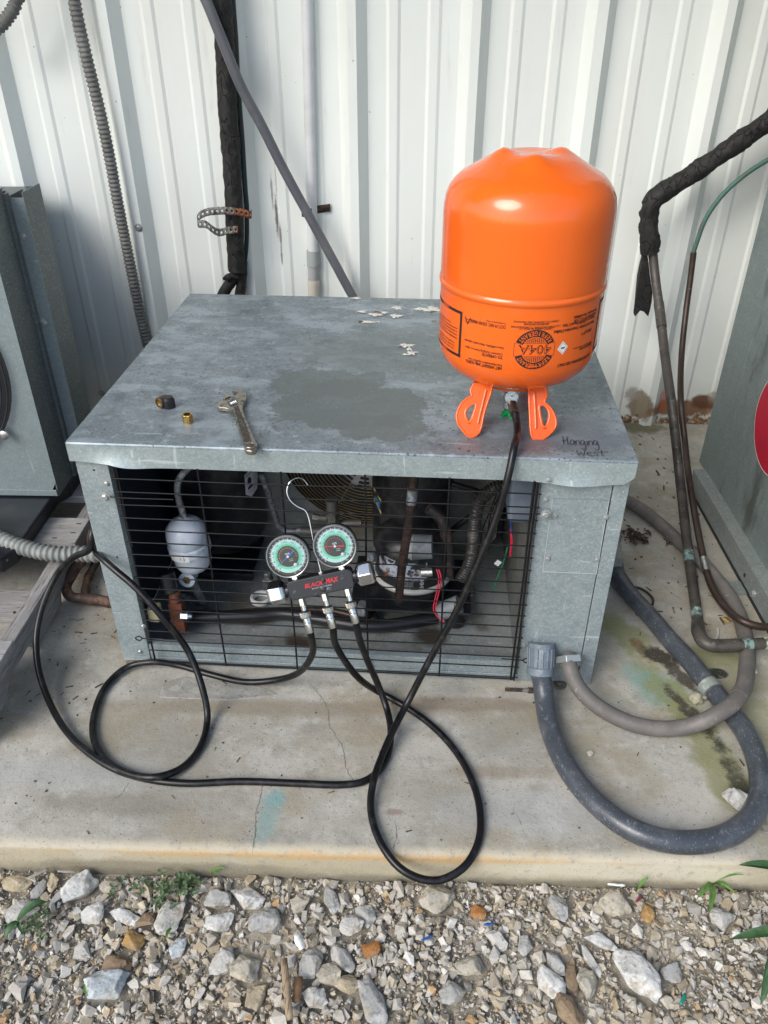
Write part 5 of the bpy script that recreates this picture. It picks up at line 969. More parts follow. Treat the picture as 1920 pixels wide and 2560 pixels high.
g = foam([Vector(p)-io for p in [(-0.3633,-0.055,0.5051),(-0.3671,-0.055,0.4663),(-0.3743,-0.055,0.4268),(-0.387,-0.055,0.366)]], .0145, 8); mk('foam_sleeve', g, m_foam, ins, smooth=50)
g = foam([Vector(p)-io for p in [(-0.4147,-0.08,0.4638),(-0.4012,-0.08,0.4691),(-0.3847,-0.08,0.4725),(-0.3723,-0.08,0.4674)]], lambda s, t: .004+.006*sin(pi*min(t*1.1, 1)), 9, seg=12, rough=.001); mk('foam_scrap', g, m_foam, ins, smooth=50)
m_grpipe = mat('green_grey_tubing', (.018, .045, .038), .5, layers=[dict(k='n', c=(.035, .035, .034), scale=6, lo=.45, hi=.6)])
g = G(); g.tube([Vector(p)-io for p in [(-.325, -.03, 2.35), (-.33, -.03, 1.6)]+[(-0.3295,-0.03,1.1444),(-0.3297,-0.03,1.1167),(-0.3313,-0.03,1.0311),(-0.3357,-0.03,0.9309),(-0.3373,-0.03,0.8138),(-0.3404,-0.03,0.7006),(-0.3415,-0.03,0.6233),(-0.3523,-0.03,0.53),(-0.3683,-0.03,0.4653),(-0.389,-0.03,0.3916)]], .0075, 12); mk('thin_tubing', g, m_grpipe, ins, smooth=60)
def pstrap(path, wv, name, label, cat, m, cell=.0125):
    Qp = spline(path, .0008); L = [0]
    for a, b in zip(Qp, Qp[1:]): L.append(L[-1]+(b-a).length)
    def at(s):
        i = min(max(np.searchsorted(L, s), 1), len(Qp)-1); t = (s-L[i-1])/max(L[i]-L[i-1], 1e-9); return Qp[i-1].lerp(Qp[i], t)
    g = G(); nc = int(L[-1]/cell); cell = L[-1]/nc
    for c in range(nc):
        pts = []
        for u, v in ((-1, -1), (0, -1), (1, -1), (1, 0), (1, 1), (0, 1), (-1, 1), (-1, 0)): pts.append((u*cell/2, v))
        inn = [(.0028*cos(R(a)), .0028/ (Vector(wv).length)*sin(R(a))) for a in (225, 270, 315, 0, 45, 90, 135, 180)]
        V = [at((c+.5)*cell+u)+Vector(wv)*v for u, v in pts+inn]
        g.add(V, [(i, (i+1) % 8, 8+(i+1) % 8, 8+i) for i in range(8)])
    o = mk(name, g, m, smooth=60); o.modifiers.new('t', 'SOLIDIFY').thickness = .0009; tag(o, label, cat); return o
sp = [(-0.3203,-0.1,0.6403),(-0.3337,-0.1,0.6451),(-0.3727,-0.1,0.6505),(-0.4033,-0.105,0.6514),(-0.4342,-0.11,0.6482),(-0.455,-0.115,0.6372),(-0.4569,-0.12,0.6231),(-0.4342,-0.125,0.6218),(-0.4174,-0.12,0.6062),(-0.4045,-0.11,0.5973),(-0.3817,-0.102,0.6009),(-0.3558,-0.1,0.6029)]
pstrap([Vector((sp[0][0]+.0, -.078, sp[0][2]))]+[Vector(p) for p in sp], (0, .002, .0095), 'perforated_strap', 'perforated metal strap looped round the black insulation, rusty at one end', 'strap', mat('galv_rust_strap', (.20, .20, .18), .6, .5, layers=[dict(k='z', ax=0, lo=[(-0.3804,-0.1,0.6531)][0][0], hi=[(-0.3487,-0.1,0.6533)][0][0], amp=.02, c=(.20, .07, .03)), dict(k='n', c=(.06, .05, .045), scale=80, lo=.5, hi=.65)]))

# right hand copper line with torn foam
rp = thing('insulated_pipe', [(0.7378,-0.12,0.5597)][0], 'copper line leaving torn black foam at the bend and running down to the slab', 'insulated pipe'); ro = rp.location
rel = lambda pts, o: [Vector(p)-o for p in pts]
g = foam(rel([(1.0088,-0.12,0.9111),(0.9641,-0.12,0.8708),(0.8896,-0.12,0.8127),(0.8167,-0.12,0.7574),(0.7611,-0.12,0.7188)], ro), lambda s, t: .0235+.0016*sin(s*60), 11, rough=.0055); mk('foam_sleeve', g, m_foam, rp, smooth=50)
g = foam(rel([(0.7671,-0.125,0.7253),(0.739,-0.125,0.7058),(0.7198,-0.125,0.6833),(0.7167,-0.125,0.652),(0.7258,-0.125,0.6085),(0.7369,-0.125,0.5581)], ro), lambda s, t: .0240+.0014*sin(9*t), 13, rough=.0050); mk('foam_sleeve', g, m_foam, rp, smooth=50)
tp = rel([(0.7155,-0.125,0.5506),(0.7162,-0.125,0.5285),(0.7155,-0.125,0.4963),(0.717,-0.125,0.4504),(0.7173,-0.125,0.4203),(0.7178,-0.125,0.3983),(0.7238,-0.125,0.3881),(0.7347,-0.125,0.4053),(0.7451,-0.125,0.402),(0.7591,-0.125,0.3885),(0.7606,-0.125,0.4039),(0.7612,-0.125,0.4308),(0.7586,-0.125,0.4541),(0.7438,-0.125,0.4998),(0.7347,-0.125,0.5318),(0.7276,-0.125,0.5539)], ro)
g = G(); n = len(tp); g.add([p+Vector((0, .010*sin(i), 0)) for i, p in enumerate(tp)]+[p+Vector((0, -.014, 0)) for p in tp], [(i, (i+1) % n, n+(i+1) % n, n+i) for i in range(n)]+[tuple(range(n))[::-1], tuple(range(n, 2*n))])
mk('torn_foam', g, m_foam, rp)
m_cup = mat('weathered_copper_line', (.085, .075, .065), .5, .35, layers=[dict(k='n', c=(.045, .04, .036), scale=24, lo=.45, hi=.65, detail=7), dict(k='n', c=(.16, .155, .14), scale=70, lo=.56, hi=.7, a=.7), dict(k='s', c=(.4, .42, .4), scale=150, rad=.18, prob=.07)])
lp = [(0.7413,-0.125,0.5671),(0.7544,-0.15,0.5016),(0.7617,-0.22,0.4315),(0.7627,-0.33,0.3478),(0.7611,-0.46,0.2669)]+[(0.79,-0.52,0.1248),(0.7844,-0.62,0.0681),(0.7709,-0.73,0.0325),(0.7563,-0.83,0.0124),(0.7372,-0.925,0.0101),(0.7299,-0.965,0.0051)]
worldend = [(0.7004,-1.043,0.046),(0.7017,-1.0655,0.046),(0.7133,-1.0769,0.046),(0.7328,-1.0786,0.046),(0.7664,-1.0755,0.046),(0.8301,-1.0674,0.046),(0.8719,-1.0614,0.046)]
g = G(); g.tube(rel(lp, ro), .0118, 16); mk('copper_run', g, m_cup, rp, smooth=60)
g = G(); g.tube(rel([lp[-1]]+worldend[:5], ro), .0138, 16); mk('elbow', g, m_cup, rp, smooth=60)
g = G(); g.tube(rel(worldend[4:], ro), .0118, 16); mk('copper_run', g, m_cup, rp, smooth=60)
m_verd = mat('verdigris', (.16, .26, .24), .7, layers=[dict(k='n', c=(.07, .075, .065), scale=70, lo=.48, hi=.58, detail=7), dict(k='n', c=(.42, .50, .44), scale=120, lo=.58, hi=.66)])
def collar_on(pts, i0, t0, t1, r, m, name, par, o): 
    a, b = Vector(pts[i0])-o, Vector(pts[i0+1])-o; g = G(); g.cyl(a.lerp(b, t0), a.lerp(b, t1), r, seg=16); mk(name, g, m, par, smooth=40)
collar_on(lp, 7, .10, .42, .0123, m_verd, 'solder_joint', rp, ro); collar_on(lp, 9, .05, .6, .0123, m_verd, 'solder_joint', rp, ro)
collar_on(lp, 1, .75, 1, .0130, m_cup, 'pipe_coupling', rp, ro); collar_on(lp, 2, .0, .35, .0130, m_cup, 'pipe_coupling', rp, ro)
collar_on(worldend, 4, .15, .45, .0124, m_verd, 'solder_joint', rp, ro); collar_on(worldend, 4, .85, 1.2, .0126, mat('pale_green_oxide', (.40, .48, .34), .7, layers=[dict(k='n', c=(.1, .1, .08), scale=90, lo=.5, hi=.6)]), 'solder_joint', rp, ro)
sl = thing('thin_copper_line', [(0.8912,-0.1,0.2542)][0], 'thin copper line, green above and brown below, curving down beside the thicker one', 'pipe'); so = sl.location
up_ = [(1.0627,-0.1,0.8272),(0.9949,-0.1,0.7818),(0.9469,-0.1,0.7463),(0.9006,-0.1,0.696),(0.8721,-0.1,0.6385),(0.8621,-0.1,0.5794),(0.8594,-0.1,0.5522)]
g = G(); g.tube(rel(up_, so), .0062, 12); mk('green_run', g, mat('green_oxidised_copper', (.055, .145, .115), .55, layers=[dict(k='n', c=(.08, .10, .085), scale=16, lo=.45, hi=.65), dict(k='z', ax=0, lo=-.04+[(0.8644,-0.1,0.5914)][0][0]-so.x, hi=-.06+[(0.8644,-0.1,0.5914)][0][0]-so.x, amp=0, c=(.05, .05, .045))]), sl, smooth=60)
lo_ = [up_[-1]]+[(0.8616,-0.11,0.4903),(0.8584,-0.14,0.4045),(0.844,-0.22,0.3033),(0.8255,-0.34,0.2227)]+[(0.8337,-0.4,0.1476),(0.8203,-0.5,0.1135),(0.8113,-0.6,0.0779),(0.8009,-0.7,0.0523),(0.795,-0.765,0.0367),(0.7886,-0.83,0.0277),(0.7873,-0.89,0.0252),(0.795,-0.935,0.0236),(0.7992,-0.9953,0.044),(0.8277,-1.0119,0.042),(0.855,-1.0075,0.036),(0.9002,-1.0003,0.03)]
g = G(); g.tube(rel(lo_, so), .0082, 12); mk('brown_run', g, mat('brown_copper', (.05, .032, .025), .42, .4, layers=[dict(k='n', c=(.07, .05, .042), scale=14, lo=.48, hi=.66), dict(k='s', c=(.4, .4, .38), scale=140, rad=.16, prob=.06)]), sl, smooth=60)
g = G(); a = Vector(lo_[9])-so; b = Vector(lo_[10])-so; g.cyl(a.lerp(b, .1), a.lerp(b, .75), .0088, seg=14); mk('solder_joint', g, m_steel, sl, smooth=50)

# ================================================================ conduits lying on the slab

bpy.context.view_layer.update()
aE = unit.matrix_world @ (oA.matrix_basis @ Vector((0, 0, .058))); aS = unit.matrix_world @ (oA.matrix_basis @ Vector((0, 0, .040)))
big = [tuple(aS), tuple(aE)]+[(0.3625,-1.1975,0.05),(0.3644,-1.2231,0.032),(0.367,-1.2654,0.021),(0.3729,-1.3141,0.02),(0.3852,-1.364,0.02),(0.4038,-1.4077,0.02),(0.4296,-1.446,0.02),(0.4603,-1.4767,0.02),(0.495,-1.4952,0.02),(0.5365,-1.5027,0.02),(0.5809,-1.4996,0.02),(0.6244,-1.4847,0.02),(0.6633,-1.4568,0.02),(0.6935,-1.4178,0.02),(0.7106,-1.3741,0.02),(0.7191,-1.3248,0.02),(0.7184,-1.2727,0.02),(0.7062,-1.2215,0.02),(0.6884,-1.159,0.02),(0.6712,-1.0964,0.02),(0.6501,-1.0386,0.02)]
big += [(0.6249,-0.9564,0.02),(0.6069,-0.9062,0.02),(0.5946,-0.8623,0.02),(0.5866,-0.819,0.022),(0.587,-0.7664,0.026)]+[(.50, -.62, .03), (.505, -.45, .03)]
worldtube('slate_conduit', big, .0188, m_condb, 'thick slate-grey conduit from the unit sweeping in a wide loop over the slab', 'conduit', seg=24)
bpy.context.view_layer.update()
nutp = unit.matrix_world @ Vector((cB.x+.002, .0, cB.z-.004))
br_ = [tuple(nutp)]+[(0.4109,-1.1851,0.0823),(0.4171,-1.1954,0.0675),(0.4318,-1.2132,0.05),(0.4562,-1.231,0.035),(0.4867,-1.2445,0.022),(0.5208,-1.2594,0.017),(0.558,-1.2683,0.016),(0.5965,-1.269,0.018),(0.6301,-1.2689,0.03),(0.6571,-1.267,0.048),(0.6878,-1.2515,0.056),(0.7205,-1.2215,0.055)]
worldtube('brown_conduit', br_, .0148, m_condbr, 'brown-grey conduit bending from the small nut up over the slate one', 'conduit', seg=20)
b2 = [(0.7149,-1.2254,0.055),(0.7371,-1.1949,0.05),(0.7639,-1.1398,0.04),(0.791,-1.075,0.028)]+[(0.8086,-1.0206,0.018),(0.82,-0.9545,0.016),(0.8211,-0.8778,0.016),(0.8104,-0.8144,0.016),(0.7931,-0.7373,0.016),(0.7717,-0.6865,0.016),(0.7479,-0.6252,0.018),(0.7214,-0.5664,0.02),(0.6979,-0.5286,0.022),(0.6761,-0.508,0.024),(0.6474,-0.4873,0.026)]
worldtube('brown_conduit', b2, .0158, m_condbr, 'brown-grey conduit lying on the slab beneath the two copper lines', 'conduit', seg=20)
# clamp with lumps of sealant
m_clamp = mat('tarnished_clamp', (.30, .34, .31), .5, .4, layers=[dict(k='n', c=(.45, .48, .42), scale=70, lo=.5, hi=.62), dict(k='n', c=(.12, .13, .11), scale=40, lo=.55, hi=.68)])
q = [(0.6866,-1.1641,0.021),(0.6928,-1.182,0.021)]; a, b = Vector(q[0]), Vector(q[1]); cl = thing('pipe_clamp', a, 'oxidised clamp round the slate conduit with a crusty lump of sealant', 'clamp')
g = G(); d = (b-a).normalized(); g.cyl(-d*.004, d*.016, .0212, seg=24); g.cyl(d*.004, d*.009, .0222, seg=24); mk('band', g, m_clamp, cl, smooth=40)
def lump(g, c, r, seed, sub=2, sq=(1, 1, 1), amp=.35, fr=2.):
    bm = bmesh.new(); bmesh.ops.create_icosphere(bm, subdivisions=sub, radius=1); s = Vector((seed*7.1, seed*3.3, 1))
    vs = [tuple(Vector(c)+Vector((v.co.x*r*sq[0], v.co.y*r*sq[1], v.co.z*r*sq[2]))*(1+amp*noise.noise(v.co*fr+s))) for v in bm.verts]; bm.verts.index_update(); fs = [tuple(v.index for v in f.verts) for f in bm.faces]; bm.free(); g.add(vs, fs)
qs = [(0.6603,-1.1863,0.01),(0.6739,-1.18,0.01),(0.6829,-1.1697,0.01)]
g = G(); 
for k, (p, r) in enumerate(zip(qs, (.013, .009, .010))): lump(g, Vector(p)-a, r, k, 3, (1, .9, .8), .3)
mk('sealant_lump', g, mat('yellowed_sealant', (.36, .35, .25), .7, layers=[dict(k='n', c=(.22, .2, .12), scale=60, lo=.5, hi=.65)]), cl, smooth=60)
for t, mm, lab in (([(0.7249,-1.21,0.006),(0.7317,-1.2193,0.006),(0.7435,-1.2265,0.006)], plain('pink_wire', (.40, .10, .16), .5), 'short pink wire end sticking out from under the brown-grey conduit'),):
    worldtube('wire_scrap', t, .0018, mm, lab, 'wire', seg=8, step=.004)
worldtube('bent_twig', [(0.6206,-0.8408,0.004),(0.6375,-0.8481,0.004),(0.6502,-0.8657,0.004),(0.6551,-0.8856,0.004),(0.6493,-0.9031,0.004)], .0028, mat('dark_twig', (.035, .03, .025), .6), 'dark curved strip of rubber lying on the slab behind the slate conduit', 'scrap', seg=8, step=.004)
worldtube('clear_tube_scrap', [(0.768,-0.9788,0.004),(0.7624,-0.9988,0.004),(0.748,-1.0167,0.004),(0.7394,-1.015,0.004)], .0022, mat('white_scrap', (.5, .5, .46), .5), 'pale curl of cut tubing near the elbow of the copper line', 'scrap', seg=8, step=.004)
# threaded bolt and washer before the unit
bt = [(0.2985,-1.1675,0.004),(0.3417,-1.1687,0.004),(0.3536,-1.1692,0.004)]; t = thing('threaded_bolt', bt[0], 'rusty threaded bolt lying along the front edge of the unit', 'bolt')
g = G(); g.tube(rel(bt[:2], t.location), lambda s, u: .0036+.0005*cos(2*pi*s/.0022), 10, sm=True, step=.0006); mk('thread', g, m_strap, t, smooth=60)
g = G(); g.hexn(Vector(bt[1])-t.location, Vector(bt[2])-t.location, .0062); mk('head', g, m_strap, t, smooth=30)
wz = [(0.4067,-1.1493,0.004)][0]; g = G(); g.lathe([(.0045, -.003), (.013, -.003), (.0135, -.001), (.0125, .001), (.0045, .0012)], 28, caps=False); g.lathe([(.0, -.001), (.0062, -.001), (.0062, .002), (.004, .004), (0, .004)], 6, caps=False); o = mk('anchor_washer', g, mat('dirty_washer', (.12, .11, .09), .6, .4), smooth=35); o.location = wz; tag(o, 'dirty anchor bolt and washer set in the slab by the small nut', 'washer')

# ================================================================ neighbouring unit on the left
lu = thing('neighbouring_unit', (-.71, -.72, .15), 'tall grey galvanized unit at the left edge with a round black fan guard', 'condensing unit')
def lb(name, x0, x1, y0, y1, z0, z1, m, **k):
    g = G(); g.box(x0+.71, x1+.71, y0+.72, y1+.72, z0-.15, z1-.15); return mk(name, g, m, lu, **k)
m_gl = galv('neighbour_front', base=(.21, .26, .275), hi=(.28, .33, .34), lo=(.16, .20, .21), speck=.4)
FC = Vector((-.985, 0, .46)); FR = .236
g = G(); n = 64; ring = [(FC.x+.71+FR*cos(2*pi*i/n), FC.z-.15+FR*sin(2*pi*i/n)) for i in range(n)]; out = []
for i in range(n):
    c_, s_ = cos(2*pi*i/n), sin(2*pi*i/n); t = min((.7099-.435 if False else .275)/abs(c_) if abs(c_) > 1e-6 else 9, ((.34 if s_ > 0 else .31)/abs(s_)) if abs(s_) > 1e-6 else 9); out.append((FC.x+.71+t*c_, FC.z-.15+t*s_))
g.add([(x, 0, z) for x, z in ring]+[(x, 0, z) for x, z in out]+[(x, .02, z) for x, z in ring], [(i, (i+1) % n, n+(i+1) % n, n+i) for i in range(n)]+[(i, (i+1) % n, 2*n+(i+1) % n, 2*n+i) for i in range(n)])
mk('front_panel', g, m_gl, lu, smooth=30)
g = G(); g.add([(x+.71, y+.72, z-.15) for x, y, z in ((-.7103, -.72, .15), (-.7103, -.632, .15), (-.7103, -.632, .81), (-.7103, -.72, .81))], [(0, 1, 2, 3)]); 
lb('side_panel', -.7125, -.7102, -.7195, -.630, .148, .808, m_galv_shaded); lb('inner_side', -1.26, -.716, -.625, -.60, .15, .80, m_dark)
lb('side_channel', -.7105, -.7035, -.6285, -.6155, .148, .80, m_galv_shaded)
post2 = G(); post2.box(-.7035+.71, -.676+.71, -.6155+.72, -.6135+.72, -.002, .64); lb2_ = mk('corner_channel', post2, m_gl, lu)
lb('side_panel', -.6782, -.676, -.6135, -.526, .148, .80, m_galv_shaded); lb('rear_flange', -.705, -.678, -.530, -.528, .148, .795, m_galv_shaded)
lb('body_back', -1.26, -.712, -.60, -.532, .15, .79, m_galv_shaded)
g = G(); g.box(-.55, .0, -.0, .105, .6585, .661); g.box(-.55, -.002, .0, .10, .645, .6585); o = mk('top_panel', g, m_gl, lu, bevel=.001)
lb('body_back', -1.26, -.885, -.532, -.06, .15, .70, m_galv_shaded)  # unseen rear block added to shade the low wall between the units
lb('bottom_lip', -1.26, -.712, -.7235, -.7205, .150, .166, m_gl, bevel=.0008)
for q, xx in (((.0035, .103, .565), 0), ((.0035, .101, .38), 0), ((-.0, .075, .385), 0)): 
    s = screw(lu, (q[0]+.012, .1042, q[2]), s=.9)
gd = bpy.data.objects.new('fan_guard', None); COL.objects.link(gd); gd.parent = lu; gd.location = (FC.x+.71, -.012, FC.z-.15)
m_gw = plain('black_guard_wire', (.02, .023, .03), .35)
for i in range(14):
    r = .232-.0125*i; g = G(); g.tube([(r*cos(a), -.018*(1-(r/.232)**2), r*sin(a)) for a in np.linspace(0, 2*pi, 73)], .0021, 7, sm=False, cap=False); mk('guard_ring', g, m_gw, gd, smooth=60)
for k in range(6):
    a = k*pi/3+.25; g = G(); g.tube([(.236*cos(a), .002, .236*sin(a)), (.15*cos(a), -.012, .15*sin(a)), (.04*cos(a), -.018, .04*sin(a))], .0022, 7); mk('guard_spoke', g, m_gw, gd, smooth=60)
g = G(); g.lathe([(.0, 0), (.011, 0), (.011, .004), (.005, .007), (0, .007)], 16, Matrix.Rotation(pi/2, 4, 'X'), caps=False); o = mk('guard_bolt', g, m_steel, gd, smooth=40); o.location = ([(-0.7881,-0.73,0.3174)][0][0]-FC.x, -.004, [(-0.7881,-0.73,0.3174)][0][2]-FC.z)
pad = thing('black_base_pan', (-.95, -.8, .11), 'black speckled base pan under the unit at the left edge', 'base')
g = G(); g.prism([(-.35, -.165), (.205, -.165), (.222, -.13), (.222, .10), (.24, .14), (.24, .5), (-.35, .5)], 0, .036, lambda u, v, w: (u, v, w)); o = mk('pan', g, mat('black_pan_plastic', (.006, .008, .013), .35, layers=[dict(k='n', c=(.022, .022, .024), scale=12, lo=.5, hi=.7), dict(k='s', c=(.42, .42, .38), scale=75, rad=.17, prob=.10, mask=(9, .5, .6))]), pad, bevel=.004)
g = G(); g.box(-.35, .18, -.15, .4, -.012, .0); mk('pan_foot', g, m_dark, pad)

# ================================================================ grey wooden pallet under it
m_wood = mat('weathered_wood', (.245, .235, .225), .85, layers=[dict(k='n', c=(.34, .33, .32), scale=14, lo=.42, hi=.66, stretch=(6, 1, 6), detail=8), dict(k='n', c=(.10, .095, .09), scale=26, lo=.55, hi=.7, stretch=(8, .7, 8), detail=8)], bump=[(60, .4, .002, (5, .6, 5))])
m_woodx = mat('weathered_board', (.29, .28, .27), .85, layers=[dict(k='n', c=(.37, .36, .35), scale=14, lo=.42, hi=.66, stretch=(1, 6, 6), detail=8), dict(k='n', c=(.12, .115, .105), scale=30, lo=.57, hi=.7, stretch=(.7, 8, 8), detail=8), dict(k='s', c=(.02, .02, .02), scale=26, rad=.10, prob=.3, stretch=(.5, 1, 1))], bump=[(60, .4, .002, (.6, 5, 5))])
pal = thing('wooden_pallet', (-.9, -.95, 0), 'grey weathered wooden pallet on the slab at the left', 'pallet')
def wbox(name, x0, x1, y0, y1, z0, z1, m):
    g = G(); g.box(x0+.9, x1+.9, y0+.95, y1+.95, z0, z1); 
    o = mk(name, g, m, pal, bevel=.0022); return o
for x in (-.681, -1.0, -1.3):
    g = G(); g.prism([(-1.345, .012), (-1.22, .012), (-1.20, .04), (-1.10, .04), (-1.085, .012), (-.945, .012), (-.935, .035), (-.93, .04), (-.84, .04), (-.82, .012), (-.50, .012), (-.50, .0895), (-1.345, .0895)], x, x+.030, lambda u, v, w: (w+.9, u+.95, v)); mk('stringer', g, m_wood, pal, bevel=.002)
for (y0, y1, xr) in ((-1.345, -1.168, -.640), (-.853, -.752, -.634), (-.66, -.56, -.64)): wbox('top_board', -1.34, xr, y0, y1, .0897, .1095, m_woodx)
for (y0, y1) in ((-1.345, -1.25), (-1.0, -.90), (-.62, -.50)): wbox('bottom_board', -1.34, -.70 if y0 < -.95 else -.655, y0, y1, .0005, .0118, m_woodx)
for q in [(-0.652,-0.777,0.1105),(-0.6525,-0.8137,0.1105),(-0.6869,-0.8351,0.1105)]:
    g = G(); g.box(-.0055, .0055, -.0014, .0014, -.002, .0004); o = mk('nail_slot', g, m_dark, pal); o.location = (q[0]+.9, q[1]+.95, .1098)
worldtube('pale_conduit', [(-0.8447,-0.8613,0.15),(-0.7942,-0.8865,0.15),(-0.7744,-0.8949,0.148),(-0.7417,-0.9086,0.145),(-0.6967,-0.9212,0.14),(-0.654,-0.9282,0.136),(-0.6271,-0.9284,0.134),(-0.6011,-0.9249,0.134),(-0.5791,-0.9256,0.134),(-0.5635,-0.9275,0.134),(-0.5481,-0.9275,0.136),(-0.5309,-0.9279,0.14)], cor(.0125, .0140, .0185), m_flexl, 'pale grey corrugated conduit crossing over the pallet beam to the left post', 'conduit', step=.0020, seg=20)
m_cor = mat('corroded_copper', (.075, .045, .035), .65, .3, layers=[dict(k='n', c=(.20, .11, .06), scale=40, lo=.5, hi=.66, detail=7), dict(k='n', c=(.14, .12, .11), scale=70, lo=.55, hi=.7)], bump=[(90, .6, .003)])
worldtube('corroded_pipe', [(-0.6141,-0.7926,0.1),(-0.6221,-0.8305,0.07),(-0.6357,-0.8587,0.055),(-0.6448,-0.8879,0.045),(-0.6493,-0.9083,0.036),(-0.6423,-0.9274,0.03),(-0.6276,-0.9395,0.026),(-0.6092,-0.9385,0.022),(-0.5753,-0.9403,0.02),(-0.5333,-0.9491,0.02),(-0.5038,-0.9546,0.02)], lambda s, t: .0118+.0012*sin(s*90)*sin(s*37), m_cor, 'corroded copper elbow beside the pallet running into the foot of the unit', 'pipe', step=.005)
worldtube('corroded_pipe', [(-0.6201,-0.7951,0.022),(-0.6192,-0.8292,0.022),(-0.6182,-0.8623,0.022),(-0.6146,-0.8898,0.022),(-0.6069,-0.9165,0.022),(-0.5995,-0.9339,0.022)], lambda s, t: .0092+.001*sin(s*120), m_cor, 'corroded copper branch between the elbow and the left post', 'pipe', step=.005)

# ================================================================ neighbouring unit on the right
ru = thing('neighbouring_cabinet', (.905, -.35, 0), 'tall dull galvanized cabinet at the right edge with a red round sign', 'cabinet')
m_gr = galv('dull_galvanized', base=(.19, .235, .23), hi=(.27, .31, .305), lo=(.12, .155, .15), speck=.4, grime=[dict(k='n', c=(.26, .295, .285), scale=24, lo=.55, hi=.7, stretch=(1, 2.2, .5), detail=7, a=.7), dict(k='n', c=(.06, .065, .055), scale=6, lo=.55, hi=.7, stretch=(1, 1.6, .6), a=.7)])
g = G(); g.box(.0, .6, -1.1, .0, .055, 1.5); mk('side_panel', g, m_gr, ru, bevel=.003)
m_rail = galv('rail_galvanized', base=(.23, .26, .25), hi=(.36, .39, .375), lo=(.15, .17, .165), speck=.4)
g = G(); g.box(-.032, -.0295, -1.1, -.055, .008, .060); g.box(-.032, .03, -1.1, -.055, .060, .0625); mk('base_rail', g, m_rail, ru, bevel=.0008)
g = G(); g.box(-.0335, .0, -1.1, -.058, .0, .0078); mk('rail_gap_shade', g, m_dark, ru)  # dark strip painting the shade in the gap under the rail
q = [(0.8274,-0.8151,0.004),(0.8715,-0.8124,0.004),(0.8752,-0.8594,0.004),(0.8286,-0.8639,0.004)]; o = Vector(ru.location)
g = G(); g.prism([(p[0]-.905, p[1]+.35) for p in q], .001, .0035, lambda u, v, w: (u, v, w)); tab = mk('anchor_tab', g, m_rail, ru, bevel=.0006)
q = [(0.8401,-0.8392,0.004)][0]; g = G(); g.lathe([(.0055, 0), (.0055, .0005)], 20); h = mk('bolt_hole', g, m_dark, tab, smooth=40); h.location = (q[0]-.905, q[1]+.35, .0037)
q = [(0.872,-0.8875,0.0269),(0.872,-0.8227,0.0282)]
g = G(); g.lathe([(.0095, 0), (.0095, .002)], 20); g.hexn((0, 0, .002), (0, 0, .008), .0075); h = mk('bolt', g, m_screw, ru, smooth=30); h.location = (q[0][0]-.905, q[0][1]+.35, q[0][2]); h.rotation_euler = (0, -pi/2, 0)
g = G(); g.lathe([(.005, 0), (.005, .0005)], 20); h = mk('bolt_hole', g, m_dark, ru); h.location = (-.0322, q[1][1]+.35, q[1][2]); h.rotation_euler = (0, -pi/2, 0)
# red round sign on its side
DCY, DCZ, DR = -.71, .350, .1145
g = G(); n = 64; g.lathe([(DR, 0), (DR, .0008)], n); sign = mk('round_sticker', g, mat('red_sign', (.42, .0, .02), .35, layers=[dict(k='n', c=(.33, .0, .025), scale=6, lo=.4, hi=.7)]), ru, label='red round sticker with a thin white rim'); sign.location = (-.0015, DCY+.35, DCZ); sign.rotation_euler = (0, -pi/2, 0)
g = G(); vs = [(r*cos(2*pi*i/n), r*sin(2*pi*i/n), .0009) for r in (DR-.0014, DR+.0001) for i in range(n)]; g.add(vs, [(i, (i+1) % n, n+(i+1) % n, n+i) for i in range(n)]); mk('rim', g, m_white, sign)
g = G(); 
for i in range(22):
    yy = .03+.02*(i % 3); lump(g, (random.uniform(.0, .012), -.05-random.random()*.9, .0), random.uniform(.004, .011), i, 1, (1, 1, .5))

# ================================================================ small things lying on the lid
def lidp(q): return Vector((q[0], q[1], H+.001))
# adjustable spanner
wc = [(-0.2051,-0.9542,0.513),(-0.1559,-1.1355,0.513),(-0.2415,-0.9757,0.513),(-0.2032,-0.9224,0.513),(-0.2355,-0.9375,0.513)]
wa, wb = Vector(wc[0]), Vector(wc[1]); ax = (wb-wa); ax.z = 0; LEN = ax.length; ax.normalize(); sd_ = Vector((-ax.y, ax.x, 0))
wr_ = thing('adjustable_wrench', (0, 0, 0), 'small steel adjustable wrench with its jaws open, lying over the front edge of the lid', 'wrench')
wr_.matrix_world = Matrix(((ax.x, sd_.x, 0, wa.x), (ax.y, sd_.y, 0, wa.y), (0, 0, 1, H+.002), (0, 0, 0, 1))); bpy.context.view_layer.update(); winv = wr_.matrix_world.inverted()
def wl(t): return [tuple((winv @ Vector(p))[:2]) for p in t]
m_wr = mat('worn_wrench_steel', (.40, .37, .32), .33, 1, layers=[dict(k='n', c=(.16, .14, .12), scale=90, lo=.46, hi=.66, r=.5)])
m_wrd = mat('recessed_wrench_panel', (.10, .09, .075), .6, .8, layers=[dict(k='n', c=(.2, .18, .15), scale=150, lo=.5, hi=.7)])
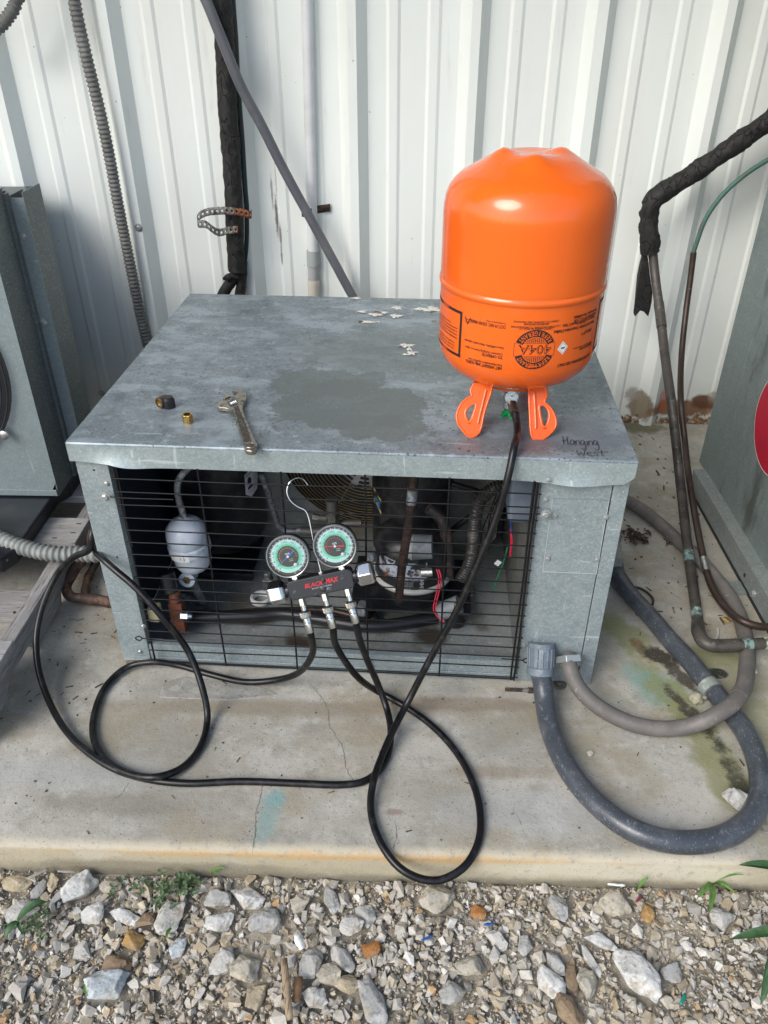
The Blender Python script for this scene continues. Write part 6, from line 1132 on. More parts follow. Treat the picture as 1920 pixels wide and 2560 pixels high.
hd = wl([(-0.2435,-0.9808,0.519),(-0.2306,-0.9709,0.519),(-0.2189,-0.9575,0.519),(-0.2115,-0.9409,0.519),(-0.226,-0.9281,0.519),(-0.2098,-0.9291,0.519),(-0.1985,-0.937,0.519),(-0.1943,-0.9527,0.519),(-0.1928,-0.9699,0.519),(-0.195,-0.9868,0.519),(-0.1928,-1.0033,0.519),(-0.186,-1.0258,0.519),(-0.1719,-1.0659,0.519),(-0.159,-1.1013,0.519),(-0.1464,-1.1323,0.519),(-0.1429,-1.146,0.519),(-0.1446,-1.1557,0.519),(-0.1508,-1.1585,0.519),(-0.1592,-1.1561,0.519),(-0.1645,-1.1467,0.519),(-0.1684,-1.1301,0.519),(-0.1806,-1.096,0.519),(-0.1937,-1.0543,0.519),(-0.2044,-1.0199,0.519),(-0.2123,-1.0088,0.519),(-0.2222,-1.0025,0.519),(-0.232,-1.0011,0.519),(-0.2395,-0.9964,0.519)])
g = G(); g.prism(hd, .0, .0085, lambda u, v, w: (u, v, w)); mk('handle', g, m_wr, wr_, bevel=.0014, smooth=40)
pn = wl([(-0.2086,-0.9996,0.521),(-0.2017,-0.9938,0.521),(-0.1887,-1.0299,0.521),(-0.1721,-1.0759,0.521),(-0.1562,-1.125,0.521),(-0.1668,-1.1304,0.521),(-0.1794,-1.0939,0.521),(-0.1962,-1.0396,0.521)]); g = G(); g.prism(pn, .0084, .0089, lambda u, v, w: (u, v, w)); pnl_ = mk('grip_panel', g, m_wrd, wr_)
g = G(); g.add([(x, y, .0091) for x, y in pn]+[(x*1.0, y, .0094) for x, y in pn], []); 
jw = wl([(-0.2352,-0.9625,0.519),(-0.2387,-0.9487,0.519),(-0.2371,-0.9416,0.519),(-0.2299,-0.9474,0.519),(-0.2238,-0.9518,0.519),(-0.2264,-0.9577,0.519),(-0.2308,-0.9658,0.519)]); g = G(); g.prism(jw, .0, .0082, lambda u, v, w: (u, v, w)); mk('moving_jaw', g, m_wr, wr_, bevel=.001, smooth=40)
hb = wl([(-0.1553,-1.1404,0.521)]); g = G(); g.lathe([(.0062, .0), (.0062, .0094)], 28, Matrix.Translation((*hb[0], 0))); mk('hang_hole', g, m_wrd, wr_, smooth=40)
g = G(); g.lathe([(.0064, .0086), (.0072, .0097), (.0082, .0092), (.0086, .0084)], 28, Matrix.Translation((*hb[0], 0)), caps=False); mk('hole_rim', g, m_wr, wr_, smooth=60)
kn = wl([(-0.2238,-0.9817,0.521),(-0.2138,-0.9678,0.521),(-0.2039,-0.9895,0.521),(-0.2137,-0.9998,0.521)]); g = G(); g.prism(kn, .0083, .0088, lambda u, v, w: (u, v, w)); mk('slot', g, m_wrd, wr_)
k0, k1 = Vector((*wl([(-0.2185,-0.99,0.521)])[0], .0078)), Vector((*wl([(-0.2089,-0.9786,0.521)])[0], .0078))
g = G(); g.tube([k0, k1], lambda s, t: .0042+.0006*cos(2*pi*s/.0034), 14, step=.0005, sm=True); mk('knurl', g, m_chrome, wr_, smooth=60)
v, f = textgeo('UTILITY', .0045, .030); m1, m2 = [Vector((*p, 0)) for p in wl([(-0.192,-1.0395,0.521),(-0.1747,-1.0849,0.521)])]; d = (m2-m1).normalized(); pp = Vector((-d.y, d.x, 0)); c_ = (m1+m2)/2
g = G(); g.add([tuple(c_+d*x+pp*y+Vector((0, 0, .0092))) for x, y, _ in v], f); mk('raised_lettering', g, m_wr, pnl_)
# brass cap, black caps
q = [(-0.2813,-1.0473,0.511)][0]; t = thing('brass_flare_nut', (q[0], q[1]+.005, H+.001), 'small hexagonal brass nut standing alone on the lid', 'nut')
g = G(); g.lathe([(.0092, 0), (.0092, .0145), (.0085, .0155)], 6, caps=False); g.lathe([(.0085, .0155), (.0062, .0155), (.0062, .002), (.0, .002)], 24, caps=False); mk('body', g, m_brass, t, smooth=30)
q = [(-0.3292,-0.9908,0.511)][0]; t = thing('black_valve_cap', (q[0], q[1]+.007, H+.001), 'ribbed black cap standing upright beside the brass-lined one', 'valve cap')
g = G(); g.lathe([(.0105, 0), (.0105, .016), (.009, .019), (.0055, .0198), (.0, .0198)], 28, caps=False)
for k in range(22): a = 2*pi*k/22; g.cyl((.0105*cos(a), .0105*sin(a), 0), (.0104*cos(a), .0104*sin(a), .0155), .0007, seg=5)
mk('body', g, m_black, t, smooth=40); g = G(); g.lathe([(.0085, .0185), (.0092, .0196), (.0080, .0200)], 28, caps=False); mk('rim', g, m_black, t, smooth=60)
q = [(-0.3455,-0.9898,0.52)][0]; t = thing('brown_valve_cap', (q[0], q[1], H+.0115), 'brown cap on its side showing a brass thread, touching the black one', 'valve cap', rot=(R(90), 0, R(-38)))
g = G(); g.lathe([(.0102, -.001), (.0104, -.017), (.0085, -.020), (0, -.0205)], 28, caps=False); g.lathe([(.0102, -.001), (.0088, .0)], 28, caps=False); mk('body', g, mat('brown_cap', (.06, .035, .025), .45), t, smooth=40)
g = G(); g.lathe([(.0092, .0006), (.0078, .0006), (.0078, -.012), (0, -.012)], 28, caps=False)
for k in range(4): g.lathe([(.0079, -.002-.002*k), (.0073, -.003-.002*k), (.0079, -.004-.002*k)], 24, caps=False)
mk('brass_thread', g, m_brass, t, smooth=40)

# ================================================================ crushed stone
GZ = -.066
STCOL = dict(white=(.52, .52, .49), grey=(.36, .36, .34), light=(.45, .44, .405), dark=(.13, .13, .125), tan=(.42, .36, .25), brown=(.24, .175, .115), orange=(.38, .24, .10), blue=(.43, .47, .48), beige=(.40, .37, .30), rust=(.33, .15, .05))
def stonemat(name, c): 
    lo = tuple(x*.50 for x in c); hi = tuple(min(.72, x*1.28) for x in c)
    return mat(name, c, .9, layers=[dict(k='n', c=hi, scale=70, lo=.45, hi=.65, detail=8), dict(k='n', c=lo, scale=110, lo=.50, hi=.66, detail=10, a=.8), dict(k='n', c=(.34, .27, .17), scale=26, lo=.50, hi=.66, detail=6, a=.5), dict(k='s', c=lo, scale=380, rad=.25, prob=.25, a=.6)], spec=.2, bump=[(60, .5, .004), (220, .5, .0015), (900, .4, .0005)])
SM = {k: stonemat('stone_'+k, c) for k, c in STCOL.items()}
def hull(seed, n, sq=(1, 1, 1), lo=.82):
    r = random.Random(seed); bm = bmesh.new()
    for i in range(n):
        v = Vector((r.gauss(0, 1), r.gauss(0, 1), r.gauss(0, 1))).normalized()*r.uniform(lo, 1.12); bm.verts.new((v.x*sq[0], v.y*sq[1], v.z*sq[2]))
    res = bmesh.ops.convex_hull(bm, input=bm.verts[:]); bmesh.ops.delete(bm, geom=[v for v in bm.verts if not v.link_faces], context='VERTS')
    bmesh.ops.dissolve_limit(bm, angle_limit=R(10), verts=bm.verts[:], edges=bm.edges[:]); return bm
def bigrock(seed, n):
    bm = hull(seed, n); bmesh.ops.bevel(bm, geom=bm.edges[:], offset=.07, segments=2, affect='EDGES', profile=.6, clamp_overlap=True)
    bmesh.ops.triangulate(bm, faces=bm.faces[:]); 
    for _ in range(3):
        E_ = [e for e in bm.edges if e.calc_length() > .16]
        if E_: bmesh.ops.subdivide_edges(bm, edges=E_, cuts=1); bmesh.ops.triangulate(bm, faces=bm.faces[:])
    for v in bm.verts:
        k = noise.noise(v.co*1.7+Vector((seed, 0, 0)))*.16+noise.noise(v.co*5+Vector((0, seed, 0)))*.06+noise.noise(v.co*13+Vector((0, seed, 0)))*.02; v.co *= 1+k
    return bm
TAKEN = []
def rock(px, w, h, colr, label, seed, ang=0, n=13, thick=.55, par=None, z0=GZ, cat='stone', grp='larger stones lying in the gravel'):
    bm = bigrock(seed, n); me = bpy.data.meshes.new('stone'); c = Vector(px)
    X_ = [v.co.x for v in bm.verts]; Y_ = [v.co.y for v in bm.verts]; Z_ = [v.co.z for v in bm.verts]
    sx = w/(max(X_)-min(X_)); sy = h/(max(Y_)-min(Y_)); sz = min(w, h)*thick/(max(Z_)-min(Z_))
    for v in bm.verts: v.co = Vector((v.co.x*sx, v.co.y*sy, v.co.z*sz))
    bm.to_mesh(me); bm.free(); me.polygons.foreach_set('use_smooth', [True]*len(me.polygons)); me.set_sharp_from_angle(angle=R(38))
    o = bpy.data.objects.new('stone', me); COL.objects.link(o); me.materials.append(SM[colr]); o.location = (c.x, c.y, z0+min(w, h)*thick*.20); o.rotation_euler = (random.uniform(-.12, .12), random.uniform(-.12, .12), ang)
    tag(o, label, cat, grp); TAKEN.append((c.x, c.y, w/2, h/2, ang)); return o
S7 = .5787
ROCKS = [  # crop, x, y, w, h (crop px), angle deg, colour, label
 (7, 347, 457, 145, 105, 28, 'white', 'big whitish stone near the slab edge, left of the clover'), (7, 65, 440, 125, 75, -5, 'tan', 'blocky tan stone at the left, just below the slab edge'),
 (7, 165, 460, 92, 50, 62, 'grey', 'grey oblong stone between the tan block and the yellowish wedge'), (7, 225, 430, 92, 48, 100, 'tan', 'yellowish wedge stone touching the slab edge at the left'),
 (7, 252, 485, 108, 34, 66, 'light', 'narrow light grey sliver standing beside the big whitish stone'), (7, 470, 450, 95, 66, -10, 'beige', 'grey-beige stone between the big whitish stone and the clover'),
 (7, 725, 582, 132, 106, 78, 'light', 'rounded speckled pale stone just below the clover'), (7, 940, 510, 108, 80, -12, 'grey', 'grey stone left of the long whitish slab-like one'),
 (7, 1065, 505, 152, 90, -22, 'white', 'long whitish slab-like stone in the middle top row'), (7, 950, 605, 120, 78, 5, 'white', 'whitish angular stone below the long whitish slab-like one'),
 (7, 1143, 607, 130, 100, 12, 'grey', 'flat smooth grey stone right of the whitish angular one'), (7, 535, 580, 148, 56, -18, 'white', 'irregular whitish stone with a hollow, over a dark pebble'),
 (7, 1300, 530, 80, 72, 10, 'beige', 'beige squarish stone right of the flat smooth grey one'), (7, 1420, 510, 130, 62, -62, 'grey', 'long grey stone leaning diagonally in the top row'),
 (7, 1575, 580, 92, 72, -50, 'grey', 'grey pointed stone above the rust-coloured one'), (7, 1510, 625, 98, 84, 20, 'light', 'light grey stone left of the grey pointed one'),
 (7, 765, 722, 82, 62, 70, 'blue', 'small bluish triangular stone under the rounded speckled one'), (7, 575, 685, 82, 74, 0, 'orange', 'orange ribbed stone, brightest coloured of all'),
 (7, 460, 880, 160, 122, 10, 'blue', 'biggest bluish white stone at lower left'), (7, 500, 790, 118, 68, 5, 'brown', 'brown stone right above the biggest bluish white one'),
 (7, 960, 780, 104, 98, 30, 'light', 'pale lumpy stone left of a tan-grey boulder'), (7, 1060, 810, 122, 110, -30, 'beige', 'tan-grey boulder leaning on the pale lumpy stone'),
 (7, 1340, 790, 116, 92, 60, 'grey', 'rounded grey stone right of the wood splinter'), (7, 1480, 765, 128, 76, -48, 'light', 'long pale stone left of the rust-coloured one'),
 (7, 1430, 835, 102, 84, 0, 'beige', 'beige-grey stone below the long pale one'), (7, 1100, 925, 112, 76, 65, 'tan', 'drop-shaped brown-tan stone below the tan-grey boulder'),
 (7, 1505, 885, 98, 76, 0, 'tan', 'yellow-tan speckled stone right of the beige-grey one'), (7, 1610, 960, 180, 92, -62, 'grey', 'large grey slab stone at the middle of the bottom edge'),
 (7, 1605, 720, 74, 70, 0, 'rust', 'rust-coloured crumbly stone in the middle'), (7, 90, 575, 140, 105, 12, 'light', 'pale flat stone under the broad green leaf at the left'),
 (7, 400, 570, 95, 90, 0, 'white', 'crumbly white stone below the big whitish one'), (7, 630, 600, 80, 58, 10, 'brown', 'purplish brown stone at the lower left of the clover'),
 (7, 1360, 930, 100, 80, -20, 'light', 'pale jagged stone right of the drop-shaped one'),
 (8, 230, 510, 150, 138, 5, 'beige', 'broad beige stone directly under the hanging hose loop'), (8, 750, 545, 118, 80, -70, 'grey', 'grey stone tapering downwards right of centre'),
 (8, 1010, 530, 136, 112, -4, 'beige', 'large flat tan-grey stone below the slab edge at the right'), (8, 1470, 590, 106, 94, 10, 'light', 'pale grey stone under the grass tuft'),
 (8, 945, 690, 138, 54, -22, 'white', 'elongated white angular stone above the thin upright sliver'), (8, 890, 765, 132, 38, -66, 'light', 'thin pale sliver below the elongated white angular stone'),
 (8, 1100, 840, 205, 150, -48, 'white', 'biggest whitish boulder of all at the lower right'), (8, 720, 865, 122, 92, -50, 'white', 'white stone with a fractured face left of the square beige one'),
 (8, 880, 870, 104, 84, 85, 'beige', 'square beige stone between two whitish ones'), (8, 300, 915, 96, 84, 35, 'grey', 'grey faceted stone at the lower edge, right of centre'),
 (8, 380, 805, 112, 82, 5, 'beige', 'broad brownish stone below the blue scraps'), (8, 490, 690, 86, 62, -60, 'light', 'pale stone with a pointed foot right of the blue scraps'),
 (8, 750, 790, 96, 76, -50, 'grey', 'grey stone above the white fractured one'), (8, 815, 840, 130, 54, 85, 'brown', 'tall brown-grey stone between the white fractured and the beige one'),
 (8, 610, 710, 82, 60, 80, 'grey', 'grey stone right of the pale one with a pointed foot'), (8, 1245, 820, 96, 76, 40, 'grey', 'grey tilted stone right of the biggest whitish boulder'),
 (8, 410, 560, 62, 58, 0, 'rust', 'reddish brown stone near the hose loop'), (8, 1145, 570, 76, 54, 80, 'orange', 'orange-tan stone below the red scrap'),
 (8, 800, 985, 132, 90, -70, 'brown', 'dark tan stone at the very bottom below the white fractured one')]
ROCKPOS = [(-0.4126,-1.5545,-0.058),(-0.5199,-1.5508,-0.058),(-0.4796,-1.5575,-0.058),(-0.4618,-1.5452,-0.058),(-0.4438,-1.5663,-0.058),(-0.3679,-1.5505,-0.058),(-0.2604,-1.5979,-0.058),(-0.1887,-1.5688,-0.058),(-0.1434,-1.5656,-0.058),(-0.178,-1.604,-0.058),(-0.109,-1.6028,-0.058),(-0.3289,-1.599,-0.058),(-0.0562,-1.5727,-0.058),(-0.0132,-1.5639,-0.058),(0.0447,-1.5886,-0.058),(0.0224,-1.6057,-0.058),(-0.2339,-1.6471,-0.058),(-0.3035,-1.6361,-0.058),(-0.323,-1.702,-0.058),(-0.3187,-1.6725,-0.058),(-0.1623,-1.6648,-0.058),(-0.1264,-1.6738,-0.058),(-0.032,-1.6645,-0.058),(0.0152,-1.6548,-0.058),(-0.0,-1.6785,-0.058),(-0.1068,-1.7102,-0.058),(0.0264,-1.6939,-0.058),(0.0624,-1.7164,-0.058),(0.0575,-1.6382,-0.058),(-0.4895,-1.6017,-0.058),(-0.3786,-1.5967,-0.058),(-0.2927,-1.6054,-0.058),(-0.0206,-1.7094,-0.058),(0.1582,-1.5591,-0.058),(0.3463,-1.5671,-0.058),(0.4418,-1.5588,-0.058),(0.6018,-1.5767,-0.058),(0.4064,-1.618,-0.058),(0.3823,-1.6445,-0.058),(0.4485,-1.6676,-0.058),(0.3191,-1.6793,-0.058),(0.3725,-1.6794,-0.058),(0.1775,-1.6992,-0.058),(0.2063,-1.6628,-0.058),(0.2473,-1.6225,-0.058),(0.333,-1.6543,-0.058),(0.3523,-1.6702,-0.058),(0.2884,-1.6283,-0.058),(0.4992,-1.6596,-0.058),(0.2227,-1.5762,-0.058),(0.4872,-1.5725,-0.058),(0.3397,-1.7163,-0.058)]
PXM = 0.000605   # metres per photograph pixel on the gravel, measured across
RP = {i: p for i, p in enumerate(ROCKPOS)}
for i, (cr, x, y, w, h, an, colr, lab) in enumerate(ROCKS):
    k = .5787*PXM
    # heights foreshorten on the ground: stretch the seen height back
    ca, sa = abs(cos(R(an))), abs(sin(R(an))); w_ = w*k*1.12; h_ = h*k*1.12
    rock(RP[i], w_*1.04, h_*.98, colr, lab, 40+i*3, R(an), n=random.choice((16, 20, 26)), thick=.58)
rock([(0.6614,-1.4158,0.012)][0], .040, .046, 'light', 'pale lumpy stone on the slab beside the wide loop of slate conduit', 501, .6, n=30, z0=.004, thick=.7, grp='stones on the slab')
rock([(0.4355,-1.3168,0.004)][0], .012, .014, 'light', 'tiny white pebble on the slab inside the slate conduit loop', 502, .2, n=24, z0=.001, thick=.6, grp='stones on the slab')
# the uncountable rest
def gravel(name, n, size, seed, region, npts, zoff, label):
    r = np.random.default_rng(seed); protos = []
    for k in range(24):
        bm = hull(seed*100+k, npts, (1, r.uniform(.6, 1), r.uniform(.45, .8)), .66); bmesh.ops.triangulate(bm, faces=bm.faces[:]); bm.verts.index_update()
        pass; protos.append((np.array([v.co[:] for v in bm.verts]), np.array([[v.index for v in f.verts] for f in bm.faces]))); bm.free()
    VS, FS, CS = [], [], []; base = 0
    pal_ = [((.49, .475, .43), 34), ((.56, .555, .52), 11), ((.37, .36, .33), 24), ((.41, .37, .29), 26), ((.31, .27, .205), 10), ((.37, .30, .20), 9), ((.40, .25, .12), 2.0), ((.13, .125, .115), 4), ((.60, .60, .58), 7)]
    cols = np.array([c for c, _ in pal_]); pr = np.array([p for _, p in pal_]); pr = pr/pr.sum()
    for i in range(n):
        x, y = r.uniform(region[0], region[1]), r.uniform(region[2], region[3]); s = size[0]+(size[1]-size[0])*r.random()**2.6
        hit = False
        for tx, ty, a, b, an in TAKEN:
            dx, dy = x-tx, y-ty; u = dx*cos(an)+dy*sin(an); v = -dx*sin(an)+dy*cos(an)
            if (u/(a+s*.35))**2+(v/(b+s*.35))**2 < 1: hit = True; break
        if hit: continue
        V, F = protos[r.integers(24)]; A = Euler((r.uniform(-.5, .5), r.uniform(-.5, .5), r.uniform(0, 6.3))).to_matrix(); A = np.array(A)
        edge = .0
        vv = (V*s) @ A.T + np.array((x, y, GZ-.004+zoff+s*.22+.005*noise.noise(Vector((x*9, y*9, 0)))))
        wet = .5+.5*noise.noise(Vector((x*3.1, y*4, 7)))
        c = cols[r.choice(len(cols), p=pr)]*r.uniform(.78, 1.25); br_w = np.array((.43, .35, .23)); c = c*(1-.5*wet)+br_w*.5*wet
        VS.append(vv); FS.append(F+base); base += len(V); CS.append(np.repeat(np.append(c, 1)[None], len(V), 0))
    VS = np.concatenate(VS); FS = np.concatenate(FS); CS = np.concatenate(CS)
    me = bpy.data.meshes.new(name); me.vertices.add(len(VS)); me.vertices.foreach_set('co', VS.ravel()); me.loops.add(len(FS)*3); me.loops.foreach_set('vertex_index', FS.ravel()); me.polygons.add(len(FS)); me.polygons.foreach_set('loop_start', np.arange(0, len(FS)*3, 3)); me.polygons.foreach_set('loop_total', np.full(len(FS), 3)); me.update(calc_edges=True); me.validate(); me.shade_flat()
    at = me.color_attributes.new('stone_colour', 'FLOAT_COLOR', 'POINT'); at.data.foreach_set('color', CS.astype(np.float32).ravel())
    o = bpy.data.objects.new(name, me); COL.objects.link(o); me.materials.append(m_grav); tag(o, label, 'gravel', None, 'stuff'); return o
m_grav = mat('gravel_stone', (.4, .4, .38), .92, attr='stone_colour', spec=.15, bump=[(250, .5, .0012), (900, .4, .0005)], layers=[dict(k='n', c=(.26, .22, .16), scale=160, lo=.54, hi=.7, a=.55, detail=6), dict(k='n', c=(.62, .61, .57), scale=230, lo=.58, hi=.68, a=.6, detail=6)])
gravel('gravel', 15000, (.0032, .0130), 1, (-.85, 1.05, -1.95, -1.531), 11, .001, 'loose crushed grey and tan stones along the slab')
gravel('coarse_gravel', 520, (.010, .0215), 3, (-.85, 1.05, -1.95, -1.540), 12, .0005, 'coarser grey and tan chippings mixed among the crushed stones')
gravel('fine_gravel', 46000, (.0012, .0042), 2, (-.85, 1.05, -1.95, -1.527), 8, .0005, 'fine stone chips and grit between the crushed stones')

# ================================================================ weeds and scraps in the gravel
def leafmat(n, c, c2): return mat(n, c, .5, layers=[dict(k='n', c=c2, scale=60, lo=.4, hi=.65)], spec=.4, **{'Subsurface Weight': .0})
m_leaf = leafmat('grass_green', (.08, .17, .035), (.13, .25, .06)); m_leafd = leafmat('dark_leaf_green', (.025, .07, .022), (.045, .11, .035)); m_clov = leafmat('clover_green', (.06, .105, .045), (.10, .15, .07))
def blade(p0, p1, w, droop, m, par, o, fold=.3, n=9):
    p0, p1 = Vector(p0)-o, Vector(p1)-o; d = p1-p0; s = Vector((-d.y, d.x, 0)); s = s.normalized() if s.length > 1e-5 else Vector((1, 0, 0)); vs = []
    for i in range(n):
        t = i/(n-1); c = p0.lerp(p1, t)+Vector((0, 0, droop*4*t*(1-t))); ww = w*(sin(pi*min(1, .12+t*.88)))**.8*(1 if t < .97 else .1)
        vs += [c-s*ww/2+Vector((0, 0, ww*fold)), c, c+s*ww/2+Vector((0, 0, ww*fold))]
    g = G(); g.add(vs, [f for i in range(n-1) for f in ((3*i, 3*i+3, 3*i+4, 3*i+1), (3*i+1, 3*i+4, 3*i+5, 3*i+2))]); mk('leaf', g, m, par, smooth=60)
def plant(name, base, leaves, m, label, cat, stems=()):
    t = thing(name, base, label, cat); o = Vector(base)
    for (a, b, w, dr) in leaves: blade(a, b, w, dr, m, t, o)
    for s in stems: g = G(); g.tube([Vector(p)-o for p in s], .0009, 6, step=.006); mk('stem', g, m, t, smooth=60)
    return t
def px(t): return t
b = [(0.6001,-1.5232,-0.055),(0.6046,-1.5073,-0.02),(0.5641,-1.5544,-0.05),(0.575,-1.5794,-0.045),(0.6295,-1.5468,-0.05),(0.6403,-1.5309,-0.02),(0.6209,-1.5204,-0.03),(0.6133,-1.5357,-0.05),(0.5803,-1.5366,-0.05),(0.6192,-1.5435,-0.04)]
plant('grass_tuft', b[0], [(b[0], b[1], .011, .004), (b[0], b[2], .009, .006), (b[0], b[3], .010, .008), (b[0], b[4], .006, .006), (b[0], b[5], .004, .010), (b[0], b[6], .0025, .006), (b[0], b[7], .007, .006), (b[0], b[8], .006, .004), (b[0], b[9], .005, .010)], m_leaf, 'bright green grass tuft growing against the slab edge at the right', 'grass tuft')
b = [(0.4773,-1.5365,-0.055),(0.4912,-1.5327,-0.03),(0.4709,-1.533,-0.045),(0.4879,-1.5303,-0.055)]
plant('grass_tuft', b[0], [(b[0], b[1], .006, .006), (b[0], b[2], .003, .004), (b[0], b[3], .003, .004)], m_leaf, 'tiny two-bladed grass sprout by the slab edge, left of the bigger tuft', 'grass tuft')
b = [(-0.4709,-1.6361,-0.02),(-0.4311,-1.6125,-0.005),(-0.4833,-1.658,-0.03),(-0.4588,-1.6505,-0.03),(-0.5251,-1.6328,-0.04),(-0.5044,-1.6315,-0.04),(-0.4901,-1.6182,-0.045)]
plant('broad_leaved_weed', b[0], [(b[0], b[1], .016, .010), (b[0], b[2], .012, .005), (b[0], b[3], .006, .004)], m_leafd, 'weed with long dark green leaves at the left edge', 'weed', [(b[4], b[5], b[0])])
b = [(0.6214,-1.5333,0.01),(0.6661,-1.5393,0.005),(0.7041,-1.537,0.0),(0.5916,-1.6199,-0.045),(0.6409,-1.6252,-0.02),(0.6835,-1.6205,-0.02),(0.6066,-1.7095,-0.05),(0.6175,-1.6831,-0.03),(0.6296,-1.6556,-0.02),(0.6509,-1.6351,-0.02)]
plant('overhanging_weed', b[5], [(b[2], b[0], .016, .006), (b[5], b[3], .017, .008), (b[9], b[6], .017, .008), (b[9], b[7], .012, .008)], m_leafd, 'weed reaching in from the right edge with long pointed leaves', 'weed')
b = [(-0.2489,-1.6203,-0.055),(-0.2416,-1.6195,-0.04),(-0.2518,-1.6408,-0.05),(-0.2095,-1.5299,-0.055),(-0.1802,-1.5305,-0.04),(-0.1947,-1.5347,-0.05),(-0.3459,-1.7199,-0.055),(-0.3499,-1.7091,-0.045),(-0.3429,-1.7229,-0.055)]
plant('grass_tuft', b[0], [(b[0], b[1], .004, .003), (b[0], b[2], .006, .004)], m_leaf, 'small sprout at the foot of the rounded speckled stone', 'grass tuft')
plant('grass_tuft', b[3], [(b[3], b[4], .006, .006), (b[3], b[5], .003, .004)], m_leaf, 'small grass blade on the slab edge right of the clover', 'grass tuft')
plant('grass_tuft', b[6], [(b[6], b[7], .004, .004), (b[6], b[8], .003, .003)], m_leaf, 'small sprout left of the biggest bluish white stone', 'grass tuft')
def clover(base, cx, cy, sx, sy, n, seed, label):
    r = random.Random(seed); t = thing('clover_patch', base, label, 'clover'); o = Vector(base); g = G(); gs = G()
    for i in range(n):
        x, y = cx+r.gauss(0, sx), cy+r.gauss(0, sy); z = GZ+r.uniform(.008, .024)
        if y > -1.535: y = -1.54-r.random()*.02
        gs.tube([(x-o.x+r.uniform(-.01, .01), y-o.y, GZ-o.z), (x-o.x, y-o.y, z-o.z)], .0004, 4, step=.01)
        for k in range(3):
            a = r.uniform(0, .6)+k*2.1; L = r.uniform(.004, .0068); c = Vector((x+cos(a)*L*.75, y+sin(a)*L*.75, z))-o; tl_ = r.uniform(-.3, .5)
            g.add([c+Vector((cos(a)*u*L-sin(a)*v*L, sin(a)*u*L+cos(a)*v*L, u*L*tl_+abs(v)*L*.3)) for u, v in ((-.7, 0), (-.3, .42), (.35, .5), (.7, .2), (.6, 0), (.7, -.2), (.35, -.5), (-.3, -.42))], [(0, 1, 2, 3, 4), (0, 4, 5, 6, 7)])
    mk('leaflets', g, m_clov, t, kind='stuff'); mk('stems', gs, m_clov, t, kind='stuff')
c = [(-0.2961,-1.5581,-0.055),(-0.2464,-1.541,-0.055),(-0.46,-1.619,-0.055)]
clover(c[0], c[0][0], c[0][1], .034, .015, 34, 1, 'low clover patch among the stones against the slab edge'); clover(c[1], c[1][0], c[1][1], .010, .008, 16, 2, 'taller clump of pale leaves at the slab edge by the clover patch'); clover(c[2], c[2][0], c[2][1], .010, .010, 10, 3, 'few faint leaflets beside the broad-leaved weed')
def scrap(name, pts, w, c, label, cat, th=.0012):
    a, b_ = Vector(pts[0]), Vector(pts[1]); t = (b_-a); s = Vector((-t.y, t.x, 0)).normalized()*w/2; r = random.Random(len(label)); n = 7; vs = []
    for i in range(n):
        u = i/(n-1); cc_ = t*u+Vector((0, 0, r.uniform(0, .0015))); ww = s*(1-.5*abs(u-.5))*r.uniform(.7, 1.2); vs += [cc_-ww, cc_+ww+Vector((0, 0, .001))]
    g = G(); g.add(vs, [(2*i, 2*i+2, 2*i+3, 2*i+1) for i in range(n-1)]); o = mk(name, g, c, smooth=40); o.location = a; o.modifiers.new('t', 'SOLIDIFY').thickness = th; tag(o, label, cat)
m_bl = plain('blue_plastic', (.02, .08, .30), .4)
q = [(0.1317,-1.6307,-0.052),(0.1492,-1.6232,-0.052),(0.2273,-1.6044,-0.052),(0.2434,-1.6017,-0.052),(0.4963,-1.7101,-0.052),(0.5068,-1.6959,-0.052),(0.4685,-1.5608,-0.052),(0.4808,-1.5498,-0.052),(0.43,-1.5326,-0.052),(0.4571,-1.5342,-0.052)]
scrap('blue_scrap', q[0:2], .004, m_bl, 'left one of two blue plastic scraps in the gravel', 'scrap'); scrap('blue_scrap', q[2:4], .004, m_bl, 'right one of two blue plastic scraps in the gravel', 'scrap')
scrap('teal_scrap', q[4:6], .005, plain('teal_plastic', (.01, .22, .16), .4), 'teal plastic scrap right of the biggest whitish boulder', 'scrap'); scrap('red_scrap', q[6:8], .004, plain('dark_red', (.16, .02, .05), .5), 'dark red scrap above the orange-tan stone', 'scrap')
scrap('white_stick', q[8:10], .004, m_white, 'short white stick lying at the foot of the slab', 'stick')
q = [(-0.0703,-1.6656,-0.045),(-0.0513,-1.7481,-0.045),(-0.0441,-1.6885,-0.05),(-0.0466,-1.7232,-0.05),(-0.4954,-1.5522,-0.045),(-0.4682,-1.5354,-0.045),(-0.0558,-1.6303,-0.045),(-0.0445,-1.6531,-0.045),(-0.4518,-1.539,-0.045),(-0.4213,-1.5401,-0.045)]
m_spl = mat('dry_wood', (.33, .25, .16), .8, layers=[dict(k='n', c=(.15, .10, .06), scale=60, stretch=(6, 1, 1), lo=.5, hi=.65)])
scrap('wood_splinter', q[0:2], .013, m_spl, 'long split wood splinter pointing down through the gravel', 'splinter', .003); scrap('dry_leaf', q[2:4], .016, mat('dry_brown_leaf', (.17, .10, .05), .7), 'curled brown leaf beside the wood splinter', 'leaf')
scrap('wood_splinter', q[4:6], .006, mat('grey_splinter', (.28, .26, .22), .8), 'short grey splinter beside the tan block at the slab edge', 'splinter', .002); scrap('wood_splinter', q[8:10], .004, mat('grey_splinter_thin', (.26, .24, .2), .8), 'thin grey splinter touching the slab, right of the yellowish wedge', 'splinter', .002)
scrap('white_scrap', q[6:8], .012, m_white, 'crumpled white plastic scrap in the gravel above the wood splinter', 'scrap', .002)
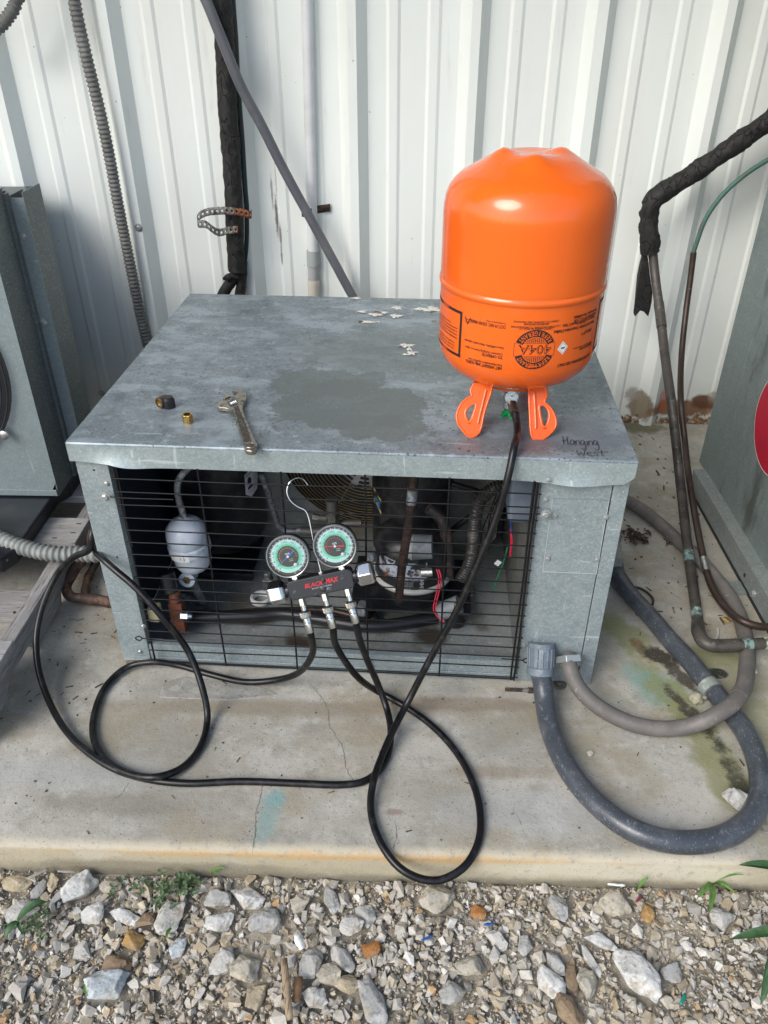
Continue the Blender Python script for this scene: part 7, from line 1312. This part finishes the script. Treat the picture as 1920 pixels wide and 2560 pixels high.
q = [(0.7914,-0.9435,0.004),(0.799,-0.9577,0.004),(0.8014,-1.0912,0.004),(0.8008,-1.1106,0.004)]
scrap('yellow_leaf', q[0:2], .010, mat('yellow_leaf', (.40, .24, .05), .6), 'small yellow leaf on the slab under the thin copper line', 'leaf'); scrap('white_scrap', q[2:4], .009, m_white, 'white scrap on the slab right of the brown-grey conduit', 'scrap')
# dark debris and crumbs scattered over the slab
g = G(); r = random.Random(12)
for i in range(420):
    if i < 170: x, y = r.uniform(.52, .86), r.uniform(-1.0, -.02)
    elif i < 260: x, y = r.gauss(.56, .03), r.gauss(-.62, .03)
    elif i < 340: x, y = r.uniform(-.66, -.48), r.uniform(-1.3, -.8)
    else: x, y = r.uniform(-.55, .7), r.uniform(-1.5, -1.16)
    s = r.uniform(.0008, .0026)*(1.3 if i < 260 else .8); L = s*r.choice((1, 1, 1, 4)); a = r.uniform(0, 3.1)
    g.box(-L, L, -s*.6, s*.6, 0, s*.7, Matrix.Translation((x, y, .0004)) @ Matrix.Rotation(a, 4, 'Z'))
o = mk('debris', g, mat('dark_debris', (.06, .048, .035), .9, layers=[dict(k='n', c=(.2, .17, .12), scale=40, lo=.5, hi=.6)]), kind='stuff'); tag(o, 'dark crumbs and twigs scattered over the slab', 'debris')

# heap of wet leaves by the junction box behind the unit
g = G(); r = random.Random(4); c0 = [(0.6712,-0.648,0.004)][0]
for i in range(70):
    x, y = c0[0]+r.gauss(0, .014), c0[1]+r.gauss(0, .018); L = r.uniform(.005, .013); a = r.uniform(0, 6.28); z = .002+r.random()*.012
    g.add([(x+cos(a)*u*L-sin(a)*v*L, y+sin(a)*u*L+cos(a)*v*L, z+w*L) for u, v, w in ((-1, 0, 0), (0, .45, .25), (1, 0, -.1), (0, -.4, .2))], [(0, 1, 2), (0, 2, 3)])
o = mk('leaf_litter', g, mat('wet_leaves', (.045, .030, .018), .6, layers=[dict(k='n', c=(.12, .08, .045), scale=90, lo=.5, hi=.62)]), kind='stuff'); tag(o, 'small heap of dark dead leaves beside the junction box', 'leaves')
